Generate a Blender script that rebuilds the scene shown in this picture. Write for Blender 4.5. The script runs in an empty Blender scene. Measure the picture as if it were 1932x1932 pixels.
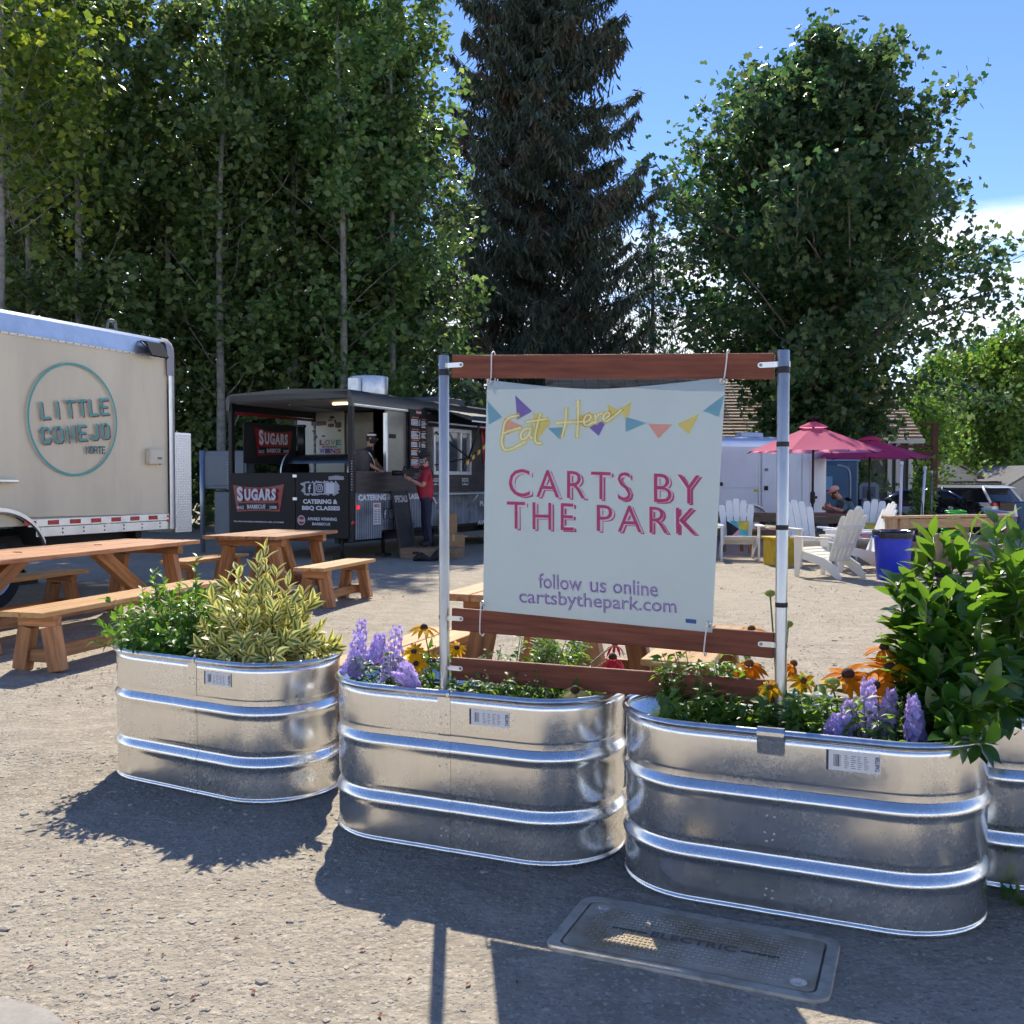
import bpy, bmesh, math, random
import numpy as np
from mathutils import Vector, Matrix, Euler
SC = bpy.context.scene
COL = SC.collection
R = math.radians
random.seed(7); rng = np.random.default_rng(7)

# ------------------------------------------------------------------ camera
CAM_H, FPX, PITCH = 1.40, 1850.0, R(1.796)
cd = bpy.data.cameras.new('camera'); cam = bpy.data.objects.new('camera', cd); COL.objects.link(cam)
cd.sensor_width = 36; cd.lens = 36 * FPX / 1932; cd.clip_end = 2000; cd.clip_start = 0.05
cam.location = (0, 0, CAM_H); cam.rotation_euler = (R(90) - PITCH, 0, 0)
SC.camera = cam

# ------------------------------------------------------------------ sky and sun
SUN_EL, SUN_AZ = R(46), R(-3)          # azimuth measured from +Y towards +X
world = bpy.data.worlds.new('World'); SC.world = world; world.use_nodes = True
nt = world.node_tree; nt.nodes.clear()
wo = nt.nodes.new('ShaderNodeOutputWorld'); wb = nt.nodes.new('ShaderNodeBackground')
sky = nt.nodes.new('ShaderNodeTexSky'); sky.sky_type = 'NISHITA'; sky.sun_disc = False
sky.sun_elevation = SUN_EL; sky.sun_rotation = SUN_AZ; sky.altitude = 50
sky.air_density = 0.8; sky.dust_density = 0.0; sky.ozone_density = 4.0
wb.inputs['Strength'].default_value = 0.142
# a low band of thin cloud round the horizon
tc = nt.nodes.new('ShaderNodeTexCoord'); mp = nt.nodes.new('ShaderNodeMapping'); mp.inputs['Scale'].default_value = (3.0, 3.0, 11.0)
mp.inputs['Location'].default_value = (0.35, 0.1, 0.2)
no = nt.nodes.new('ShaderNodeTexNoise'); no.inputs['Scale'].default_value = 1.3; no.inputs['Detail'].default_value = 9; no.inputs['Roughness'].default_value = .62
ra = nt.nodes.new('ShaderNodeMapRange'); ra.inputs['From Min'].default_value = .36; ra.inputs['From Max'].default_value = .50
sx = nt.nodes.new('ShaderNodeSeparateXYZ')
el = nt.nodes.new('ShaderNodeMapRange'); el.inputs['From Min'].default_value = .25; el.inputs['From Max'].default_value = .225
mu = nt.nodes.new('ShaderNodeMath'); mu.operation = 'MULTIPLY'
mx = nt.nodes.new('ShaderNodeMix'); mx.data_type = 'RGBA'; mx.inputs['B'].default_value = (7.2, 7.6, 8.2, 1)
L = nt.links.new
L(tc.outputs['Generated'], mp.inputs['Vector']); L(mp.outputs['Vector'], no.inputs['Vector']); L(no.outputs['Fac'], ra.inputs['Value'])
L(tc.outputs['Generated'], sx.inputs[0]); L(sx.outputs['Z'], el.inputs['Value'])
L(ra.outputs[0], mu.inputs[0]); L(el.outputs[0], mu.inputs[1]); L(mu.outputs[0], mx.inputs['Factor'])
hsw = nt.nodes.new('ShaderNodeHueSaturation'); hsw.inputs['Saturation'].default_value = 1.09; hsw.inputs['Hue'].default_value = .509; L(sky.outputs[0], hsw.inputs['Color']); L(hsw.outputs[0], mx.inputs['A']); L(mx.outputs['Result'], wb.inputs['Color']); L(wb.outputs[0], wo.inputs['Surface'])
sd = bpy.data.lights.new('sun', 'SUN'); sun = bpy.data.objects.new('sun', sd); COL.objects.link(sun)
sd.energy = 4.7; sd.angle = R(0.53); sd.color = (1, .925, .79)
sdir = Vector((math.sin(SUN_AZ) * math.cos(SUN_EL), math.cos(SUN_AZ) * math.cos(SUN_EL), math.sin(SUN_EL)))
sun.rotation_euler = (-sdir).to_track_quat('-Z', 'Y').to_euler()
sun.location = sdir * 60
vs = SC.view_settings; vs.view_transform = 'Standard'; vs.look = 'None'; vs.exposure = 0.60; vs.gamma = 1
SC.cycles.use_light_tree = False; SC.cycles.debug_use_spatial_splits = True; SC.cycles.use_denoising = True; SC.cycles.max_bounces = 4; SC.cycles.diffuse_bounces = 2; SC.cycles.glossy_bounces = 3; SC.cycles.transparent_max_bounces = 6; SC.cycles.use_adaptive_sampling = True; SC.cycles.adaptive_threshold = .03
SC.cycles.sample_clamp_indirect = 6; SC.cycles.caustics_reflective = False; SC.cycles.caustics_refractive = False

# ------------------------------------------------------------------ measuring helpers (pixels of a 1932 square view)
CF = Vector((0, math.cos(PITCH), -math.sin(PITCH))); CU = Vector((0, math.sin(PITCH), math.cos(PITCH))); CE = Vector((0, 0, CAM_H))
def ray(px, py): return CF + Vector((1, 0, 0)) * ((px - 966) / FPX) + CU * ((966 - py) / FPX)
def at(px, py, Y):
    r = ray(px, py); return CE + r * (Y / r.y)
def on_plane(px, py, p0, n):
    r = ray(px, py); return CE + r * ((Vector(p0) - CE).dot(n) / r.dot(n))

# ------------------------------------------------------------------ building helpers
def link(o, parent=None):
    COL.objects.link(o)
    if parent is not None: o.parent = parent
    return o
def tag(o, label=None, cat=None, group=None, kind=None):
    if label: o['label'] = label
    if cat: o['category'] = cat
    if group: o['group'] = group
    if kind: o['kind'] = kind
    return o
def thing(name, label, cat, loc=(0, 0, 0), rz=0, group=None):
    o = bpy.data.objects.new(name, None); o.location = loc; o.rotation_euler = (0, 0, rz); o.empty_display_size = .1
    link(o); return tag(o, label, cat, group)
def copy_tree(o, parent=None):
    c = o.copy(); link(c, parent)
    for ch in list(o.children): copy_tree(ch, c)
    return c
def loc_of(t):                      # world -> local of a top-level thing
    return (Matrix.Translation(t.location) @ t.rotation_euler.to_matrix().to_4x4()).inverted()

class MB:
    def __init__(s): s.v = []; s.f = []; s.m = []; s.sm = []
    def add(s, vs, fs, m=0, smooth=False):
        b = len(s.v); s.v += [tuple(v) for v in vs]
        for f in fs: s.f.append([b + i for i in f]); s.m.append(m); s.sm.append(smooth)
        return s
    def box(s, c, d, M=None, m=0):
        c = Vector(c); x, y, z = d[0] / 2, d[1] / 2, d[2] / 2
        vs = [Vector(p) for p in ((-x, -y, -z), (x, -y, -z), (x, y, -z), (-x, y, -z), (-x, -y, z), (x, -y, z), (x, y, z), (-x, y, z))]
        if M is not None: vs = [M @ v for v in vs]
        return s.add([v + c for v in vs], [(0, 3, 2, 1), (4, 5, 6, 7), (0, 1, 5, 4), (1, 2, 6, 5), (2, 3, 7, 6), (3, 0, 4, 7)], m)
    def bev(s, c, d, b=.004, M=None, m=0, seg=1):
        bm = bmesh.new(); bmesh.ops.create_cube(bm, size=1)
        for v in bm.verts: v.co = Vector((v.co.x * d[0], v.co.y * d[1], v.co.z * d[2]))
        bmesh.ops.bevel(bm, geom=bm.edges[:], offset=min(b, min(d) * .45), segments=seg, affect='EDGES', profile=.6)
        bm.verts.index_update(); c = Vector(c)
        vs = [((M @ v.co) if M is not None else v.co) + c for v in bm.verts]; fs = [[v.index for v in f.verts] for f in bm.faces]
        bm.free(); return s.add(vs, fs, m)
    def ring_loft(s, rings, m=0, smooth=True, caps=True, close=True):
        n = len(rings[0]); b = []
        for r_ in rings: b += list(r_)
        fs = []
        for i in range(len(rings) - 1):
            for j in range(n if close else n - 1):
                k = (j + 1) % n; fs.append((i * n + j, i * n + k, (i + 1) * n + k, (i + 1) * n + j))
        base = len(s.v); s.add(b, fs, m, smooth)
        if caps:
            s.f.append([base + j for j in reversed(range(n))]); s.m.append(m); s.sm.append(False)
            s.f.append([base + (len(rings) - 1) * n + j for j in range(n)]); s.m.append(m); s.sm.append(False)
        return s
    def tube(s, pts, r, n=8, m=0, caps=True):
        pts = [Vector(p) for p in pts]; rs = r if isinstance(r, (list, tuple)) else [r] * len(pts); rings = []
        t0 = (pts[1] - pts[0]).normalized(); a = t0.orthogonal().normalized()
        for i, p in enumerate(pts):
            t = (pts[min(i + 1, len(pts) - 1)] - pts[max(i - 1, 0)]).normalized()
            a = (a - t * a.dot(t)).normalized(); b = t.cross(a)
            rings.append([p + (a * math.cos(2 * math.pi * k / n) + b * math.sin(2 * math.pi * k / n)) * rs[i] for k in range(n)])
        return s.ring_loft(rings, m, True, caps)
    def cyl(s, p0, p1, r0, r1=None, n=12, m=0, caps=True): return s.tube([p0, p1], [r0, r0 if r1 is None else r1], n, m, caps)
    def lathe(s, prof, c=(0, 0, 0), n=16, m=0, caps=False, M=None):
        c = Vector(c); rings = []
        for r_, z in prof:
            q = [Vector((r_ * math.cos(2 * math.pi * k / n), r_ * math.sin(2 * math.pi * k / n), z)) for k in range(n)]
            rings.append([((M @ p) if M is not None else p) + c for p in q])
        return s.ring_loft(rings, m, True, caps)
    def prism(s, poly, M, d, m=0):
        """poly in the xy of matrix M, extruded by d along its z"""
        n = len(poly); a = [M @ Vector((p[0], p[1], 0)) for p in poly]; b = [M @ Vector((p[0], p[1], d)) for p in poly]
        fs = [list(reversed(range(n))), list(range(n, 2 * n))] + [(i, (i + 1) % n, n + (i + 1) % n, n + i) for i in range(n)]
        return s.add(a + b, fs, m)
    def face(s, pts, m=0): return s.add(pts, [list(range(len(pts)))], m)
    def mesh(s, name, angle=None):
        me = bpy.data.meshes.new(name); me.from_pydata([tuple(v) for v in s.v], [], s.f)
        me.polygons.foreach_set('material_index', s.m); me.polygons.foreach_set('use_smooth', s.sm)
        if angle: me.set_sharp_from_angle(angle=R(angle))
        me.update(); return me
    def build(s, name, mats, parent=None, angle=None):
        me = s.mesh(name, angle)
        for m_ in (mats if isinstance(mats, (list, tuple)) else [mats]): me.materials.append(m_)
        return link(bpy.data.objects.new(name, me), parent)

def inst(name, me, parent, loc, rot=None, sc=None, M=None):
    o = bpy.data.objects.new(name, me)
    if M is not None: o.matrix_local = M
    else:
        o.location = loc
        if rot is not None: o.rotation_euler = rot
        if sc is not None: o.scale = sc if isinstance(sc, (tuple, list)) else (sc, sc, sc)
    return link(o, parent)
def frame(o, right, up):
    right = Vector(right).normalized(); up = Vector(up); n = right.cross(up).normalized(); up = n.cross(right)
    M = Matrix((right, up, n)).transposed().to_4x4(); M.translation = Vector(o); return M
_beam = {}
def beam(name, parent, p0, p1, w, t, mat, up=(0, 0, 1), b=.004):
    """a timber or bar from p0 to p1: local x runs along it, w across, t along 'up'"""
    p0 = Vector(p0); p1 = Vector(p1); ln = (p1 - p0).length; key = (round(ln, 3), round(w, 3), round(t, 3), mat.name, b)
    if key not in _beam:
        me = MB().bev((0, 0, 0), (ln, w, t), b).mesh(name); me.materials.append(mat); _beam[key] = me
    x = (p1 - p0).normalized(); up = Vector(up); y = up.cross(x)
    if y.length < 1e-3: y = Vector((0, 1, 0)).cross(x)
    y.normalize(); z = x.cross(y)
    M = Matrix((x, y, z)).transposed().to_4x4(); M.translation = (p0 + p1) / 2
    return inst(name, _beam[key], parent, None, M=M)

_fc = {}
def text_mesh(body, bold=0.0, spacing=1.0, extrude=0.0):
    cu = bpy.data.curves.new('t', 'FONT'); cu.body = body; cu.offset = bold; cu.space_character = spacing; cu.resolution_u = 3
    o = bpy.data.objects.new('t', cu); COL.objects.link(o)
    me = bpy.data.meshes.new_from_object(o.evaluated_get(bpy.context.evaluated_depsgraph_get()))
    bpy.data.objects.remove(o); bpy.data.curves.remove(cu)
    vs = np.empty(len(me.vertices) * 3); me.vertices.foreach_get('co', vs); vs = vs.reshape(-1, 3)
    fs = [list(p.vertices) for p in me.polygons]; bpy.data.meshes.remove(me); return vs, fs
def text(name, body, mat, parent, M, x0, x1, y0, y1, bold=0.0, spacing=1.0, fn=None):
    """lettering fitted to a rectangle of frame M (x right, y up), as a flat mesh"""
    key = (body, bold, spacing)
    if key not in _fc: _fc[key] = text_mesh(body, bold, spacing)
    vs, fs = _fc[key]; lo = vs.min(0); hi = vs.max(0)
    P = (vs - lo) / np.maximum(hi - lo, 1e-6); b = MB(); out = []
    for p in P:
        q = Vector((x0 + (x1 - x0) * p[0], y0 + (y1 - y0) * p[1], 0))
        if fn: q = fn(q)
        out.append(M @ q)
    b.add(out, fs); return b.build(name, mat, parent)
def stroke(b, pts, w, M, z=0.0, m=0, ext=0.5):
    """a flat pen stroke along 2-D points in frame M, joined at its corners"""
    pts = [Vector(p) for p in pts]; n = len(pts); Ls = []; Rs = []
    for i, p in enumerate(pts):
        d0 = (pts[i] - pts[i - 1]).normalized() if i else (pts[1] - pts[0]).normalized()
        d1 = (pts[i + 1] - pts[i]).normalized() if i < n - 1 else d0
        t = (d0 + d1)
        t = t.normalized() if t.length > 1e-4 else d0
        nn = Vector((-t.y, t.x)); k = 1 / max(.45, nn.dot(Vector((-d0.y, d0.x))))
        q = p.copy()
        if i == 0: q = q - d1 * w * ext
        if i == n - 1: q = q + d0 * w * ext
        Ls.append(M @ Vector((*(q + nn * w / 2 * k), z))); Rs.append(M @ Vector((*(q - nn * w / 2 * k), z)))
    b.add(Ls + Rs, [(i, n + i, n + i + 1, i + 1) for i in range(n - 1)], m)

# ------------------------------------------------------------------ materials
MT = {}
def mk(name, col, rough=.55, metal=0.0, var=0.0, scale=8.0, bump=0.0, bscale=40.0, trans=0.0, stretch=None, rand=0.0, coat=0.0,
       spec=None, col2=None, c2=(.45, .65), emit=0.0, rvar=0.0, alpha=None, tcol=None, attr=None, tboost=0.0, bdist=.004, detail=5.0, huer=0.0):
    if name in MT: return MT[name]
    m = bpy.data.materials.new(name); m.use_nodes = True; t = m.node_tree; N = t.nodes; p = N['Principled BSDF']; L = t.links.new
    p.inputs['Base Color'].default_value = (*col, 1); p.inputs['Roughness'].default_value = rough; p.inputs['Metallic'].default_value = metal
    if spec is not None: p.inputs['Specular IOR Level'].default_value = spec
    if coat: p.inputs['Coat Weight'].default_value = coat; p.inputs['Coat Roughness'].default_value = .08
    if emit: p.inputs['Emission Color'].default_value = (*col, 1); p.inputs['Emission Strength'].default_value = emit
    if alpha is not None: p.inputs['Alpha'].default_value = alpha
    c = N.new('ShaderNodeTexCoord'); vec = c.outputs['Object']
    if stretch:
        mp_ = N.new('ShaderNodeMapping'); mp_.inputs['Scale'].default_value = stretch; L(vec, mp_.inputs[0]); vec = mp_.outputs[0]
    colout = None
    if rand or huer or stretch:
        oi = N.new('ShaderNodeObjectInfo')
        if stretch:
            ad = N.new('ShaderNodeVectorMath'); ad.operation = 'ADD'; sc_ = N.new('ShaderNodeVectorMath'); sc_.operation = 'SCALE'; sc_.inputs['Scale'].default_value = 37.0
            cx = N.new('ShaderNodeCombineXYZ'); [L(oi.outputs['Random'], cx.inputs[i]) for i in range(3)]
            L(cx.outputs[0], sc_.inputs[0]); L(vec, ad.inputs[0]); L(sc_.outputs[0], ad.inputs[1]); vec = ad.outputs[0]
    if var or col2 is not None:
        nz = N.new('ShaderNodeTexNoise'); nz.inputs['Scale'].default_value = scale; nz.inputs['Detail'].default_value = detail; nz.inputs['Roughness'].default_value = .6; L(vec, nz.inputs['Vector'])
        mr = N.new('ShaderNodeMapRange'); mr.inputs['From Min'].default_value, mr.inputs['From Max'].default_value = c2; L(nz.outputs['Fac'], mr.inputs['Value'])
        mxx = N.new('ShaderNodeMix'); mxx.data_type = 'RGBA'; mxx.inputs['A'].default_value = (*col, 1)
        b_ = col2 if col2 is not None else tuple(max(0, x * (1 - var)) for x in col)
        mxx.inputs['B'].default_value = (*b_, 1); L(mr.outputs[0], mxx.inputs['Factor']); colout = mxx.outputs['Result']
        if rvar:
            rr = N.new('ShaderNodeMapRange'); rr.inputs['To Min'].default_value = rough - rvar; rr.inputs['To Max'].default_value = rough + rvar
            L(nz.outputs['Fac'], rr.inputs['Value']); L(rr.outputs[0], p.inputs['Roughness'])
    if rand or huer or attr:
        hs = N.new('ShaderNodeHueSaturation'); hs.inputs['Color'].default_value = (*col, 1)
        if colout: L(colout, hs.inputs['Color'])
        if attr:
            at_ = N.new('ShaderNodeAttribute'); at_.attribute_name = 'v'; src = at_.outputs['Fac']
        else: src = oi.outputs['Random']
        a, h = (attr if attr else (rand, huer))
        vr = N.new('ShaderNodeMapRange'); vr.inputs['To Min'].default_value = 1 - a; vr.inputs['To Max'].default_value = 1 + a; L(src, vr.inputs['Value']); L(vr.outputs[0], hs.inputs['Value'])
        if h:
            hr = N.new('ShaderNodeMapRange'); hr.inputs['To Min'].default_value = .5 + h; hr.inputs['To Max'].default_value = .5 - h; L(src, hr.inputs['Value']); L(hr.outputs[0], hs.inputs['Hue'])
        colout = hs.outputs['Color']
        if attr and rand:
            h2_ = N.new('ShaderNodeHueSaturation'); L(colout, h2_.inputs['Color']); r5 = N.new('ShaderNodeMapRange'); r5.inputs['To Min'].default_value = 1 - rand; r5.inputs['To Max'].default_value = 1 + rand; L(oi.outputs['Random'], r5.inputs['Value']); L(r5.outputs[0], h2_.inputs['Value']); r6 = N.new('ShaderNodeMapRange'); r6.inputs['To Min'].default_value = .475; r6.inputs['To Max'].default_value = .52; L(oi.outputs['Random'], r6.inputs['Value']); L(r6.outputs[0], h2_.inputs['Hue']); colout = h2_.outputs['Color']
    if colout: L(colout, p.inputs['Base Color'])
    if bump:
        bn = N.new('ShaderNodeTexNoise'); bn.inputs['Scale'].default_value = bscale; bn.inputs['Detail'].default_value = detail; L(vec, bn.inputs['Vector'])
        bp = N.new('ShaderNodeBump'); bp.inputs['Strength'].default_value = bump; bp.inputs['Distance'].default_value = bdist; L(bn.outputs['Fac'], bp.inputs['Height']); L(bp.outputs[0], p.inputs['Normal'])
    if trans:
        tr = N.new('ShaderNodeBsdfTranslucent'); ms = N.new('ShaderNodeMixShader'); ms.inputs[0].default_value = trans
        if tcol: tr.inputs['Color'].default_value = (*tcol, 1)
        elif tboost:
            hb = N.new('ShaderNodeHueSaturation'); hb.inputs['Value'].default_value = tboost; hb.inputs['Saturation'].default_value = 1.15; L(colout, hb.inputs['Color']); L(hb.outputs[0], tr.inputs['Color'])
        elif colout: L(colout, tr.inputs['Color'])
        else: tr.inputs['Color'].default_value = (*col, 1)
        L(p.outputs[0], ms.inputs[1]); L(tr.outputs[0], ms.inputs[2]); L(ms.outputs[0], N['Material Output'].inputs['Surface'])
    MT[name] = m; return m
# ================================================================== the setting: ground
def sstep(a, b, x):
    t = min(1, max(0, (x - a) / (b - a))); return t * t * (3 - 2 * t)
def gz(x, y):                       # the lot is level; the street beyond lies a little lower
    return -0.40 * sstep(24, 34, y) * sstep(7, 13, x)

def ground_material():
    m = bpy.data.materials.new('gravel_lot'); m.use_nodes = True; t = m.node_tree; N = t.nodes; L = t.links.new; p = N['Principled BSDF']
    c = N.new('ShaderNodeTexCoord'); v = c.outputs['Object']
    def noise(s, d=6, r=.6):
        n = N.new('ShaderNodeTexNoise'); n.inputs['Scale'].default_value = s; n.inputs['Detail'].default_value = d; n.inputs['Roughness'].default_value = r; L(v, n.inputs['Vector']); return n.outputs['Fac']
    def rng_(x, a, b, lo=0, hi=1):
        q = N.new('ShaderNodeMapRange'); q.inputs['From Min'].default_value = a; q.inputs['From Max'].default_value = b; q.inputs['To Min'].default_value = lo; q.inputs['To Max'].default_value = hi; L(x, q.inputs['Value']); return q.outputs[0]
    def mix(f, a, b):
        q = N.new('ShaderNodeMix'); q.data_type = 'RGBA'
        for k, s in (('A', a), ('B', b)):
            if isinstance(s, tuple): q.inputs[k].default_value = (*s, 1)
            else: L(s, q.inputs[k])
        L(f, q.inputs['Factor']); return q.outputs['Result']
    big = noise(.55, 4); mid = noise(5, 6); fine = noise(46, 5, .7)
    a = mix(rng_(big, .35, .68), (.40, .35, .275), (.295, .255, .20))
    a = mix(rng_(mid, .42, .66), a, (.445, .39, .31))
    vo = N.new('ShaderNodeTexVoronoi'); vo.inputs['Scale'].default_value = 90; vo.inputs['Randomness'].default_value = 1; L(v, vo.inputs['Vector'])
    spk = N.new('ShaderNodeSeparateColor'); L(vo.outputs['Color'], spk.inputs[0])
    a = mix(rng_(spk.outputs[0], .86, .98), a, (.29, .25, .20))
    a = mix(rng_(spk.outputs[1], .80, .98), a, (.50, .445, .36))
    a = mix(rng_(fine, .5, .75), a, (.29, .25, .195))
    L(a, p.inputs['Base Color']); p.inputs['Roughness'].default_value = .93; p.inputs['Specular IOR Level'].default_value = .15
    h = N.new('ShaderNodeMath'); h.operation = 'MULTIPLY_ADD'; L(vo.outputs['Distance'], h.inputs[0]); h.inputs[1].default_value = -.08; L(fine, h.inputs[2])
    h2 = N.new('ShaderNodeMath'); h2.operation = 'MULTIPLY_ADD'; L(mid, h2.inputs[0]); h2.inputs[1].default_value = 1.6; L(h.outputs[0], h2.inputs[2]); grit = noise(21, 3, .5); h3 = N.new('ShaderNodeMath'); h3.operation = 'MULTIPLY_ADD'; L(grit, h3.inputs[0]); h3.inputs[1].default_value = 1.5; L(h2.outputs[0], h3.inputs[2]); h2 = h3
    b = N.new('ShaderNodeBump'); b.inputs['Strength'].default_value = .8; b.inputs['Distance'].default_value = .016; L(h2.outputs[0], b.inputs['Height']); L(b.outputs[0], p.inputs['Normal'])
    return m
GM = ground_material()
# one sheet, finely divided near the camera so that it has real unevenness, coarse out to the horizon
def ground():
    xs = list(np.r_[-600, -300, -150, -80, -40, -20, np.arange(-10, 10.01, .25), 13, 16, 20, 26, 34, 45, 60, 80, 150, 300, 600])
    ys = list(np.r_[-300, -100, -40, -15, -6, -2, np.arange(0, 20.01, .25), 22, 24, 26, 28, 30, 32, 34, 36, 40, 50, 70, 100, 150, 300, 700])
    nx = len(xs); v = []; 
    for y in ys:
        for x in xs:
            near = 1 - sstep(14, 20, y)
            w = .012 * near * (math.sin(x * 1.7 + y * .9) * math.sin(y * 1.3 - x * .6)) if 5 < y < 20 else 0
            v.append((x, y, gz(x, y) + w))
    f = [(j * nx + i, j * nx + i + 1, (j + 1) * nx + i + 1, (j + 1) * nx + i) for j in range(len(ys) - 1) for i in range(nx - 1)]
    b = MB(); b.add(v, f, 0, True); o = b.build('ground', GM); tag(o, 'sunlit tan gravel and packed dirt lot', kind='structure'); return o
ground()

# loose stones lying on the dirt: too many to count
def stones():
    base = bmesh.new(); bmesh.ops.create_icosphere(base, subdivisions=1, radius=1)
    iv = np.array([v.co[:] for v in base.verts]); itf = np.array([[v.index for v in f.verts] for f in base.faces]); base.free()
    V = []; F = []; Mi = []; n = 0; cnt = 19000
    for k in range(cnt):
        if k < 8200:
            y = 2.15 + 3.3 * rng.random() ** 1.25
            x = (rng.random() * 1.16 - .58) * (y + .3)
            if rng.random() < .6 and x > -.2 * y: x = -.12 * y - .46 * y * rng.random()
        else:
            y = 4.5 + 13 * rng.random() ** 1.2; x = (rng.random() * 1.2 - .6) * y
        s = .0022 + .0026 * rng.random() + (.006 * rng.random() if rng.random() < .12 else 0) + (.011 * rng.random() if rng.random() < .012 else 0)
        if y > 4.8: s = s * 1.1 + .002
        sc = s * np.array([1 + .6 * rng.random(), 1 + .6 * rng.random(), .30 + .28 * rng.random()])
        q = iv * (1 + .55 * (rng.random((len(iv), 1)) - .5)) * sc
        a = rng.random() * 6.28; ca, sa = math.cos(a), math.sin(a)
        q = np.c_[q[:, 0] * ca - q[:, 1] * sa, q[:, 0] * sa + q[:, 1] * ca, q[:, 2]] + [x, y, sc[2] * .35]
        V.append(q); F.append(itf + n); Mi += [int(min(2, rng.integers(0, 11) // 5))] * len(itf); n += len(iv)
    me = bpy.data.meshes.new('gravel'); me.from_pydata(np.vstack(V).tolist(), [], np.vstack(F).tolist()); me.polygons.foreach_set('material_index', Mi)
    for m_ in (mk('stone_tan', (.45, .40, .325), .9, var=.3, scale=30), mk('stone_grey', (.38, .345, .29), .9, var=.3, scale=30), mk('stone_dark', (.27, .24, .205), .9, var=.3, scale=30)): me.materials.append(m_)
    o = link(bpy.data.objects.new('gravel', me)); tag(o, 'loose tan and grey gravel stones scattered over the lot', 'gravel', kind='stuff')
stones()

# corner of the concrete footpath at the lower left
def footpath():
    a = at(-20, 1878, 2.6); b = MB()
    p = [on_plane(x, y, (0, 0, 0), Vector((0, 0, 1))) for x, y in ((-300, 1850), (0, 1889), (40, 1897), (90, 1912), (125, 1940), (160, 2100), (-300, 2100))]
    lo = [Vector((q.x, q.y, -.02)) for q in p]; hi = [Vector((q.x, q.y, .012)) for q in p]; n = len(p)
    b.add(lo + hi, [tuple(range(n, 2 * n))] + [(i, (i + 1) % n, n + (i + 1) % n, n + i) for i in range(n)])
    o = b.build('footpath', mk('path_concrete', (.36, .33, .29), .9, var=.25, scale=12, bump=.4, bscale=90)); tag(o, 'pale concrete footpath corner beside the gravel', kind='structure')
footpath()

# a few dry red-brown leaf scraps
def scraps():
    b = MB()
    for k in range(70):
        y = 2.3 + 2.6 * random.random(); x = (-.5 + .55 * random.random()) * y; s = .006 + .008 * random.random(); a = random.random() * 6.3
        M = Matrix.Translation((x, y, .006)) @ Matrix.Rotation(a, 4, 'Z') @ Matrix.Rotation(.4 * random.random(), 4, 'X')
        b.add([M @ Vector(q) for q in ((-s, 0, 0), (0, -s * .5, .003), (s, 0, 0), (0, s * .5, .004))], [(0, 1, 2, 3)])
    tag(b.build('dry_leaf_scraps', mk('dry_leaf', (.22, .07, .035), .8)), 'tiny dry red-brown leaf scraps strewn on the gravel', 'leaf litter', kind='stuff')
scraps()

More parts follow.
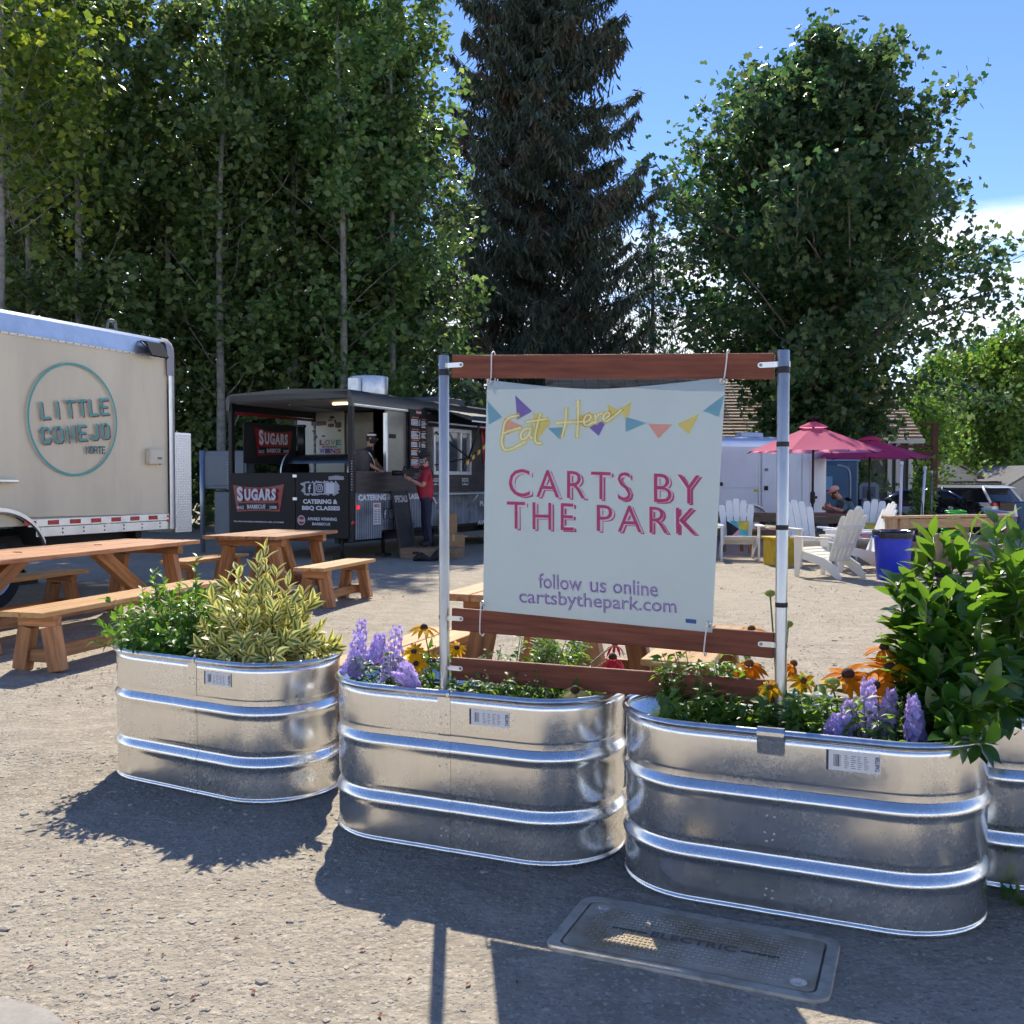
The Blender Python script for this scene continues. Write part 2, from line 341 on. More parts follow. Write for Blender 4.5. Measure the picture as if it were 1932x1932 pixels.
# ---- utility cover set flush in the ground, lower right of centre
def cover():
    Z = Vector((0, 0, 1))
    c4 = [on_plane(x, y, (0, 0, .012), Z) for x, y in ((1105, 1686), (1590, 1768), (1562, 1893), (1022, 1782))]
    cen = sum(c4, Vector()) / 4; xdir = ((c4[1] - c4[0]) + (c4[2] - c4[3])).normalized(); rz = math.atan2(xdir.y, xdir.x)
    t = thing('utility_cover', 'weathered concrete electric utility cover set in the ground before the tanks', 'utility cover', (cen.x, cen.y, 0), rz)
    Lx = ((c4[1] - c4[0]).length + (c4[2] - c4[3]).length) / 2; Ly = ((c4[3] - c4[0]).length + (c4[2] - c4[1]).length) / 2
    con = mk('cover_concrete', (.52, .46, .365), .9, var=.35, scale=14, bump=.5, bscale=120, bdist=.002)
    def rr(lx, ly, r, n=6):
        o = []
        for sx_, sy_, a0 in ((1, -1, -90), (1, 1, 0), (-1, 1, 90), (-1, -1, 180)):
            for k in range(n + 1):
                a = R(a0 + 90 * k / n); o.append((sx_ * (lx / 2 - r) + r * math.cos(a), sy_ * (ly / 2 - r) + r * math.sin(a)))
        return o
    outs = rr(Lx, Ly, .055); inn = rr(Lx - .072, Ly - .072, .03); n = len(outs)
    b = MB(); b.add([(x, y, -.02) for x, y in outs] + [(x, y, .006) for x, y in outs] + [(x * .992, y * .99, .009) for x, y in outs] + [(x, y, .009) for x, y in inn] + [(x, y, -.015) for x, y in inn],
        [(k * n + i, k * n + (i + 1) % n, (k + 1) * n + (i + 1) % n, (k + 1) * n + i) for k in range(4) for i in range(n)])
    b.build('surround', con, t)
    lid = rr(Lx - .088, Ly - .088, .026)
    lidm = mk('lid_polymer', (.36, .285, .185), .85, col2=(.50, .44, .345), c2=(.42, .60), scale=5, bump=.3, bscale=200, bdist=.001)
    M = Matrix.Translation((0, 0, -.021)); b = MB(); b.prism(lid, M, .030); lo = b.build('lid', lidm, t)
    nb = MB(); lx, ly = Lx - .088, Ly - .088
    for i in range(46):                     # moulded grip bars
        for j in range(15):
            x = -lx / 2 + .05 + (lx - .1) * i / 45; y = -ly / 2 + .035 + (ly - .07) * j / 14
            if abs(y) < .035 and abs(x) < .17: continue
            if min(lx / 2 - abs(x), 9) < .09 and min(ly / 2 - abs(y), 9) < .07: continue
            if (i + j) % 2: nb.box((x, y, .0095), (.006, .011, .0036))
            else: nb.box((x, y, .0095), (.011, .006, .0036))
    o = nb.build('grip_pattern', lidm, t); o['kind'] = 'stuff'
    text('lettering', 'ELECTRIC', mk('lid_letter', (.17, .15, .12), .9), t, Matrix.Translation((0, 0, .0108)), -.13, .13, -.018, .020, bold=.03, spacing=1.1)
    for sx_, sy_ in ((-1, 1), (1, -1)):
        b = MB(); b.lathe([(.0, .0125), (.011, .0125), (.013, .0102), (.024, .0102), (.024, .0085)], (sx_ * (lx / 2 - .045), sy_ * (ly / 2 - .04), 0), 12); b.build('bolt', mk('bolt_steel', (.5, .5, .5), .4, .8), t, 40)
        b = MB(); b.bev((sx_ * lx * .27, -sy_ * 0 + sx_ * .0, .0098), (.11, .008, .003), .001); b.build('pull_slot', mk('slot_dark', (.09, .08, .065), .9), t)
cover()
# ================================================================== galvanised stock tanks used as planters
def galvanised():
    m = bpy.data.materials.new('galvanised_sheet'); m.use_nodes = True; t = m.node_tree; N = t.nodes; L = t.links.new; p = N['Principled BSDF']
    p.inputs['Metallic'].default_value = 1
    c = N.new('ShaderNodeTexCoord'); v = c.outputs['Object']
    vo = N.new('ShaderNodeTexVoronoi'); vo.inputs['Scale'].default_value = 110; L(v, vo.inputs['Vector'])
    n1 = N.new('ShaderNodeTexNoise'); n1.inputs['Scale'].default_value = 4; n1.inputs['Detail'].default_value = 7; L(v, n1.inputs['Vector'])
    mp_ = N.new('ShaderNodeMapping'); mp_.inputs['Scale'].default_value = (26, 26, 1.6); L(v, mp_.inputs[0])
    n2 = N.new('ShaderNodeTexNoise'); n2.inputs['Scale'].default_value = 1; n2.inputs['Detail'].default_value = 6; L(mp_.outputs[0], n2.inputs['Vector'])
    sp = N.new('ShaderNodeSeparateColor'); L(vo.outputs['Color'], sp.inputs[0])
    r1 = N.new('ShaderNodeMapRange'); r1.inputs['To Min'].default_value = .21; r1.inputs['To Max'].default_value = .27; L(sp.outputs[0], r1.inputs['Value'])
    r2 = N.new('ShaderNodeMapRange'); r2.inputs['From Min'].default_value = .45; r2.inputs['From Max'].default_value = .75; r2.inputs['To Max'].default_value = .04; L(n1.outputs['Fac'], r2.inputs['Value'])
    ad = N.new('ShaderNodeMath'); ad.operation = 'ADD'; L(r1.outputs[0], ad.inputs[0]); L(r2.outputs[0], ad.inputs[1]); L(ad.outputs[0], p.inputs['Roughness'])
    mxx = N.new('ShaderNodeMix'); mxx.data_type = 'RGBA'; mxx.inputs['A'].default_value = (.86, .86, .85, 1); mxx.inputs['B'].default_value = (.68, .66, .63, 1)
    r3 = N.new('ShaderNodeMapRange'); r3.inputs['From Min'].default_value = .55; r3.inputs['From Max'].default_value = .85; r3.inputs['To Max'].default_value = .6; L(n2.outputs['Fac'], r3.inputs['Value'])
    L(r3.outputs[0], mxx.inputs['Factor'])
    # spangle, fine scratches and a splash of dried mud near the foot
    sg = N.new('ShaderNodeMix'); sg.data_type = 'RGBA'; sg.blend_type = 'MULTIPLY'; sg.inputs['B'].default_value = (.80, .81, .84, 1); rs_ = N.new('ShaderNodeMapRange'); rs_.inputs['To Max'].default_value = .22; L(sp.outputs[1], rs_.inputs['Value']); L(rs_.outputs[0], sg.inputs['Factor']); L(mxx.outputs['Result'], sg.inputs['A'])
    mp2 = N.new('ShaderNodeMapping'); mp2.inputs['Scale'].default_value = (6, 6, 60); mp2.inputs['Rotation'].default_value = (.3, .5, 0); L(v, mp2.inputs[0]); n4 = N.new('ShaderNodeTexNoise'); n4.inputs['Scale'].default_value = 1.2; n4.inputs['Detail'].default_value = 8; n4.inputs['Roughness'].default_value = .75; L(mp2.outputs[0], n4.inputs['Vector'])
    r4 = N.new('ShaderNodeMapRange'); r4.inputs['From Min'].default_value = .70; r4.inputs['From Max'].default_value = .80; r4.inputs['To Max'].default_value = .4; L(n4.outputs['Fac'], r4.inputs['Value'])
    sc_ = N.new('ShaderNodeMix'); sc_.data_type = 'RGBA'; sc_.inputs['B'].default_value = (.30, .27, .24, 1); L(r4.outputs[0], sc_.inputs['Factor']); L(sg.outputs['Result'], sc_.inputs['A'])
    n5 = N.new('ShaderNodeTexNoise'); n5.inputs['Scale'].default_value = 14; n5.inputs['Detail'].default_value = 8; L(v, n5.inputs['Vector']); sz = N.new('ShaderNodeSeparateXYZ'); L(v, sz.inputs[0])
    r7 = N.new('ShaderNodeMapRange'); r7.inputs['From Min'].default_value = .16; r7.inputs['From Max'].default_value = 0; r7.inputs['To Max'].default_value = .22; L(sz.outputs['Z'], r7.inputs['Value']); a7 = N.new('ShaderNodeMath'); a7.operation = 'ADD'; L(n5.outputs['Fac'], a7.inputs[0]); L(r7.outputs[0], a7.inputs[1])
    r8 = N.new('ShaderNodeMapRange'); r8.inputs['From Min'].default_value = .70; r8.inputs['From Max'].default_value = .86; r8.inputs['To Max'].default_value = .22; L(a7.outputs[0], r8.inputs['Value'])
    md = N.new('ShaderNodeMix'); md.data_type = 'RGBA'; md.inputs['B'].default_value = (.33, .29, .24, 1); L(r8.outputs[0], md.inputs['Factor']); L(sc_.outputs['Result'], md.inputs['A']); L(md.outputs['Result'], p.inputs['Base Color'])
    n3 = N.new('ShaderNodeTexNoise'); n3.inputs['Scale'].default_value = 7; n3.inputs['Detail'].default_value = 2; L(v, n3.inputs['Vector'])
    b = N.new('ShaderNodeBump'); b.inputs['Strength'].default_value = .35; b.inputs['Distance'].default_value = .006; L(n3.outputs['Fac'], b.inputs['Height']); L(b.outputs[0], p.inputs['Normal'])
    return m
GALV = galvanised()
RIM = mk('galvanised_rim', (.76, .77, .78), .22, 1, var=.2, scale=20)
SOIL = mk('potting_soil', (.045, .032, .022), .95, var=.5, scale=30, bump=1, bscale=60, bdist=.02)
TL, TR_ = 1.20, .297                         # length and half width of the sheet wall
def stad(off, z, n=22, flat=9):
    r = TR_ + off; l = TL / 2 - TR_; p = []
    for k in range(n + 1): a = R(-90 + 180 * k / n); p.append((l + r * math.cos(a), r * math.sin(a), z))
    for k in range(1, flat): p.append((l - 2 * l * k / flat, r, z))
    for k in range(n + 1): a = R(90 + 180 * k / n); p.append((-l + r * math.cos(a), r * math.sin(a), z))
    for k in range(1, flat): p.append((-l + 2 * l * k / flat, -r, z))
    return p
def tank(loc, rz, label, seam, stick, plug, H=.615, strap=False):
    t = thing('stock_tank', label, 'planter tank', loc, R(rz), 'galvanised tanks in a row')
    k = H / .615
    prof = [(.002, .0), (.006, .004), (.006, .014), (.002, .018), (0, .021), (0, .024), (0, .03), (0, .05), (0, .10)]
    for zc in (.180, .405):
        prof += [(0, zc - .052), (.001, zc - .045), (.0045, zc - .034), (.0085, zc - .026), (.0095, zc - .020), (.007, zc - .012), (.0, zc), (-.007, zc + .010), (-.0105, zc + .017),
                 (-.0105, zc + .023), (-.007, zc + .030), (-.002, zc + .038), (0, zc + .046)]
    prof += [(0, .56), (.001, .59)]
    wall = [stad(o, z * k) for o, z in prof] + [stad(-.003, .59 * k), stad(-.003, .42 * k)]
    b = MB(); b.ring_loft(wall, 0, True, False); b.build('wall', GALV, t)
    # rolled rim
    b = MB(); rr = [stad(.002 + .0135 * math.cos(R(a)), (.598 + .0135 * math.sin(R(a))) * k) for a in range(0, 361, 30)]; b.ring_loft(rr, 0, True, False); b.build('rim', RIM, t)
    b = MB(); b.add(stad(-.002, .50 * k), [tuple(range(len(stad(0, 0))))]); b.build('soil', SOIL, t)
    y0 = -TR_
    # vertical lap seam with spot-weld dimples
    b = MB(); sw = .052
    b.ring_loft([[(seam - sw / 2, y0 - o0 - .0012, z0 * k), (seam + sw / 2, y0 - o0 - .0012, z0 * k)] for o0, z0 in prof], 0, True, False, False)
    b.build('lap_seam', GALV, t)
    b = MB(); rd = random.Random(int(seam * 1000) + 5)
    for z in (.06, .085, .245, .27, .33, .49, .515):
        for sx_ in (-.014, .012):
            b.lathe([(.0, .0016), (.0025, .0013), (.0042, 0)], (seam + sx_ + rd.uniform(-.004, .004), y0 - .0015, z * k + rd.uniform(-.006, .006)), 8, M=Matrix.Rotation(R(90), 4, 'X').to_3x3())
    o = b.build('spot_welds', mk('weld', (.62, .60, .57), .45, 1), t); o['kind'] = 'stuff'
    # paper sticker with bar code and small print
    x0, x1, z0, z1 = stick; ys = y0 - .0012
    b = MB(); b.box(((x0 + x1) / 2, ys, (z0 + z1) / 2), (x1 - x0, .0008, z1 - z0)); s = b.build('sticker', mk('sticker_paper', (.72, .73, .76), .5), t)
    M = frame((x0, ys - .0009, z0), (1, 0, 0), (0, 0, 1)); w, h = x1 - x0, z1 - z0; b = MB()
    ink = mk('sticker_ink', (.05, .055, .09), .6)
    def rc(a, c, d, e): b.add([M @ Vector((a, c, 0)), M @ Vector((d, c, 0)), M @ Vector((d, e, 0)), M @ Vector((a, e, 0))], [(0, 1, 2, 3)])
    rc(.0, .0, w * .045, h)
    xx = w * .14
    while xx < w * .26: q = rd.uniform(.0008, .003); rc(xx, h * .2, xx + q, h * .8); xx += q + rd.uniform(.001, .0025)
    for cx in (.34, .46, .58, .70):
        for j in range(7): rc(w * cx, h * (.16 + .1 * j), w * (cx + rd.uniform(.05, .10)), h * (.16 + .1 * j) + .0016)
    b.build('small_print', ink, s)
    text('print', 'TARTER', ink, s, frame((x1 - w * .035, ys - .0009, z0), (0, 0, 1), (-1, 0, 0)), h * .12, h * .88, -w * .02, w * .06, bold=.03)
    # drain plug
    b = MB(); MX = Matrix.Rotation(R(90), 4, 'X').to_3x3()
    b.lathe([(.0, .006), (.009, .006), (.010, .003), (.014, .003), (.015, .006), (.019, .006), (.022, 0)], (plug, y0 - .001, .075 * k), 18, M=MX)
    b.box((plug, y0 - .009, .075 * k), (.012, .004, .004), Matrix.Rotation(R(35), 3, 'Y')); b.build('drain_plug', mk('plug_metal', (.42, .43, .44), .42, .9), t, 40)
    # dents and scuffs as separate thin marks stay in the sheet; folded clip over the rim
    b = MB(); cw = .085 if strap else .012; cx = seam + (.0 if strap else .022)
    pr = [(-.020, .50 if strap else .578), (-.0035, .50 if strap else .578)] if False else None
    pts = [(y0 - .0045, (.528 if strap else .585) * k), (y0 - .0175, (.592) * k), (y0 - .0175, .604 * k), (y0 - .009, .6165 * k), (y0 + .005, .6165 * k), (y0 + .0155, .604 * k)]
    for i in range(len(pts) - 1):
        (ya, za), (yb, zb) = pts[i], pts[i + 1]
        b.add([(cx - cw / 2, ya, za), (cx + cw / 2, ya, za), (cx + cw / 2, yb, zb), (cx - cw / 2, yb, zb)], [(0, 1, 2, 3)], 0, True)
    b.build('rim_clip', GALV, t)
    return t
T1 = tank((-1.360, 4.650, 0), -29, 'leftmost galvanised tank with green and variegated yellow shrubs', .09, (.165, .325, .505, .563), .175, .622)
T2 = tank((-.138, 3.925, 0), -23, 'middle galvanised tank holding purple spires and the left sign pole', .0, (.105, .265, .500, .558), .085, .622)
T3 = tank((.9875, 3.375, 0), -23, 'nearest galvanised tank with a metal clip on its rim and the right sign pole', -.045, (.125, .285, .497, .560), .125, .610, True)
T4 = tank((2.10, 3.55, 0), -8, 'galvanised tank cut off at the right edge behind the broad-leaved shrub', .2, (.3, .46, .50, .558), .1, .61)

# ================================================================== sign frame and banner
PL = Vector((-.270, 3.900, 0)); PR = Vector((.932, 3.380, 0)); BD = (PR - PL).normalized(); BN = Vector((BD.y, -BD.x, 0))      # BN points to the camera side
STEEL = mk('pipe_steel', (.60, .60, .59), .36, .9, var=.35, scale=6, rvar=.08, stretch=(1, 1, .2)); STRAP = mk('strap_zinc', (.70, .72, .74), .34, 1)
REDWOOD = mk('stained_board', (.235, .072, .040), .55, var=.0, col2=(.115, .034, .02), scale=3.5, stretch=(1, 14, 14), bump=.3, bscale=9, rand=.12, c2=(.35, .7), spec=.3)
TAPE = mk('black_tape', (.012, .012, .014), .5)
SG = thing('sign_frame', 'sign frame of two steel pipes and three red-stained boards in the tanks', 'sign frame', (PL.x, PL.y, 0), math.atan2(BD.y, BD.x))
SP = (PR - PL).length
ZT = {0: 1.898, 1: 1.850}
for i, x in enumerate((0, SP)):
    b = MB(); b.lathe([(.0, .30), (.0205, .30), (.0205, ZT[i] - .003), (.0185, ZT[i]), (.0175, ZT[i] - .02)], (x, 0, 0), 24); b.build('pole', STEEL, SG, 50)
def szp(px, py, off): 
    p = on_plane(px, py, PL + BN * off, BN); return (p - PL).dot(BD), p.z
# boards: (pixel left end x, top, bottom, right end x, top, bottom)
bspec = [((853, 671, 712), (1461, 668, 713)), ((853, 1146, 1189), (1461, 1194, 1242)), ((852, 1241, 1281), (1462, 1287, 1329))]
BOARDS = []
for (xa, ta, ba), (xb, tb, bb) in bspec:
    s0, z0t = szp(xa, ta, .0); _, z0b = szp(xa, ba, .0); s1, z1t = szp(xb, tb, .0); _, z1b = szp(xb, bb, .0)
    o = beam('board', SG, (s0, 0.004, (z0t + z0b) / 2), (s1, 0.004, (z1t + z1b) / 2), .021, .089, REDWOOD, b=.003); BOARDS.append((s0, (z0t + z0b) / 2, s1, (z1t + z1b) / 2))
for s0, z0, s1, z1 in BOARDS:
    for x, xe, z, sg in ((0, s0, z0, 1), (SP, s1, z1, -1)):
        b = MB(); z = z + .004
        pts = [(x + .0225 * math.cos(a), .0225 * math.sin(a)) for a in np.linspace(R(200 if sg > 0 else -20), R(-50 if sg > 0 else 230), 14)]
        pts += [(x + sg * .031, -.0108), (xe + sg * .046, -.0108)]
        n = len(pts)
        b.add([(p[0], p[1], z - .0095) for p in pts] + [(p[0], p[1], z + .0095) for p in pts], [(i, i + 1, n + i + 1, n + i) for i in range(n - 1)], 0, True)
        ex = xe + sg * .046
        b.add([(ex, -.0108, z - .0095), (ex + sg * .007, -.0108, z - .006), (ex + sg * .0085, -.0108, z), (ex + sg * .007, -.0108, z + .006), (ex, -.0108, z + .0095)], [(0, 1, 2, 3, 4)])
        st = b.build('pipe_strap', STRAP, SG)
        b = MB(); b.lathe([(0, .004), (.0045, .004), (.0058, .002), (.0058, 0)], (ex - sg * .002, -.0115, z), 8, M=Matrix.Rotation(R(90), 3, 'X')); b.build('screw', mk('screw', (.35, .35, .35), .4, 1), st)
def band(x, z, h, tilt=0):
    b = MB(); b.lathe([(.0212, z - h / 2), (.0217, z - h / 2 + .001), (.0217, z + h / 2 - .001), (.0212, z + h / 2)], (x, 0, 0), 20); b.build('tape_band', TAPE, SG)
band(0, szp(838, 703, 0)[1], .024); band(SP, szp(1480, 698, 0)[1], .022)
for py in (838, 995, 1141): band(SP, szp(1480, py, 0)[1], .017)

# ---- banner
BO = .030
def bsz(px, py): return szp(px, py, BO)
c_tl, c_tr, c_bl, c_br = bsz(919, 714), bsz(1369, 714), bsz(908, 1152), bsz(1342, 1195)
BANM = mk('banner_vinyl', (.33, .445, .52), .42, trans=.09, tcol=(.86, .90, .78), var=.05, scale=3, spec=.3)
BA = thing('banner', 'pale square vinyl banner with pink lettering tied between the boards', 'banner', (PL.x, PL.y, 0), math.atan2(BD.y, BD.x))
def bmap(u, v, z=0.0):
    a = Vector(c_bl).lerp(Vector(c_br), u); t_ = Vector(c_tl).lerp(Vector(c_tr), u); p = a.lerp(t_, v)
    sag = .038 * (1 - abs(2 * u - .92) ** 1.5 if abs(2 * u - .92) < 1 else 0) * max(0, v - .55) / .45
    y = -(.0135 + (BO - .0135) * min(1, v * 1.6)) - .010 * math.sin(u * 5.2 + v * 2.4) * (1 - abs(2 * u - 1)) * min(1, v * 4) - .008 * math.sin(v * 4) * math.sin(u * 3.1)
    return Vector((p.x, y - z, p.y - sag * max(0, (v - .55) / .45)))
def binv(s, zz):                    # plane (s, z) -> (u, v) of the sheet
    u, v = .5, .5
    for _ in range(12):
        a = Vector(c_bl).lerp(Vector(c_br), u); t_ = Vector(c_tl).lerp(Vector(c_tr), u)
        v = (zz - a.y) / (t_.y - a.y); l = a.lerp(t_, v).x
        u += (s - l) / .9
    return u, v
def bpx(px, py, z=.0016):
    u, v = binv(*bsz(px, py)); return bmap(u, v, z)
n = 36; b = MB()
b.add([bmap(i / n, j / n) for j in range(n + 1) for i in range(n + 1)], [(j * (n + 1) + i, j * (n + 1) + i + 1, (j + 1) * (n + 1) + i + 1, (j + 1) * (n + 1) + i) for j in range(n) for i in range(n)], 0, True)
o = b.build('sheet', BANM, BA)
# hem: a second thickness of vinyl along each edge
def print_poly(name, polys, mat, z):
    b = MB()
    for p in polys: b.face([bpx(x, y, z) for x, y in p])
    return b.build(name, mat, BA)
def zz(x, y): return (792.4 + .3711 * x, 641.5 + .3711 * y)
def tri(pts, k=6):
    # split a triangle finely so that it follows the sheet
    (ax, ay), (bx_, by), (cx, cy) = pts; P = {}; F = []
    for i in range(k + 1):
        for j in range(k + 1 - i):
            P[i, j] = (ax + (bx_ - ax) * i / k + (cx - ax) * j / k, ay + (by - ay) * i / k + (cy - ay) * j / k)
    for i in range(k):
        for j in range(k - i):
            F.append([P[i, j], P[i + 1, j], P[i, j + 1]])
            if i + j < k - 1: F.append([P[i + 1, j], P[i + 1, j + 1], P[i, j + 1]])
    return F
PCOL = {'blue': (.19, .43, .55), 'purple': (.22, .15, .46), 'salmon': (.82, .40, .33), 'yellow': (.80, .66, .20), 'orange': (.80, .48, .16)}
pen = [('blue', (343, 305), (418, 385), (350, 430)), ('purple', (484, 262), (570, 345), (495, 395)), ('salmon', (428, 385), (525, 430), (440, 478)), ('yellow', (575, 350), (668, 400), (590, 515)),
       ('blue', (650, 435), (738, 425), (712, 498)), ('orange', (770, 390), (862, 330), (845, 430)), ('purple', (855, 425), (950, 375), (905, 475)), ('yellow', (945, 290), (1010, 330), (960, 390)),
       ('yellow', (1008, 325), (1075, 280), (1050, 390)), ('blue', (1042, 368), (1150, 408), (1042, 455)), ('salmon', (1158, 412), (1283, 420), (1212, 495)), ('yellow', (1308, 420), (1420, 370), (1368, 478)),
       ('blue', (1438, 358), (1548, 280), (1520, 392))]
for c_, *p in pen: print_poly('printed_pennant', tri([zz(*q) for q in p]), mk('print_' + c_, PCOL[c_], .45, trans=.25), .0012)
def smooth(pts, k=6):
    P = [Vector(p) for p in pts]; o = []
    for i in range(len(P) - 1):
        p0, p1, p2, p3 = P[max(i - 1, 0)], P[i], P[i + 1], P[min(i + 2, len(P) - 1)]
        for j in range(k):
            t = j / k; o.append(.5 * ((2 * p1) + (p2 - p0) * t + (2 * p0 - 5 * p1 + 4 * p2 - p3) * t * t + (3 * p1 - p0 - 3 * p2 + p3) * t ** 3))
    return o + [P[-1]]
script = [[(503, 372), (455, 388), (432, 420), (424, 470), (418, 520), (435, 556), (475, 548), (535, 515)], [(428, 470), (470, 452), (512, 438)],
          [(566, 440), (535, 445), (515, 475), (522, 500), (548, 485), (566, 440), (560, 480), (572, 492)], [(612, 358), (598, 420), (588, 480), (592, 515), (618, 518)], [(545, 405), (590, 396), (648, 384)],
          [(742, 318), (738, 400), (722, 480)], [(800, 270), (802, 370), (798, 482)], [(690, 405), (760, 398), (845, 392)], [(832, 402), (862, 378), (862, 355), (842, 358), (830, 390), (842, 415), (882, 395)],
          [(886, 352), (890, 385), (888, 402)], [(888, 378), (905, 352), (924, 345)], [(930, 384), (958, 360), (956, 340), (938, 348), (928, 375), (942, 392), (985, 362), (1022, 325)]]
class _PX:                          # maps a pixel point on to the sheet
    def __init__(s, z): s.z = z
    def __matmul__(s, q): return bpx(q.x, q.y, s.z)
for nm, w, z, col, al in (('script_glow', 10, .0018, (.92, .78, .16), .38), ('script_lettering', 3.2, .0034, (.95, .90, .58), None)):
    b = MB()
    for k_, s_ in enumerate(script): stroke(b, smooth([zz(*q) for q in s_]), w, _PX(z + .00012 * k_), ext=.3)
    b.build(nm, mk(nm, col, .5, alpha=al, trans=.2), BA)
def bline(nm, body, mat, xl, yb0, yt0, xr, yb1, yt1, z, bold=0, spacing=1.0, dx=0, dy=0):
    a, b_, c_, d_ = [Vector(q) for q in ((xl, yb0), (xr, yb1), (xl, yt0), (xr, yt1))]
    def fn(q): return a.lerp(b_, q.x).lerp(c_.lerp(d_, q.x), q.y) + Vector((dx, dy))
    class MM:
        def __matmul__(s, q): return bpx(q.x, q.y, z)
    return text(nm, body, mat, BA, MM(), 0, 1, 0, 1, bold, spacing, fn=fn)
PINK = mk('print_pink', (.52, .05, .17), .45, trans=.2); PINK2 = mk('print_pink_edge', (.42, .05, .17), .45); LIL = mk('print_pale', (.82, .80, .88), .45, trans=.3); PUR = mk('print_purple', (.30, .07, .30), .45, trans=.2)
for body, xl, yb0, yt0, xr, yb1, yt1 in (('CARTS', 961, 936, 884, 1190, 945, 891), ('BY', 1234, 947, 893, 1321, 951, 897), ('THE', 957, 997, 946, 1083, 1001, 950), ('PARK', 1126, 1002, 952, 1314, 1008, 959)):
    bline('lettering_edge', body, PINK2, xl, yb0, yt0, xr, yb1, yt1, .0012, .002, 1.25, 5.0, 3.2)
    bline('lettering_gap', body, LIL, xl, yb0, yt0, xr, yb1, yt1, .0020, .022, 1.25, 1.2, .5)
    bline('lettering', body, PINK, xl, yb0, yt0, xr, yb1, yt1, .0032, -.006, 1.25)
for body, xl, yb0, yt0, xr, yb1, yt1 in (('follow', 1015, 1110, 1081, 1097, 1116, 1087), ('us', 1112, 1118, 1097, 1143, 1120, 1099), ('online', 1155, 1120, 1092, 1240, 1127, 1098), ('cartsbythepark.com', 977, 1146, 1111, 1275, 1166, 1131)):
    bline('web_lettering', body, PUR, xl, yb0, yt0, xr, yb1, yt1, .0014, .008)
    bline('web_lettering_core', body, mk('print_lilac', (.52, .40, .62), .45, trans=.2), xl, yb0, yt0, xr, yb1, yt1, .0026, -.024)
print_poly('maker_mark', [[(1292, 1168), (1312, 1170), (1312, 1178), (1292, 1176)]], mk('print_navy', (.03, .09, .30), .5), .0014)
ZIP = mk('zip_tie', (.78, .76, .74), .45)
for (gx, gy), bi, sgn in (((924, 720), 0, 1), ((1363, 720), 0, 1), ((911, 1138), 1, -1), ((1337, 1177), 1, -1)):
    s, z = bsz(gx, gy); s0, z0, s1, z1 = BOARDS[bi]; zb = z0 + (z1 - z0) * (s - s0) / (s1 - s0)
    dx = .0 if sgn > 0 else -.018
    if (gx, gy) == (1363, 720): dx = .012
    e = zb + sgn * .050; yf = -.012
    loop = [(s, -BO - .006, z), (s + dx * .4, -BO + .012 if sgn > 0 else -BO - .004, z + sgn * .02), (s + dx, -.014 if sgn > 0 else -.020, e - sgn * .02), (s + dx, yf + .001, e), (s + dx, .018, e), (s + dx * .6, .019, zb - sgn * .05), (s, -BO + .006, z)]
    b = MB(); b.tube(smooth(loop, 5), .0028, 6); zt = b.build('zip_tie', ZIP, BA)
    b = MB(); b.lathe([(.0055, 0), (.0095, .0005), (.0105, .002), (.009, .0035), (.0055, .004)], (s, -BO - .003, z), 16, M=Matrix.Rotation(R(90), 3, 'X')); b.build('eyelet', mk('brass_zinc', (.6, .6, .6), .3, 1), BA)
    b = MB(); b.box((s - .004, -BO - .008, z + sgn * .006), (.008, .006, .007)); b.build('tie_head', ZIP, zt)
# ================================================================== picnic tables and benches
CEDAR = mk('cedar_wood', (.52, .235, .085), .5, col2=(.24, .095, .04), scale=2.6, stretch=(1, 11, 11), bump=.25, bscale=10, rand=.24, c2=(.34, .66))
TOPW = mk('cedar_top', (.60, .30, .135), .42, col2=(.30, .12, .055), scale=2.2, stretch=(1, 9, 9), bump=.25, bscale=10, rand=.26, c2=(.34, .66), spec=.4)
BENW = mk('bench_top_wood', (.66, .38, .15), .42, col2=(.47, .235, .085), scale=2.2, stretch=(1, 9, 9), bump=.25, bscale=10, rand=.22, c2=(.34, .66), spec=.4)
def table(loc, rz, Lx, label):
    t = thing('picnic_table', label, 'picnic table', loc, rz, 'cedar picnic tables'); W = .95; H = .77; rd = random.Random(int(Lx * 100) + int(loc[1] * 7))
    n = 5; pw = W / n
    for i in range(n):
        y = -W / 2 + pw * (i + .5); e0, e1 = rd.uniform(-.012, .012), rd.uniform(-.012, .012)
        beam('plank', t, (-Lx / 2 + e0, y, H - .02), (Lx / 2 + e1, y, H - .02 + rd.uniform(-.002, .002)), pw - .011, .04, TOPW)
    for sx_ in (-1, 1):
        x = sx_ * (Lx / 2 - .28)
        beam('cleat', t, (x, -W / 2 + .05, H - .085), (x, W / 2 - .05, H - .085), .09, .088, CEDAR)
        for sy_ in (-1, 1):
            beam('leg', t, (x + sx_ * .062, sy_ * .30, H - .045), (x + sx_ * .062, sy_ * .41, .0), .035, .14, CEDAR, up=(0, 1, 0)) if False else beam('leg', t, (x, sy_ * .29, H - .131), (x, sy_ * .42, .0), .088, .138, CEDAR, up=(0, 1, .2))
        beam('cross_rail', t, (x, -.36, .15), (x, .36, .15), .04, .14, CEDAR)
        beam('brace', t, (x - sx_ * .03, 0, .20), (x - sx_ * (Lx / 2 - .28) * .62, 0, H - .045), .088, .138, CEDAR, up=(0, 0, 1))
    beam('long_rail', t, (-Lx / 2 + .325, 0, .17), (Lx / 2 - .325, 0, .17), .088, .09, CEDAR)
    return t
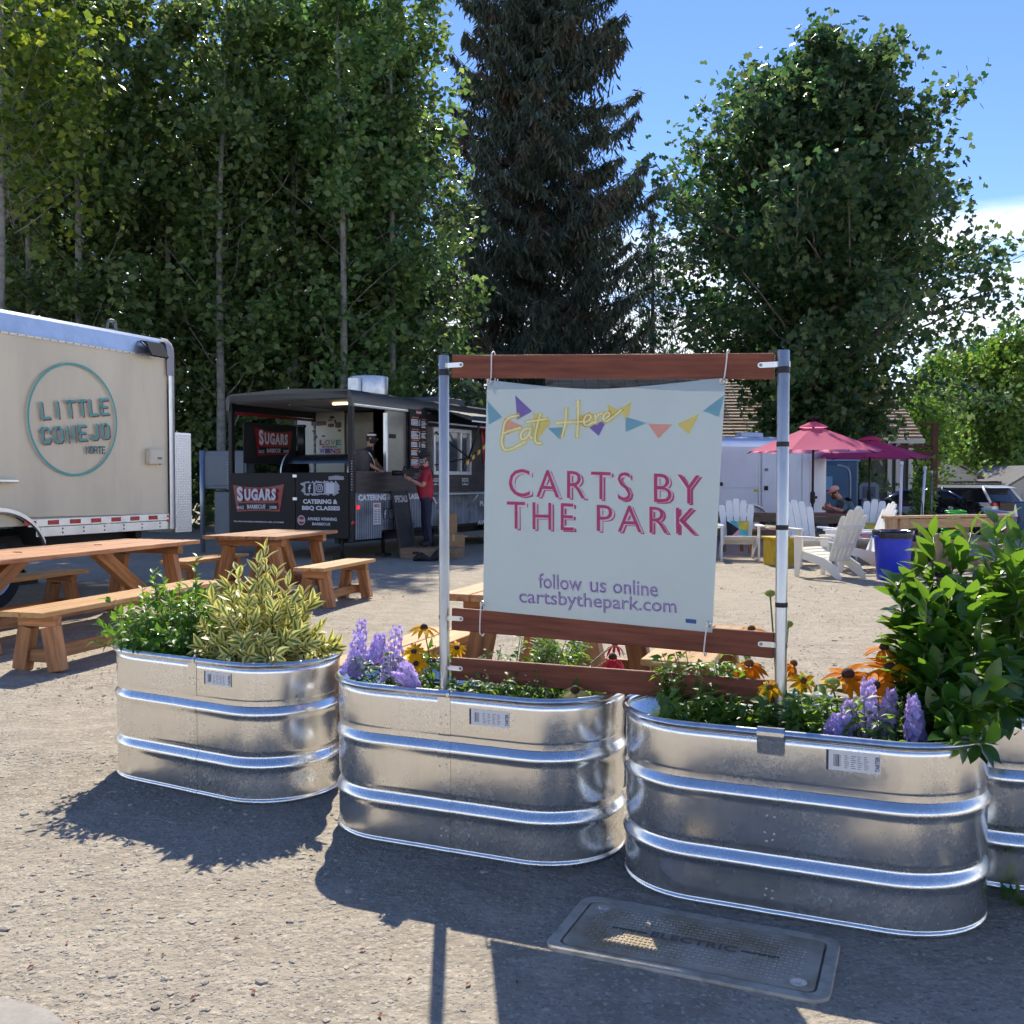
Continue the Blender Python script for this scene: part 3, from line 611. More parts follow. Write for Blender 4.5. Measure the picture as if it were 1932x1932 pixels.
def bench(loc, rz, Lx, label):
    t = thing('picnic_bench', label, 'bench', loc, rz, 'cedar picnic benches'); W = .38; H = .455; rd = random.Random(int(Lx * 100) + int(loc[0] * 90))
    for i in range(2):
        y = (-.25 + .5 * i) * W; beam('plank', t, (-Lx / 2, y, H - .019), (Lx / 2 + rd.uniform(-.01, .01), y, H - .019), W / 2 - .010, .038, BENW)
    for sx_ in (-1, 1):
        x = sx_ * (Lx / 2 - .2)
        beam('cleat', t, (x, -W / 2 + .03, H - .083), (x, W / 2 - .03, H - .083), .088, .088, CEDAR)
        for sy_ in (-1, 1): beam('leg', t, (x, sy_ * .10, H - .129), (x, sy_ * .16, 0), .088, .12, CEDAR, up=(0, 1, .2))
        beam('cross_rail', t, (x, -.11, .11), (x, .11, .11), .04, .10, CEDAR)
    beam('long_rail', t, (-Lx / 2 + .222, 0, .11), (Lx / 2 - .222, 0, .11), .05, .10, CEDAR)
    return t
U = math.atan2(.963, .27)
table((-4.22, 9.14, 0), U, 3.1, 'long red-brown picnic table at left beside the cream trailer')
bench((-3.23, 8.20, 0), U, 2.4, 'long pale bench nearest at left behind the green shrub')
bench((-5.05, 9.42, 0), U, 2.4, 'bench on the far side of the long left table by the cream trailer')
table((-2.92, 12.0, 0), U, 1.6, 'short picnic table in front of the black trailer')
bench((-2.03, 11.32, 0), U, 1.4, 'short bench on the right of the table before the black trailer')
bench((-3.82, 12.24, 0), U, 1.4, 'short bench on the left of the table before the black trailer')
U2 = math.atan2(.937, .35)
table((.31, 6.08, 0), U2, 1.6, 'picnic table partly hidden behind the banner')
bench((-.60, 5.64, 0), U2, 1.4, 'bench left of the banner behind the purple spires')
bench((1.10, 5.78, 0), U2, 1.4, 'bench seen under the right half of the banner')
# ================================================================== cream food trailer, left
def px_local(t, p0, n):                    # pixel -> local point of thing t on a local plane
    Mi = loc_of(t); Mw = Mi.inverted(); P0 = Mw @ Vector(p0); Nn = (Mw.to_3x3() @ Vector(n)).normalized()
    return lambda px, py: Mi @ on_plane(px, py, P0, Nn)
ALU = mk('aluminium', (.72, .74, .77), .32, .9, var=.12, scale=5, rvar=.05); ALU2 = mk('aluminium_skin', (.60, .63, .68), .38, .85, var=.12, scale=3)
CREAM = mk('cream_panel', (.71, .65, .49), .40, var=.13, scale=1.6, stretch=(1, 1, .22), coat=.12, bump=.04, bscale=2.5, bdist=.02)
BLK = mk('black_paint', (.010, .010, .012), .42, spec=.35); BLKM = mk('matt_black', (.012, .012, .013), .65); RUB = mk('rubber', (.018, .018, .018), .8); GREY = mk('grey_steel', (.18, .19, .20), .5, .5)
WHITE = mk('white_paint', (.74, .74, .73), .4); REDL = mk('red_reflector', (.45, .015, .02), .25, coat=.4)
def wheel(parent, c, r, w, ax='y', rim=None):
    M = {'y': Matrix.Rotation(R(90), 3, 'X'), 'x': Matrix.Rotation(R(90), 3, 'Y')}[ax]
    b = MB(); b.lathe([(r * .62, -w / 2), (r * .93, -w / 2), (r, -w * .35), (r, w * .35), (r * .93, w / 2), (r * .62, w / 2)], c, 28, M=M); wh = b.build('wheel', RUB, parent, 40)
    b = MB(); b.lathe([(0, w * .36), (r * .2, w * .38), (r * .25, w * .25), (r * .55, w * .28), (r * .62, w * .45), (r * .62, -w * .45), (r * .5, -w * .4), (0, -w * .36)], c, 20, M=M)
    b.build('rim', rim or ALU, wh, 40)
    for k in range(5):
        a = k * 2 * math.pi / 5; p = M @ Vector((r * .42 * math.cos(a), r * .42 * math.sin(a), w * .27))
        b = MB(); b.lathe([(0, .03), (r * .09, .03), (r * .12, -.01)], Vector(c) + p, 8, M=M); b.build('rim_slot', BLKM, wh)
    return wh
def cream_trailer():
    u = Vector((.385, .923, 0)).normalized(); rz = math.atan2(u.y, u.x); corner = Vector((-4.54, 13.0, 0)); Lx = 6.2; W = 2.4
    t = thing('food_trailer', 'cream food trailer with teal circle lettering at left', 'food trailer', corner, rz)
    Z0, Z1, ZS, ZR = .80, 3.28, .97, 3.03     # floor, roof top, top of skirt, foot of roof rail
    P = px_local(t, (0, 0, 0), (0, -1, 0))
    tw = 2.66; wr = .56; wz = .50                         # wheel arch centre (back from the corner) and radius
    def arch(n=18): return [(-tw + wr * 1.15 * math.cos(a), wz + wr * math.sin(a)) for a in np.linspace(0, math.pi, n)]
    M = frame((0, 0, 0), (1, 0, 0), (0, 0, 1))
    # side skin with the arch cut out
    ar = [(x, max(z, ZS)) for x, z in arch()]
    poly = [(-.025, ZS), (-.025, ZR), (-Lx, ZR), (-Lx, ZS)] + [(x, z) for x, z in reversed(arch()) if z > ZS]
    b = MB(); b.prism(poly, M, -.03); b.build('side_panel', CREAM, t)
    b = MB(); b.box((-Lx / 2 - .05, W / 2 + .02, (ZR + Z0) / 2 + .05), (Lx - .2, W - .06, ZR - Z0 - .1)); b.build('inner_box', CREAM, t)
    for k, x in enumerate((-1.30, -2.6, -3.85, -5.1)):   # panel joints: slim strips
        pass
    # roof rail: slanted aluminium fascia, rounded top
    b = MB(); prof = [(-.012, ZR - .03), (-.016, ZR - .005), (-.006, ZR), (.0, ZR + .03), (.03, Z1 - .05), (.06, Z1 - .01), (.14, Z1), (W / 2, Z1 + .05), (W - .02, Z1 - .02), (W, ZR)]
    b.ring_loft([[(-x, y, z) for y, z in prof] for x in (.0, Lx)], 0, False, True, False); b.build('roof_rail', ALU, t)
    b = MB(); x = -.15
    while x > -Lx: b.lathe([(0, .004), (.006, .003), (.009, 0)], (x, -.017, ZR - .018), 6, M=Matrix.Rotation(R(90), 3, 'X')); x -= .11
    o = b.build('rivets', GREY, t); o['kind'] = 'stuff'
    # rounded corner casting and bright corner post
    b = MB(); seg = [(.20 * math.sin(a), .20 - .20 * math.cos(a) - .034) for a in np.linspace(0, math.pi / 2, 9)]
    seg = [(-.03, -.034)] + seg + [(.20, .4)]
    b.ring_loft([[(x, y, z) for x, y in seg] for z in (Z0 - .03, ZR - .24)], 0, True, False, False); b.build('corner_post', ALU, t, 50)
    b = MB(); rows = []
    for z, k in ((ZR - .24, 0), (ZR + .04, 0), (ZR + .14, .005), (Z1 - .05, .025), (Z1 + .002, .07)): rows.append([(x - k * .6, y + k, z) for x, y in [(-.06, -.036)] + seg[1:]])
    b.ring_loft(rows, 0, True, False, False); b.build('corner_cap', mk('corner_plastic', (.33, .33, .37), .45), t, 60)
    b = MB(); b.box((.185, W / 2, (Z0 + Z1) / 2 - .05), (.02, W - .2, Z1 - Z0 - .15)); b.build('front_wall', ALU2, t)
    # skirt rails
    for z0, z1, o_, nm in ((ZS - .085, ZS + .005, .022, 'skirt_rail'), (Z0 - .03, ZS - .089, .012, 'skirt_rail')):
        b = MB(); xa = -tw + math.sqrt(max(.01, 1 - ((min(.99, max(0, (z0 + z1) / 2 - wz) / wr)) ** 2))) * wr * 1.15
        b.bev(((xa - .03) / 2, -o_ / 2 - .001, (z0 + z1) / 2), (-xa - .03, o_, z1 - z0), .004)
        b.build(nm, ALU, t)
    b = MB(); b.bev((-(Lx + tw + .6) / 2, -.008, (Z0 + ZS) / 2), (Lx - tw - .6, .016, ZS - Z0), .004); b.build('skirt_rail', ALU, t)
    # reflector tape squares and bolts, by their place in the picture
    zx = lambda x, y: (x * .2655, 558.5 + y * .2655)
    for xa, xb, yy in ((163, 247, 1643), (330, 409, 1636), (487, 564, 1630), (638, 709, 1622), (781, 849, 1615), (917, 981, 1608), (1047, 1110, 1605)):
        a = P(*zx(xa, yy)); c = P(*zx(xb, yy)); b = MB(); b.box(((a.x + c.x) / 2, -.024, ZS - .04), (c.x - a.x, .003, .052)); b.build('reflector', REDL, t)
    for xx in (280, 440, 590, 737, 875, 1005, 1132):
        a = P(*zx(xx, 1670))
        for dz in (.0, -.045): b = MB(); b.lathe([(0, .006), (.01, .005), (.013, 0)], (a.x, -.0135, ZS - .118 + dz), 6, M=Matrix.Rotation(R(90), 3, 'X')); b.build('bolt', GREY, t)
    b = MB(); b.box((-.04, -.024, ZS - .03), (.07, .012, .03)); b.box((-.04, -.024, ZS - .085), (.07, .012, .028)); b.build('marker_lamp', mk('amber_red', (.6, .06, .02), .3, coat=.3), t)
    # wheel arch lip, fender and wheels
    b = MB(); pts = [(-tw + (wr + .0) * 1.15 * math.cos(a), -.02, wz + wr * math.sin(a)) for a in np.linspace(R(18), R(162), 20)]
    rin = [[(x, y, z), (x, y - .03, z + .012), (x, y - .03, z + .055), (x, y, z + .06)] for x, y, z in pts]; b.ring_loft(rin, 0, True, True); b.build('arch_lip', ALU, t, 40)
    b = MB(); b.ring_loft([[(x, .01, z), (x, .30, z)] for x, _, z in [(p[0], 0, p[2]) for p in pts]], 0, True, False, False); b.build('wheel_well', BLKM, t)
    wheel(t, (-tw + .02, .16, .37), .37, .22); wheel(t, (-tw - .86, .16, .37), .37, .22)
    # frame, axle and jacks under the floor
    b = MB(); b.box((-Lx / 2, .45, Z0 - .10), (Lx - .3, .09, .14)); b.box((-Lx / 2, W - .45, Z0 - .10), (Lx - .3, .09, .14)); b.box((-.3, W / 2, Z0 - .09), (.1, W - .5, .10)); b.build('chassis', BLKM, t)
    for x in (-.75, -2.1 - .35):
        o_ = .0; y = W - .35; b = MB()
        for s_ in (-1, 1):
            b.tube([(x + s_ * .34, y, Z0 - .17), (x + s_ * .03, y, .40)], .026, 6); b.tube([(x + s_ * .03, y, .40), (x + s_ * .30, y, .06)], .026, 6)
        b.box((x, y, .03), (.72, .2, .06)); b.build('scissor_jack', BLK, t)
    # tongue box of tread plate
    b = MB(); b.bev((.40, .36, 1.38), (.32, .5, 1.36), .01); tb = b.build('tool_box', mk('tread_plate', (.60, .62, .66), .30, 1), t)
    b = MB()
    for i in range(9):
        for j in range(38):
            b.box((.265 + .034 * i, .108, .74 + .0345 * j), (.026, .005, .007), Matrix.Rotation(R(45 if (i + j) % 2 else -45), 3, 'Y'))
    o = b.build('tread_bars', MT['tread_plate'], tb); o['kind'] = 'stuff'
    # flood light, service box, shelf, hook, roof fitting
    fl = P(282, 661); b = MB(); d = .10; Mf = Matrix.Rotation(R(-28), 3, 'X')
    b.box((fl.x, -d - .02, fl.z), (.30, .03, .21), Mf); b.tube([(fl.x - .16, -.005, fl.z + .10), (fl.x - .16, -d, fl.z)], .01, 6); b.tube([(fl.x + .16, -.005, fl.z + .10), (fl.x + .16, -d, fl.z)], .01, 6); b.tube([(fl.x - .16, -.006, fl.z + .10), (fl.x + .16, -.006, fl.z + .10)], .012, 6)
    f = b.build('flood_light', BLKM, t); b = MB(); b.box((fl.x, -d - .036, fl.z - .006), (.24, .006, .15), Mf); b.build('lamp_glass', mk('lamp_glass', (.55, .53, .46), .15, coat=.5), f)
    b = MB(); b.bev((-.31, -.045, P(299, 862).z), (.25, .085, .20), .012, seg=2); sb = b.build('service_box', mk('cream_plastic', (.66, .62, .50), .45), t)
    b = MB(); b.box((-.27, -.090, P(299, 865).z), (.075, .006, .028)); b.lathe([(0, .004), (.012, .003), (.012, 0)], (-.27, -.09, P(299, 876).z), 8, M=Matrix.Rotation(R(90), 3, 'X')); b.build('latch', GREY, sb)
    sh = P(12, 907); b = MB(); b.bev((sh.x - .55, -.04, sh.z), (1.3, .07, .03), .004); b.build('counter_shelf', ALU, t)
    b = MB(); b.tube(smooth([(-.75, .3, Z1 + .01), (-.72, .3, Z1 + .14), (-.62, .3, Z1 + .15), (-.60, .3, Z1 + .05)]), .02, 6); b.box((-.7, .3, Z1 + .03), (.16, .1, .03)); b.build('roof_fitting', GREY, t)
    # lettering: circle and drawn letters
    TEAL = mk('teal_vinyl', (.06, .36, .35), .4); MAR = mk('maroon_vinyl', (.20, .02, .045), .4)
    c = P(137, 792); r = (P(137, 685).z - P(137, 898).z) / 2
    b = MB(); n = 72; yv = -.0325
    for k in range(n):
        a0, a1 = 2 * math.pi * k / n, 2 * math.pi * (k + 1) / n
        b.add([(c.x + q * math.cos(a), yv, c.z + q * math.sin(a)) for q, a in ((r, a0), (r, a1), (r - .026, a1), (r - .026, a0))], [(3, 2, 1, 0)])
    b.build('circle_line', TEAL, t)
    G = {'L': [[(0, 1), (0, 0), (.62, 0)]], 'I': [[(.3, 1), (.3, 0)]], 'T': [[(0, 1), (.7, 1)], [(.35, 1), (.35, 0)]], 'E': [[(.62, 1), (0, 1), (0, 0), (.62, 0)], [(0, .5), (.5, .5)]],
         'C': [[(.66, .72), (.66, .86), (.5, 1), (.16, 1), (0, .84), (0, .16), (.16, 0), (.5, 0), (.66, .16), (.66, .28)]], 'O': [[(.33, 1), (.16, 1), (0, .84), (0, .16), (.16, 0), (.5, 0), (.66, .16), (.66, .84), (.5, 1), (.33, 1)]],
         'N': [[(0, 0), (0, 1), (.66, 0), (.66, 1)]], 'J': [[(.66, 1), (.66, .16), (.5, 0), (.16, 0), (0, .16), (0, .3)]], 'R': [[(0, 0), (0, 1), (.5, 1), (.66, .86), (.66, .62), (.5, .48), (0, .48)], [(.36, .48), (.66, 0)]]}
    def word(w, a, z0, bq, z1, cap, mat, nm, sw, sh=0.0, y=yv):
        Mw = frame((a, y, z0), (bq - a, 0, z1 - z0), (0, 0, 1)); ln = math.hypot(bq - a, z1 - z0); n = len(w); wd = .66 * cap * .88; step = (ln - wd) / (n - 1)
        for i, ch in enumerate(w):
            b = MB()
            for s_ in G[ch]: stroke(b, [(i * step + x * cap * .88 + sh, y_ * cap - sh) for x, y_ in s_], sw, Mw, .0)
            b.build(nm, mat, t)
    for w, l, r_, cap in (('LITTLE', (72.5, 789), (205, 781), .175), ('CONEJO', (74, 836), (206, 826), .165)):
        a = P(*l); q = P(*r_)
        word(w, a.x + .03, a.z, q.x - .03, q.z, cap, MAR, 'letter_shade', .028, .015, yv - .0008); word(w, a.x + .03, a.z, q.x - .03, q.z, cap, TEAL, 'letter', .028, 0, yv - .0020)
    a = P(159, 855); q = P(194.6, 855); word('NORTE', a.x, a.z, q.x, q.z, .075, mk('slate_vinyl', (.05, .13, .14), .4), 'letter', .016)
    # water splashes dried low on the panel
cream_trailer()

# ================================================================== black barbecue trailer
def planks_print():
    m = bpy.data.materials.new('corrugated_print'); m.use_nodes = True; t_ = m.node_tree; N = t_.nodes; L = t_.links.new; p = N['Principled BSDF']
    c = N.new('ShaderNodeTexCoord'); w = N.new('ShaderNodeTexWave'); w.bands_direction = 'X'; w.inputs['Scale'].default_value = 5.5; w.inputs['Distortion'].default_value = .4; L(c.outputs['Object'], w.inputs['Vector'])
    n = N.new('ShaderNodeTexNoise'); n.inputs['Scale'].default_value = 3; n.inputs['Detail'].default_value = 6; L(c.outputs['Object'], n.inputs['Vector'])
    a = N.new('ShaderNodeMix'); a.data_type = 'RGBA'; a.inputs['A'].default_value = (.05, .06, .075, 1); a.inputs['B'].default_value = (.30, .35, .42, 1); L(w.outputs['Fac'], a.inputs['Factor'])
    d = N.new('ShaderNodeMix'); d.data_type = 'RGBA'; d.blend_type = 'MULTIPLY'; d.inputs['B'].default_value = (.35, .34, .36, 1); r = N.new('ShaderNodeMapRange'); r.inputs['From Min'].default_value = .45; r.inputs['From Max'].default_value = .7
    L(n.outputs['Fac'], r.inputs['Value']); L(r.outputs[0], d.inputs['Factor']); L(a.outputs['Result'], d.inputs['A']); L(d.outputs['Result'], p.inputs['Base Color']); p.inputs['Roughness'].default_value = .4
    return m
def bbq_trailer():
    u = Vector((.444, .896, 0)).normalized(); rz = math.atan2(u.y, u.x); org = Vector((-2.775, 17.0, 0)); W = 2.76; Lx = 8.0; H = 3.00; ZF = .58; ZW = 1.55; PD = 2.55
    t = thing('barbecue_trailer', 'black barbecue food trailer with open porch and red logos', 'food trailer', org, rz)
    REAR = px_local(t, (0, 0, 0), (-1, 0, 0)); SIDE = px_local(t, (0, 0, 0), (0, -1, 0))
    A = lambda x, y: (422.6 + .18363 * x, 701.9 + .18363 * y); B = lambda x, y: (649 + .17191 * x, 739.6 + .17191 * y)
    RED = mk('logo_red', (.34, .018, .03), .35, coat=.3); SIGNW = mk('vinyl_white', (.70, .71, .76), .4); COR = planks_print(); DARKW = mk('dark_plank_print', (.028, .022, .024), .4, col2=(.07, .055, .055), scale=3, stretch=(.6, 1, 9), c2=(.45, .7))
    INS = mk('interior_metal', (.26, .25, .21), .36, .55, var=.15, scale=2); GALVP = mk('duct_galv', (.62, .65, .70), .35, .8, var=.2, scale=7)
    # floor, chassis
    b = MB(); b.box((Lx / 2, W / 2, ZF - .06), (Lx, W - .06, .12)); b.build('floor', BLKM, t)
    b = MB(); b.box((Lx / 2, .4, ZF - .2), (Lx - .2, .1, .16)); b.box((Lx / 2, W - .4, ZF - .2), (Lx - .2, .1, .16)); b.build('chassis', BLKM, t)
    for x in (.12, 1.4, 3.2): b = MB(); b.tube([(x, .3, ZF - .15), (x, .3, .05)], .035, 8); b.box((x, .3, .025), (.22, .22, .05)); b.build('jack_stand', BLKM, t)
    for x in (5.6, 6.4): wheel(t, (x, .02, .36), .36, .22)
    # rear gate panels
    ysp = REAR(559.4, 950).y
    for y0, y1 in ((.05, ysp - .006), (ysp + .006, W - .05)):
        b = MB(); b.bev((-.015, (y0 + y1) / 2, (ZF - .18 + ZW) / 2), (.04, y1 - y0, ZW - ZF + .18), .006); b.build('rear_panel', mk('panel_black', (.009, .009, .011), .5, spec=.3), t)
    for py in (898, 941):
        h = REAR(559.5, py); b = MB(); b.box((-.042, ysp, h.z), (.012, .09, .05)); b.build('hinge', ALU, t)
    # posts and roof
    for nm, x, y in (('post', .03, .03), ('post', .03, W - .03), ('post', PD, .03), ('post', PD, W - .03)):
        b = MB(); b.bev((x, y, (ZF - .25 + H - .12) / 2), (.09, .09, H - .12 - ZF + .25), .012); b.build(nm, BLK, t)
    rp = [(-.03, H - .30), (-.035, H - .12), (-.015, H - .05), (.05, H - .012), (.12, H), (W / 2, H + .05), (W - .12, H), (W - .05, H - .012), (W + .015, H - .05), (W + .035, H - .12), (W + .03, H - .30), (W - .04, H - .30), (W - .06, H - .15), (W / 2, H - .14), (.06, H - .15), (.04, H - .30)]
    n_ = len(rp); b = MB()
    b.ring_loft([[(x, y, z) for y, z in rp] for x in (-.04, Lx)], 0, True, True); b.build('roof', mk('roof_black', (.014, .016, .022), .32, coat=.2), t, 35)
    b = MB(); b.box((-.005, W / 2, H - .10), (.07, W - .1, .13)); b.build('header_rail', BLK, t)
    b = MB(); b.box((1.3, W - .01, H - .335), (2.4, .03, .05)); b.build('red_trim', RED, t)
    b = MB(); b.box((PD / 2 + .02, -.041, H - .262), (Lx * .32, .012, .018)); b.box((PD / 2 + .02, -.041, H - .285), (Lx * .32, .012, .006)); b.build('gutter_strip', ALU, t)
    # ceiling (warm grey) over porch, lit strip lamp
    b = MB(); b.box((PD / 2, W / 2, H - .165), (PD - .1, W - .2, .02)); b.build('ceiling', mk('porch_ceiling', (.30, .27, .23), .5), t)
    lp = Vector((.55, .62, 0)); b = MB(); b.bev((lp.x, lp.y, H - .20), (.07, .36, .035), .01); b.build('strip_lamp', mk('strip_lamp_glow', (1, .80, .38), .4, emit=3.0), t)
    b = MB(); b.box((PD / 2 + .2, W * .62, H - .19), (PD - .5, .02, .02)); b.build('conduit', ALU, t)
    # porch half walls along both sides
    xm = SIDE(767, 900).x
    b = MB(); b.bev((.08 + (xm - .08) / 2, -.002, (1.19 + ZW) / 2), (xm - .08, .045, ZW - 1.19), .004); b.build('half_wall', DARKW, t)
    b = MB(); b.bev(((xm + .08) / 2, .0, ZW + .012), (xm - .06, .10, .025), .004); b.build('wall_cap', mk('shelf_dark', (.07, .065, .07), .4), t)
    xc = SIDE(*B(400, 1400)).x; zb = SIDE(*B(300, 1610)).z; zb2 = SIDE(*B(550, 1505)).z
    b = MB(); b.bev((.06 + (xc - .06) / 2, -.004, (zb + 1.188) / 2), (xc - .06, .05, 1.186 - zb), .004); b.build('skirt_panel', COR, t)
    b = MB(); b.bev(((xc + xm) / 2 + .003, -.004, (zb2 + 1.188) / 2), (xm - xc - .004, .05, 1.186 - zb2), .004); b.build('skirt_panel', COR, t)
    b = MB(); b.bev((PD / 2, W, (ZF + 1.2) / 2), (PD, .045, 1.2 - ZF), .004); b.build('half_wall', BLK, t)
    # kitchen box
    b = MB(); b.box((PD + .02, W * .72, (ZF + H - .2) / 2), (.05, W * .5, H - .2 - ZF)); b.build('bulkhead', INS, t)
    b = MB(); b.box((PD + .45, .25, H - .45), (.9, .4, .3)); b.build('hood', INS, t)
    b = MB(); b.box((Lx / 2 + PD / 2, W, (ZF + H - .2) / 2), (Lx - PD, .05, H - .2 - ZF)); b.box((Lx - .02, W / 2, (ZF + H - .2) / 2), (.05, W, H - .2 - ZF)); b.build('far_walls', BLK, t)
    # side opening: steel inner wall, door post
    a = SIDE(*B(480, 300)); c = SIDE(*B(690, 880))
    b = MB(); b.box(((a.x + c.x) / 2, .035, (c.z + H - .3) / 2), (c.x - a.x, .05, H - .3 - c.z)); sw = b.build('inner_wall', INS, t)
    b = MB(); b.box((a.x - .03, .03, (c.z + H - .34) / 2), (.05, .06, H - .36 - c.z)); b.build('door_post', ALU, t)
    q = SIDE(*B(535, 485)); b = MB(); b.box((q.x, .004, q.z), (.2, .02, .075)); b.build('switch_plate', BLKM, sw)
    # kitchen side wall beyond the menu with a window hole
    wx0, wx1 = SIDE(*B(960, 600)).x, SIDE(*B(1375, 600)).x; wz0, wz1 = SIDE(*B(1150, 935)).z + .05, SIDE(*B(1150, 400)).z
    for x0, x1, z0, z1 in ((xm, wx0, 1.19, H - .28), (wx1, Lx, 1.19, H - .28), (wx0, wx1, 1.19, wz0), (wx0, wx1, wz1, H - .28)):
        b = MB(); b.box(((x0 + x1) / 2, .005, (z0 + z1) / 2), (x1 - x0, .05, z1 - z0)); b.build('side_wall', DARKW, t)
    b = MB(); b.bev(((xm + Lx) / 2, -.004, (zb2 + 1.188) / 2), (Lx - xm - .01, .05, 1.186 - zb2), .004); b.build('skirt_panel', COR, t)
    fr = MB(); fw = .07
    for x0, x1, z0, z1 in ((wx0, wx1, wz1 - fw, wz1), (wx0, wx1, wz0, wz0 + fw), (wx0, wx0 + fw, wz0 + fw, wz1 - fw), (wx1 - fw, wx1, wz0 + fw, wz1 - fw), ((wx0 + wx1) / 2 + .3, (wx0 + wx1) / 2 + .36, wz0 + fw, wz1 - fw)):
        fr.box(((x0 + x1) / 2, -.025, (z0 + z1) / 2), (x1 - x0 - .002, .06, z1 - z0 - .002))
    wn = fr.build('service_window', ALU, t)
    GL = mk('window_glass', (.05, .06, .07), .06, spec=.8)
    for x0, x1 in ((wx0 + fw, (wx0 + wx1) / 2 + .3), ((wx0 + wx1) / 2 + .36, wx1 - fw)):
        b = MB(); b.box(((x0 + x1) / 2, -.012, (wz0 + wz1) / 2), (x1 - x0, .008, wz1 - wz0 - 2 * fw)); b.build('pane', GL, wn)
    # raised flap over the window, struts, striped arm, awning
    b = MB(); b.box(((wx0 + wx1) / 2, -.28, wz1 + .06), (wx1 - wx0 + .3, .55, .03), Matrix.Rotation(R(6), 3, 'X')); b.build('window_flap', ALU2, t)
    a0 = SIDE(800, 772).x; b = MB()
    n = 8
    rows = []
    for i in range(n + 1):
        x = a0 + (Lx - .2 - a0) * i / n; s_ = .03 * math.sin(i * 2.3); rows.append([(x, -.03, H - .16), (x, -.55, H - .25 + s_ * .3), (x, -1.05, H - .36 + s_), (x, -1.08, H - .45 + s_), (x, -1.06, H - .45 + s_), (x, -.55, H - .28 + s_ * .3), (x, -.03, H - .19)])
    b.ring_loft(rows, 0, True, True); b.build('awning', mk('awning_black', (.022, .026, .038), .35, var=.4, scale=6, coat=.25), t, 50)
    b = MB(); b.tube([(a0, -1.075, H - .455), (Lx - .2, -1.075, H - .455)], .018, 6); b.build('awning_bar', ALU, t)
    for x in (a0 + .35, a0 + 2.7):
        b = MB(); b.tube([(x, -.04, H - .62), (x + .10, -.75, 1.86)], .02, 6); b.tube([(x + .10, -.75, 1.86), (x, -1.05, H - .46)], .02, 6); b.tube([(x + .10, -.75, 1.86), (x, -.04, 1.72)], .014, 6); b.build('awning_strut', BLK, t)
    yp = -.75; PL_ = px_local(t, (0, yp, 0), (0, -1, 0)); p0 = PL_(874, 881); p1 = PL_(935, 824)
    b = MB(); k = 12
    for i in range(k):
        a_, c_ = p0.lerp(p1, i / k), p0.lerp(p1, (i + 1) / k); d = (p1 - p0).normalized(); up = Vector((-d.z, 0, d.x)) * .035
        b.add([a_ - up, c_ - up + d * .02, c_ + up + d * .04, a_ + up + d * .02] + [q_ + Vector((0, .03, 0)) for q_ in (a_ - up, c_ - up + d * .02, c_ + up + d * .04, a_ + up + d * .02)], [(0, 1, 2, 3), (7, 6, 5, 4), (0, 4, 5, 1), (3, 2, 6, 7)], i % 2)
    b.build('striped_arm', [BLK, mk('hazard_yellow', (.62, .38, .05), .45)], t)
    # shelf with brackets, notices
    s0, s1 = SIDE(*B(930, 1120)), SIDE(*B(1490, 1120)); b = MB(); b.bev(((s0.x + s1.x) / 2, -.16, s0.z), (s1.x - s0.x, .30, .03), .004); sh = b.build('shelf', ALU, t)
    for x in (s0.x + .3, s1.x - .6): b = MB(); b.tube([(x, -.03, s0.z - .3), (x, -.28, s0.z - .03)], .012, 6); b.build('bracket', ALU, sh)
    for zx0, zx1, body in ((955, 1020, 'ORDER'), (1275, 1345, 'PICK-UP')):
        a = SIDE(*B(zx0, 945)); c = SIDE(*B(zx1, 1022)); b = MB(); b.box(((a.x + c.x) / 2, -.034, (a.z + c.z) / 2), (c.x - a.x, .012, a.z - c.z)); o = b.build('notice', BLKM, t)
        M = frame((a.x, -.042, c.z), (1, 0, 0), (0, 0, 1)); w, h = c.x - a.x, a.z - c.z; b = MB(); stroke(b, [(.01, .01), (w - .01, .01), (w - .01, h - .01), (.01, h - .01), (.01, .01)], .012, M); b.build('border', SIGNW, o)
        text('lettering', body, SIGNW, o, M, w * .12, w * .88, h * .45, h * .8, .02); text('lettering', 'HERE', SIGNW, o, M, w * .3, w * .7, h * .15, h * .32, .02)
    # logo plates
    def logo(name, par, PX, M, Q, yoff, full=True, mats=None):
        """Q: pixel corners tl, tr, br, bl; drawn in a local 2-D box mapped bilinearly"""
        tl, tr, br, bl = [PX(*q) for q in Q]
        def mp2(u_, v_, z=0): return bl.lerp(br, u_).lerp(tl.lerp(tr, u_), v_) + yoff * (1 + z)
        n = 14; top = [(i / n, 1 - .11 * math.sin(math.pi * i / n)) for i in range(n + 1)]; bot = [(.05 + .9 * i / n, .02 + .03 * math.sin(math.pi * i / n)) for i in range(n + 1)]
        def fill(bm_, f0, f1, mi, z):
            for i in range(n):
                L0, L1 = Vector(bot[i]).lerp(Vector(top[i]), f0), Vector(bot[i]).lerp(Vector(top[i]), f1); R0, R1 = Vector(bot[i + 1]).lerp(Vector(top[i + 1]), f0), Vector(bot[i + 1]).lerp(Vector(top[i + 1]), f1)
                bm_.face([mp2(*L0, z), mp2(*R0, z), mp2(*R1, z), mp2(*L1, z)], mi)
        b = MB(); fill(b, 0, 1, 0, 0); o = b.build(name, RED, par)
        b = MB(); 
        for i in range(n):
            q = [Vector(bot[i]).lerp(Vector(top[i]), .07), Vector(bot[i + 1]).lerp(Vector(top[i + 1]), .07), Vector(bot[i + 1]).lerp(Vector(top[i + 1]), .33), Vector(bot[i]).lerp(Vector(top[i]), .33)]
            if 0 < i < n - 1: b.face([mp2(*k_, .5) for k_ in q])
        b.build('logo_band', BLK, o)
        class MM:
            def __matmul__(s, q_): 
                v_ = q_.y; sag = 0
                return mp2(q_.x, v_, 1.0)
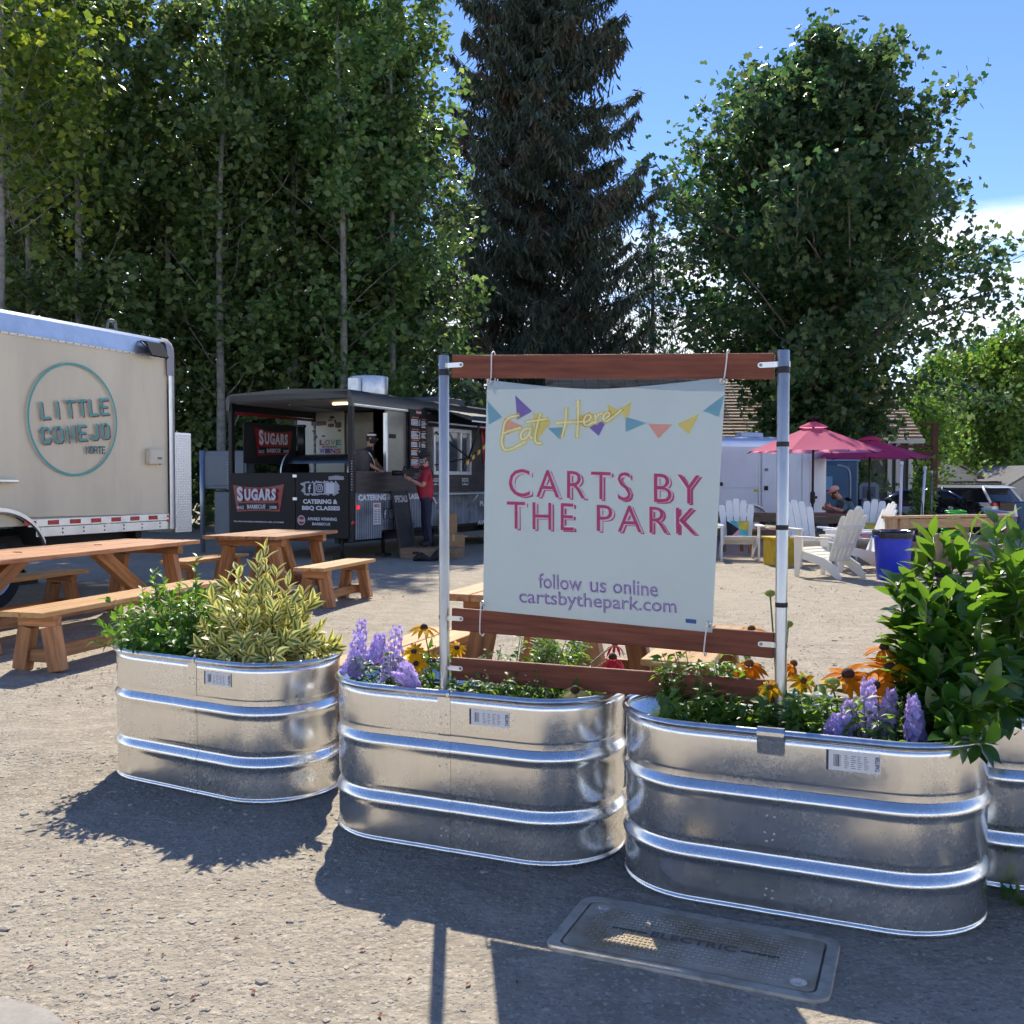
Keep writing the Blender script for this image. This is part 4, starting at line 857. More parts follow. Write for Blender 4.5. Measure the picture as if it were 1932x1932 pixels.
        text('lettering', 'S', SIGNW, o, MM(), .10, .22, .40, .93, .05); text('lettering', 'UGARS', SIGNW, o, MM(), .25, .88, .42, .85, .05, 1.15)
        text('lettering', 'BARBECUE', SIGNW, o, MM(), .30, .68, .13, .28, .03); text('lettering', 'SINCE', SIGNW, o, MM(), .08, .23, .12, .23, .02); text('lettering', '2008', SIGNW, o, MM(), .76, .91, .12, .23, .02)
    logo('logo_sign', t, REAR, None, [A(108, 1160), A(632, 1152), A(612, 1440), A(128, 1440)], Vector((-.040, 0, 0)))
    SL = px_local(t, (0, W - .1, 0), (0, -1, 0))
    a = SL(*A(205, 500)); c = SL(*A(750, 940)); b = MB(); b.box(((a.x + c.x) / 2, W - .08, (a.z + c.z) / 2 - .02), (abs(c.x - a.x), .02, abs(a.z - c.z))); cb = b.build('side_curtain', mk('curtain_black', (.02, .02, .022), .6), t)
    logo('logo_sign', t, SL, None, [A(312, 565), A(700, 606), A(690, 858), A(325, 872)], Vector((0, -.004, 0)))
    # rear gate lettering
    MR = frame((-.037, 0, 0), (0, -1, 0), (0, 0, 1)); RT = lambda x, y: (-REAR(*A(x, y)).y, REAR(*A(x, y)).z)
    def rtext(body, x0, y0, x1, y1, bold=.03):
        (a_, z1_), (c_, z0_) = RT(x0, y0), RT(x1, y1); text('lettering', body, SIGNW, t, MR, a_, c_, z0_, z1_, bold)
    rtext('CATERING &', 825, 1305, 1180, 1357, .05); rtext('BBQ CLASSES', 815, 1373, 1205, 1430, .05); rtext('AWARD WINNING', 870, 1490, 1172, 1530, .03); rtext('BARBECUE', 920, 1545, 1105, 1578, .03); rtext('SUGARSBARBECUE.COM', 115, 1525, 625, 1552, .02)
    def icons(M, RTf, xs, y0, y1, dark):
        for kind, x0, x1 in xs:
            (a_, z1_), (c_, z0_) = RTf(x0, y0), RTf(x1, y1); w, h = c_ - a_, z1_ - z0_; b = MB(); b.add([M @ Vector(q) for q in ((a_, z0_, 0), (c_, z0_, 0), (c_, z1_, 0), (a_, z1_, 0))], [(0, 1, 2, 3)]); o = b.build('icon_tile', dark if kind != 'q' else SIGNW, t)
            b = MB(); cx, cz = (a_ + c_) / 2, (z0_ + z1_) / 2
            if kind == 'f':
                stroke(b, [(cx + w * .22, cz + h * .30), (cx + w * .08, cz + h * .30), (cx, cz + h * .2), (cx, cz - h * .40)], w * .15, M, .002, ext=0); stroke(b, [(cx - w * .16, cz + h * .02), (cx + w * .2, cz + h * .02)], w * .13, M, .0028, ext=0)
            elif kind == 'i':
                rr_ = [(cx + w * .34 * sx_, cz + h * .34 * sy_) for sx_, sy_ in ((-.6, 1), (.6, 1), (1, .6), (1, -.6), (.6, -1), (-.6, -1), (-1, -.6), (-1, .6), (-.6, 1))]; stroke(b, rr_, w * .09, M, .002)
                stroke(b, [(cx + w * .17 * math.cos(k * .524), cz + h * .17 * math.sin(k * .524)) for k in range(13)], w * .08, M, .0028); b.add([M @ Vector((cx + w * (.21 + .04 * sx_), cz + h * (.21 + .04 * sy_), .0035)) for sx_, sy_ in ((-1, -1), (1, -1), (1, 1), (-1, 1))], [(0, 1, 2, 3)])
            if b.v: b.build('icon', SIGNW, o)
    (a_, z1_), (c_, z0_) = RT(838, 1128), RT(1160, 1256); b = MB(); rd = random.Random(3); nn = 26
    edge = [(a_ + (c_ - a_) * i / nn, z1_ + rd.uniform(-.02, .03)) for i in range(nn + 1)] + [(c_ + rd.uniform(0, .10), z1_ + (z0_ - z1_) * i / 8) for i in range(1, 8)] + [(c_ - (c_ - a_) * i / nn, z0_ - rd.uniform(-.01, .03)) for i in range(nn + 1)] + [(a_ - rd.uniform(0, .09), z0_ + (z1_ - z0_) * i / 8) for i in range(1, 8)]
    b.face([MR @ Vector((x, z, -.0008)) for x, z in edge]); b.build('paint_splash', mk('splash_white', (.45, .47, .52), .5), t)
    icons(MR @ Matrix.Translation((0, 0, .002)), RT, (('f', 850, 932), ('i', 955, 1040), ('q', 1062, 1146)), 1142, 1246, BLKM)
    bc = RT(809, 1522); rr0 = abs(RT(850, 1522)[0] - bc[0]); b = MB(); b.face([MR @ Vector((bc[0] + rr0 * math.cos(k * .2618), bc[1] + rr0 * math.sin(k * .2618), .001)) for k in range(24)]); o = b.build('badge', RED, t)
    b = MB(); stroke(b, [(bc[0] + rr0 * .9 * math.cos(k * .2618), bc[1] + rr0 * .9 * math.sin(k * .2618)) for k in range(25)], .012, MR, .003); b.build('badge_ring', SIGNW, o); text('lettering', 'food', SIGNW, o, MR @ Matrix.Translation((0, 0, .003)), bc[0] - rr0 * .7, bc[0] + rr0 * .7, bc[1] - rr0 * .25, bc[1] + rr0 * .3, .03)
    (a_, z1_), (c_, z0_) = RT(1088, 1062), RT(1245, 1108); b = MB(); b.face([MR @ Vector(q) for q in ((a_, z0_, .001), (c_, z0_, .001), (c_, z1_ - .02, .001), ((a_ + c_) / 2, z1_, .001), (a_, z1_ - .02, .001))]); b.build('maker_plate', mk('plate_grey', (.35, .36, .38), .4), t)
    # door with stickers on the bulkhead, seen over the smoker
    BH = px_local(t, (PD - .02, 0, 0), (-1, 0, 0)); tl, br = BH(*A(758, 425)), BH(*A(1245, 900))
    b = MB(); b.bev((PD - .03, (tl.y + br.y) / 2, (tl.z + ZF + .2) / 2), (.03, tl.y - br.y, tl.z - ZF - .2), .006); dr = b.build('kitchen_door', mk('door_cream', (.60, .60, .50), .45), t)
    MD = frame((PD - .047, 0, 0), (0, -1, 0), (0, 0, 1)); DT = lambda x, y: (-BH(*A(x, y)).y, BH(*A(x, y)).z)
    b = MB()
    for x0, y0, x1, y1 in ((905, 508, 1060, 552), (1095, 452, 1140, 482), (1075, 488, 1125, 502), (1140, 490, 1162, 528), (1075, 530, 1140, 568), (1150, 515, 1215, 575), (1178, 588, 1212, 614), (775, 598, 803, 628), (775, 640, 805, 670), (815, 630, 842, 668), (775, 722, 818, 752), (775, 765, 835, 810), (915, 598, 952, 618), (945, 650, 968, 685), (1010, 650, 1050, 668)):
        (a_, z1_), (c_, z0_) = DT(x0, y0), DT(x1, y1); m_ = (a_ + c_) / 2
        b.face([MD @ Vector(q) for q in ((a_, z0_ + .01, 0), (m_, z0_, 0), (c_, z0_ + .01, 0), (c_, z1_ - .008, 0), (m_, z1_, 0), (a_, z1_ - .008, 0))])
    o = b.build('door_stickers', mk('sticker_dark', (.07, .06, .055), .5, col2=(.2, .08, .06), scale=9), dr); o['kind'] = 'stuff'
    (a_, z1_), (c_, z0_) = DT(775, 682), DT(838, 708); b = MB(); b.face([MD @ Vector(q) for q in ((a_, z0_, 0), (c_, z0_, 0), (c_, z1_, 0), (a_, z1_, 0))]); b.build('red_sticker', RED, dr)
    (a_, z1_), (c_, z0_) = DT(978, 686), DT(1218, 850); b = MB(); b.face([MD @ Vector(q) for q in ((a_, z0_, 0), (c_, z0_, 0), (c_, z1_, 0), (a_, z1_, 0))]); lv = b.build('slogan_sheet', mk('sheet_grey', (.52, .53, .47), .5), dr)
    for i, (ch, cc) in enumerate(zip('LOVE', ((.30, .02, .10), (.45, .15, .02), (.25, .35, .05), (.02, .25, .16)))):
        (x0, t1), (x1, t0) = DT(990 + 56 * i, 698), DT(1042 + 56 * i, 752); text('lettering', ch, mk('love' + str(i), cc, .5), lv, MD @ Matrix.Translation((0, 0, .002)), x0, x1, t0, t1, .04)
    (x0, t1), (x1, t0) = DT(1015, 752), DT(1170, 786); text('lettering', 'always', BLKM, lv, MD @ Matrix.Translation((0, 0, .004)), x0, x1, t0, t1, .01)
    for i, (ch, cc) in enumerate(zip('WINS', ((.03, .05, .30), (.10, .02, .22), (.20, .02, .2), (.35, .05, .04)))):
        (x0, t1), (x1, t0) = DT(990 + 56 * i, 786), DT(1042 + 56 * i, 836); text('lettering', ch, mk('wins' + str(i), cc, .5), lv, MD @ Matrix.Translation((0, 0, .002)), x0, x1, t0, t1, .04)
    # side lettering
    MS = frame((0, -.0315, 0), (1, 0, 0), (0, 0, 1)); ST = lambda x, y: (SIDE(*B(x, y)).x, SIDE(*B(x, y)).z)
    def stext(body, x0, y0, x1, y1, bold=.04):
        (a_, z1_), (c_, z0_) = ST(x0, y0), ST(x1, y1); text('lettering', body, SIGNW, t, MS, a_, c_, (z0_ + ST(x0, y1)[1]) / 2, (z1_ + ST(x1, y0)[1]) / 2, bold)
    stext('CATERING & BBQ CLASSES', 140, 1120, 860, 1193); stext('PULLED PORK', 1478, 1190, 1800, 1245, .03); stext('AWARD WINNING', 1455, 1395, 1850, 1440, .03)
    icons(MS @ Matrix.Translation((0, 0, .002)), ST, (('f', 405, 462), ('i', 475, 537), ('q', 547, 605)), 1278, 1396, mk('icon_navy', (.05, .06, .08), .4))
    a_, c_ = ST(305, 1218), ST(390, 1450); b = MB(); b.face([MS @ Vector(q) for q in ((a_[0], c_[1], .001), (c_[0], c_[1], .001), (c_[0], a_[1], .001), (a_[0], a_[1], .001))]); pp = b.build('price_sheet', SIGNW, t)
    b = MB(); w, h = c_[0] - a_[0], a_[1] - c_[1]
    for k in range(9):
        for x0, x1 in ((.08, .5), (.58, .92)): z = c_[1] + h * (.06 + .075 * k); b.face([MS @ Vector(q) for q in ((a_[0] + w * x0, z, .002), (a_[0] + w * x1, z, .002), (a_[0] + w * x1, z + h * .035, .002), (a_[0] + w * x0, z + h * .035, .002))])
    b.build('print_lines', mk('print_grey', (.10, .11, .14), .5), pp); text('lettering', 'MENU', RED, pp, MS @ Matrix.Translation((0, 0, .002)), a_[0] + w * .12, c_[0] - w * .12, c_[1] + h * .78, c_[1] + h * .95, .04)
    rl = SIDE(*B(140, 1266)); b = MB(); b.bev((rl.x - .02, -.04, rl.z), (.09, .03, .07), .01); b.build('marker_lamp', mk('red_lamp_lit', (.8, .02, .02), .3, emit=.6), t)
    rl = SIDE(*B(100, 1442)); b = MB(); b.lathe([(0, .01), (.05, .008), (.055, 0)], (.0, -.02, rl.z), 12, M=Matrix.Rotation(R(90), 3, 'X')); b.build('reflector', REDL, t)
    lgq = [B(1482, 330), B(1800, 392), B(1790, 850), B(1500, 825)]; logo('logo_sign', t, SIDE, None, lgq, Vector((0, -.036, 0)))
    # exhaust fan on the roof
    e = px_local(t, (0, 1.25, 0), (0, -1, 0))(697, 722)
    b = MB(); b.lathe([(.30, H + .02), (.30, H + .10), (.36, H + .12), (.38, H + .46), (.37, H + .48), (.33, H + .48), (.33, H + .40), (0, H + .40)], (e.x, 1.25, 0), 24); ef = b.build('exhaust_fan', GALVP, t, 40)
    b = MB(); b.bev((e.x - .44, 1.30, H + .28), (.12, .24, .30), .01); b.build('motor_box', GALVP, ef)
    b = MB(); b.bev((e.x + 2.6, 1.3, H + .14), (1.1, .9, .22), .05, seg=2); b.build('roof_unit', mk('unit_grey', (.06, .07, .09), .5), t)
    # chains beside the posts
    for y in (-.0, W): 
        b = MB(); pz = 1.75
        for k in range(12): b.lathe([(.012, -.005), (.018, 0), (.012, .005)], (-.03, y + (.02 if y else -.02), pz - .045 * k), 6, M=Matrix.Rotation(R(90 * (k % 2)), 3, 'X'))
        b.build('chain', ALU, t)
    # menu board hung at the side
    a, c = SIDE(*B(690, 185)), SIDE(*B(880, 850))
    mb = thing('menu_board', 'tall black menu board hung on the side of the black trailer', 'menu board', (Matrix.Translation(org) @ Matrix.Rotation(rz, 4, 'Z')) @ Vector((a.x, -.06, c.z)), rz)
    w, h = c.x - a.x, a.z - c.z; b = MB(); b.bev((w / 2, 0, h / 2), (w, .02, h), .003); b.build('board', BLKM, mb)
    MM_ = frame((0, -.0115, 0), (1, 0, 0), (0, 0, 1)); rd = random.Random(5)
    ORG = mk('menu_orange', (.55, .16, .04), .5); 
    def bar(name, mat, rects):
        b = MB()
        for x0, x1, z0, z1 in rects: b.face([MM_ @ Vector(q) for q in ((w * x0, h * z0, 0), (w * x1, h * z0, 0), (w * x1, h * z1, 0), (w * x0, h * z1, 0))])
        return b.build(name, mat, mb)
    wl, ol = [], []
    for z0, nrow in ((.82, 5), (.62, 6), (.44, 4), (.30, 4), (.15, 5)):
        ol.append((.12, .50, z0 + .035, z0 + .055))
        for k in range(nrow): wl.append((.06, .06 + .30 + .14 * rd.random(), z0 - .022 * k, z0 - .022 * k + .013)); wl.append((.52, .58, z0 - .022 * k, z0 - .022 * k + .013))
    for z0, nrow in ((.80, 5), (.60, 4), (.42, 3)):
        ol.append((.68, .93, z0 + .035, z0 + .052))
        for k in range(nrow): wl.append((.66, .95 - .1 * rd.random(), z0 - .024 * k, z0 - .024 * k + .013))
    o = bar('menu_lines', SIGNW, wl); o['kind'] = 'stuff'; bar('menu_headings', ORG, ol); bar('menu_logo', RED, [(.34, .66, .92, .985), (.08, .5, .02, .07)])
    text('lettering', 'SUGARS', SIGNW, mb, MM_ @ Matrix.Translation((0, 0, .001)), w * .36, w * .64, h * .94, h * .97, .04)
    return t, rz, org
BT, BRZ, BORG = bbq_trailer()
BM_ = Matrix.Translation(BORG) @ Matrix.Rotation(BRZ, 4, 'Z')

# smoker standing on the porch
def smoker():
    p = BM_ @ Vector((.62, 1.0, .58)); t = thing('barbecue_smoker', 'black barrel smoker with open lid on the trailer porch', 'smoker', p, BRZ)
    SM = mk('smoker_steel', (.035, .038, .04), .32, .6, var=.4, scale=6); r = .42; zc = .98; y0, y1 = -.78, .72
    prof = [(r * math.cos(a), r * math.sin(a)) for a in np.linspace(R(180), R(360), 16)]
    b = MB(); b.ring_loft([[(x, y, zc + z) for x, z in prof] for y in (y0, y1)], 0, True, True, False)
    b.build('barrel', SM, t, 50)
    hp = Vector((r, 0, zc)); lid = []
    for a in np.linspace(R(0), R(110), 12): lid.append((-.12 + r * 1.02 * math.cos(a), r * 1.02 * math.sin(a)))
    b = MB(); b.ring_loft([[(-x * .9 + .05, y, zc + .16 + z * .42) for x, z in lid] for y in (y0, y1)], 0, True, True, False); b.build('lid', mk('lid_steel', (.10, .115, .12), .28, .8, var=.2, scale=4), t, 50)
    for y in (y0, y1):
        b = MB(); q = [(r * math.cos(a), y, zc + r * math.sin(a)) for a in np.linspace(R(120), R(420), 20)]; b.tube(q, .014, 6); b.build('end_rim', ALU, t)
        b = MB(); b.lathe([(0, .006), (r * .98, .004), (r, -.004), (0, -.006)], (0, y, zc), 28, M=Matrix.Rotation(R(90), 3, 'X')); b.build('end_plate', SM, t, 40)
    b = MB(); b.tube([(.05, y1 - .1, zc + .3), (.05, y1 - .1, zc + .86)], .075, 12); b.lathe([(.085, zc + .84), (.10, zc + .87), (.085, zc + .89)], (.05, y1 - .1, 0), 12); b.build('chimney', SM, t)
    b = MB(); b.tube([(-.30, y0 - .03, zc - .1), (-.30, y0 - .16, zc - .1)], .014, 6); b.tube([(-.30, y0 - .16, zc - .16), (-.30, y0 - .16, zc - .04)], .012, 6); b.build('handle', ALU, t)
    for x in (-.25, .25):
        for y in (y0 + .15, y1 - .15): b = MB(); b.box((x, y, .32), (.05, .05, .64)); b.build('leg', SM, t)
smoker()
# loose things by the trailer
CARD = mk('cardboard', (.36, .22, .12), .8, var=.15, scale=9); PLY = mk('plywood', (.30, .20, .12), .6, var=.3, scale=4, stretch=(1, 6, 6))
def crate_step():
    a = at(818, 1049, 18.0); t = thing('step_box', 'plywood step box with hand holes under the man in red', 'step box', (a.x - .02, 17.95, 0), BRZ - R(90) + R(12))
    Wd, D, Hh = 1.05, .55, .185
    b = MB(); b.bev((0, 0, Hh - .011), (Wd, D, .022), .003); b.build('top', PLY, t)
    for y in (-D / 2 + .011, D / 2 - .011): b = MB(); b.bev((0, y, Hh / 2 - .012), (Wd - .01, .022, Hh - .024), .003); b.build('long_side', PLY, t)
    for x in (-Wd / 2 + .011, Wd / 2 - .011): b = MB(); b.bev((x, 0, Hh / 2 - .012), (.022, D - .05, Hh - .024), .003); b.build('short_side', PLY, t)
    for y in (-D / 2 - .001,): b = MB(); b.box((-.22, y, Hh * .55), (.13, .004, .05)); b.box((.25, y, Hh * .55), (.13, .004, .05)); b.build('hand_hole', BLKM, t)
crate_step()
for (x, y, z, s, lab) in ((-1.12, 18.55, 0, (.42, .34, .40), 'brown cardboard box on the ground under another box'), (-1.22, 18.55, .404, (.34, .30, .38), 'brown cardboard box stacked on top of another box')):
    t = thing('cardboard_box', lab, 'box', (x, y, z), R(8), 'stacked cardboard boxes')
    b = MB(); b.bev((0, 0, s[2] / 2), s, .004); b.build('carton', CARD, t); b = MB(); b.box((0, 0, s[2] + .001), (s[0], .05, .002)); b.box((0, -s[1] / 2 - .001, s[2] - .06), (.05, .002, .12)); b.build('tape', mk('parcel_tape', (.45, .33, .2), .3), t)
def bag():
    a = at(806, 1056, 16.9); t = thing('camera_bag', 'black camera bag lying on the gravel by the step box', 'bag', (a.x + .03, 17.2, 0), R(8)); t.scale = (.72, .72, .72); m_ = mk('nylon_black', (.016, .016, .018), .7, var=.4, scale=20, bump=.5, bscale=30, bdist=.01)
    b = MB(); rings = []
    for i in range(9):
        u_ = i / 8; x = -.42 + .84 * u_; k = math.sin(math.pi * min(.97, max(.06, u_))) ** .45; h = (.09 + .05 * math.sin(u_ * 9)) * k + (.06 if u_ > .62 else 0); rings.append([(x, .14 * k * math.cos(a_), max(.004, h + h * math.sin(a_))) for a_ in np.linspace(0, 2 * math.pi, 13)[:-1]])
    b.ring_loft(rings, 0, True, True); b.build('bag_body', m_, t, 60)
    b = MB(); b.tube(smooth([(.1, -.1, .2), (.2, -.16, .30), (.34, -.14, .27), (.4, -.1, .12)]), .016, 6); b.tube(smooth([(-.3, -.13, .12), (-.1, -.2, .03), (.2, -.2, .04), (.4, -.1, .1)]), .014, 6); b.build('strap', m_, t)
bag()
def leaning():
    a = at(775, 1042, 17.6); t = thing('leaning_board', 'dark chalk board leaning against the side of the black trailer', 'board', (a.x - .10, 18.1, 0), BRZ)
    M = Matrix.Rotation(R(-9), 4, 'X'); b = MB(); b.bev(M @ Vector((0, 0, .62)), (.52, .03, 1.22), .006, M=M.to_3x3()); b.build('panel', mk('chalkboard', (.035, .04, .045), .6, var=.4, scale=5), t)
    for x in (-.25, .25): b = MB(); b.bev(M @ Vector((x, -.008, .62)), (.045, .045, 1.24), .006, M=M.to_3x3()); b.build('frame_rail', PLY if False else mk('dark_frame', (.05, .04, .035), .6), t)
    text('lettering', 'SPECIALS', mk('chalk', (.6, .6, .62), .8), t, M @ frame((-.22, -.018, 1.02), (1, 0, 0), (0, 0, 1)), 0, .44, 0, .13, .04)
leaning()
def pedestal():
    a = at(402, 1042, 19.5); t = thing('meter_cabinet', 'grey electrical cabinet on a steel post left of the black trailer', 'electrical cabinet', (a.x, 19.5, 0), R(-12)); m_ = mk('cabinet_grey', (.17, .20, .24), .45, .3, var=.1, scale=4)
    b = MB(); b.tube([(-.05, -.30, 0), (-.05, -.30, 2.0)], .05, 10); b.build('post', mk('post_galv', (.38, .42, .47), .4, .7), t)
    b = MB(); b.bev((.38, -.1, 1.62), (1.0, .35, .75), .015); cbx = b.build('cabinet', m_, t); b = MB(); b.bev((.40, -.285, 1.62), (.86, .02, .62), .006); b.build('door', m_, cbx)
    b = MB(); b.bev((.42, -.05, .75), (.55, .3, .9), .015); b.build('lower_box', m_, t); b = MB(); b.tube([(.42, -.05, 0), (.42, -.05, .4)], .04, 8); b.build('conduit', m_, t)
pedestal()
# ================================================================== people
def person(name, label, loc, rz, joints, bones, mats, zone, group=None):
    """joints: name -> (x, y, z, radius); bones: (a, b, zone). The body is one skinned surface."""
    t = thing(name, label, 'person', loc, rz, group)
    nm = list(joints); idx = {k: i for i, k in enumerate(nm)}
    me = bpy.data.meshes.new('b'); me.from_pydata([joints[k][:3] for k in nm], [(idx[a], idx[b]) for a, b, _ in bones], [])
    o = bpy.data.objects.new('b', me); COL.objects.link(o); o.modifiers.new('s', 'SKIN'); sv = me.skin_vertices[0].data
    for k in nm:
        r = joints[k][3]; r = r if isinstance(r, tuple) else (r, r); sv[idx[k]].radius = r
    sv[idx[nm[0]]].use_root = True
    s = o.modifiers.new('u', 'SUBSURF'); s.levels = 2; s.render_levels = 2
    bpy.context.view_layer.update(); m2 = bpy.data.meshes.new_from_object(o.evaluated_get(bpy.context.evaluated_depsgraph_get())); bpy.data.objects.remove(o)
    m2.name = 'body'; m2.materials.clear()
    for m_ in mats: m2.materials.append(m_)
    rad_ = lambda k: joints[k][3] if not isinstance(joints[k][3], tuple) else sum(joints[k][3]) / 2
    seg = [(Vector(joints[a][:3]), Vector(joints[b][:3]), z, rad_(a), rad_(b)) for a, b, z in bones]
    for p in m2.polygons:
        c = p.center; best = None
        for a, b, z, r0_, r1_ in seg:
            d = b - a; u_ = max(0, min(1, (c - a).dot(d) / max(1e-9, d.length_squared))); q = (c - (a + d * u_)).length / (r0_ + (r1_ - r0_) * u_)
            if best is None or q < best[0]: best = (q, z, u_)
        p.material_index = zone(best[1], best[2], c); p.use_smooth = True
    link(bpy.data.objects.new('body', m2), t); return t
SKIN = mk('skin', (.50, .27, .18), .5, var=.1, scale=20); HAIR = mk('hair_dark', (.03, .02, .015), .6)
def head(t, c, r, yaw, parts=True, mask=None, cap=None, beard=None, tilt=0):
    """face details on the head: eyes, nose, mouth, ears, hair and headgear; c head centre, face along local -y turned by yaw"""
    M = Matrix.Translation(c) @ Matrix.Rotation(yaw, 4, 'Z') @ Matrix.Rotation(tilt, 4, 'X')
    def sph(name, p, s, mat, n=10, cut=None):
        b = MB(); rings = []
        for i in range(1, n):
            th = math.pi * i / n; rings.append([M @ Vector((p[0] + s[0] * math.sin(th) * math.cos(f), p[1] + s[1] * math.sin(th) * math.sin(f), p[2] + s[2] * math.cos(th))) for f in np.linspace(0, 2 * math.pi, 15)[:-1]])
        b.ring_loft(rings, 0, True, True); return b.build(name, mat, t)
    sph('nose', (0, -r * 1.02, -.01), (.014, .022, .022), SKIN)
    for s_ in (-1, 1):
        sph('eye', (s_ * .032, -r * .93, .018), (.013, .008, .009), mk('eye_dark', (.03, .02, .02), .3)); sph('ear', (s_ * r * .80, .005, -.005), (.014, .024, .034), SKIN)
    sph('mouth', (0, -r * .93, -.05), (.024, .008, .006), mk('lip', (.35, .12, .10), .5))
    sph('hair', (0, r * .12, .022), (r * .82, r * 1.0, r * 1.08), HAIR, 12)
    if cap:
        b = MB(); rings = [[M @ Vector((r * .90 * k * math.cos(f), r * 1.12 * k * math.sin(f), z)) for f in np.linspace(0, 2 * math.pi, 17)[:-1]] for k, z in ((1.0, .045), (1.01, .075), (.93, .105), (.72, .13), (.35, .145), (.05, .149))]
        b.ring_loft(rings, 0, True, True); cp = b.build('cap', cap[0], t)
        b = MB(); q = []
        for f in np.linspace(R(200), R(340), 9): q.append((r * .92 * math.cos(f), r * 1.10 * math.sin(f)))
        o_ = [(x * 1.0, y - .085 * math.sin(math.pi * i / 8) ** .5) for i, (x, y) in enumerate(q)]
        b.ring_loft([[M @ Vector((x, y, .050)) for x, y in q] + [M @ Vector((x, y, .056)) for x, y in reversed(q)], [M @ Vector((x, y, .035)) for x, y in o_] + [M @ Vector((x, y, .041)) for x, y in reversed(o_)]], 0, False, True); b.build('cap_peak', cap[1], cp)
    if mask:
        b = MB(); rings = []
        for z, k in ((-.085, .78), (-.06, 1.0), (-.02, 1.07), (.008, 1.03)): rings.append([M @ Vector((r * .90 * k * math.cos(f), r * 1.06 * k * math.sin(f), z)) for f in np.linspace(R(170), R(370), 13)])
        b.ring_loft(rings, 0, True, False, False); mm = b.build('face_mask', mask[0], t)
        if len(mask) > 1:
            b = MB()
            for z in (-.065, -.04, -.012): b.tube([M @ Vector((r * .93 * 1.07 * math.cos(f), r * 1.06 * 1.08 * math.sin(f), z + .011 * (1 if i % 2 else -1))) for i, f in enumerate(np.linspace(R(180), R(360), 11))], .006, 5)
            b.build('mask_zigzag', mask[1], mm)
    if beard: sph('beard', (0, -r * .55, -.075), (r * .62, r * .5, .06), beard)
def fingers(t, wrist, d, side, curl=.6, mat=None):
    """palm with five fingers starting at wrist along d; side = thumb direction"""
    d = Vector(d).normalized(); s = Vector(side); s = (s - d * s.dot(d)).normalized(); n = d.cross(s)
    h = Vector(wrist); b = MB(); b.tube([h - d * .02, h + d * .03, h + d * .085], [.028, .036, .034], 8); hd = b.build('hand', mat or SKIN, t)
    for i, (o, l) in enumerate(((.028, .066), (.010, .076), (-.009, .071), (-.027, .056))):
        p = h + d * .082 + s * o; q1 = p + d * l * .45; q2 = q1 + (d * math.cos(curl) - n * math.sin(curl)) * l * .35; q3 = q2 + (d * math.cos(curl * 1.8) - n * math.sin(curl * 1.8)) * l * .28
        b = MB(); b.tube([p - d * .02, q1, q2, q3], [.0098, .009, .0082, .0065], 6); b.build('finger', mat or SKIN, hd)
    b = MB(); p = h + d * .02 + s * .028; b.tube([p, p + (d * .5 + s * .8).normalized() * .035, p + (d * .75 + s * .62).normalized() * .065 - n * .01], [.012, .0105, .008], 6); b.build('thumb', mat or SKIN, hd)

# ---- camera operator in a red polo shirt, side on, facing left
REDS = mk('red_polo', (.36, .016, .035), .75, var=.25, scale=9, bump=.4, bscale=14, bdist=.02); NAVY = mk('navy_trousers', (.014, .018, .05), .75, var=.3, scale=10, bump=.4, bscale=12, bdist=.02); SHOE = mk('shoe', (.02, .017, .015), .6)
a = at(803, 1034, 18.0)
J = dict(hip=(0, .02, .92, (.17, .16)), waist=(0, .0, 1.06, (.17, .17)), belly=(0, -.015, 1.14, (.175, .18)), chest=(0, .01, 1.32, (.185, .165)), neck0=(0, .015, 1.43, (.085, .075)), neck=(0, -.005, 1.50, .056), head0=(0, -.02, 1.585, (.078, .090)), head1=(0, -.015, 1.66, (.076, .090)), head2=(0, -.005, 1.71, (.05, .06)),
         sl=(-.155, .01, 1.385, .068), el=(-.21, -.03, 1.13, .046), wl=(-.14, -.24, 1.22, .030), sr=(.155, .01, 1.385, .068), er=(.20, -.05, 1.12, .046), wr=(.12, -.27, 1.24, .030),
         hl=(-.095, .01, .84, .098), kl=(-.10, -.02, .47, .068), al=(-.10, .03, .09, .052), tl=(-.10, -.12, .045, .042), hr=(.095, .03, .84, .098), kr=(.10, .03, .47, .068), ar=(.10, .08, .09, .052), tr=(.10, -.07, .045, .042))
Bn = [('hip', 'waist', 'shirt'), ('waist', 'belly', 'shirt'), ('belly', 'chest', 'shirt'), ('chest', 'neck0', 'shirt'), ('neck0', 'neck', 'neck'), ('neck', 'head0', 'skin'), ('head0', 'head1', 'skin'), ('head1', 'head2', 'skin'), ('chest', 'sl', 'shirt'), ('sl', 'el', 'sleeve'), ('el', 'wl', 'skin'), ('chest', 'sr', 'shirt'), ('sr', 'er', 'sleeve'), ('er', 'wr', 'skin'),
      ('hip', 'hl', 'leg'), ('hl', 'kl', 'leg'), ('kl', 'al', 'leg'), ('al', 'tl', 'shoe'), ('hip', 'hr', 'leg'), ('hr', 'kr', 'leg'), ('kr', 'ar', 'leg'), ('ar', 'tr', 'shoe')]
def zn(z, u_, c):
    if z == 'shirt': return 0 if c.z > .905 else 2
    if z == 'neck': return 0 if u_ < .4 else 1
    if z == 'sleeve': return 0 if u_ < .72 else 1
    return {'skin': 1, 'leg': 2, 'shoe': 3}[z]
pm = person('person', 'person in red polo shirt and dark trousers holding a video camera', (a.x, 18.0, .187), R(-82), J, Bn, [REDS, SKIN, NAVY, SHOE], zn)
head(pm, (0, -.018, 1.62), .098, R(6), mask=(mk('mask_black', (.02, .02, .022), .7), mk('mask_white', (.6, .6, .6), .7)), cap=(mk('cap_black', (.018, .017, .017), .8), mk('cap_peak', (.02, .018, .017), .8)))
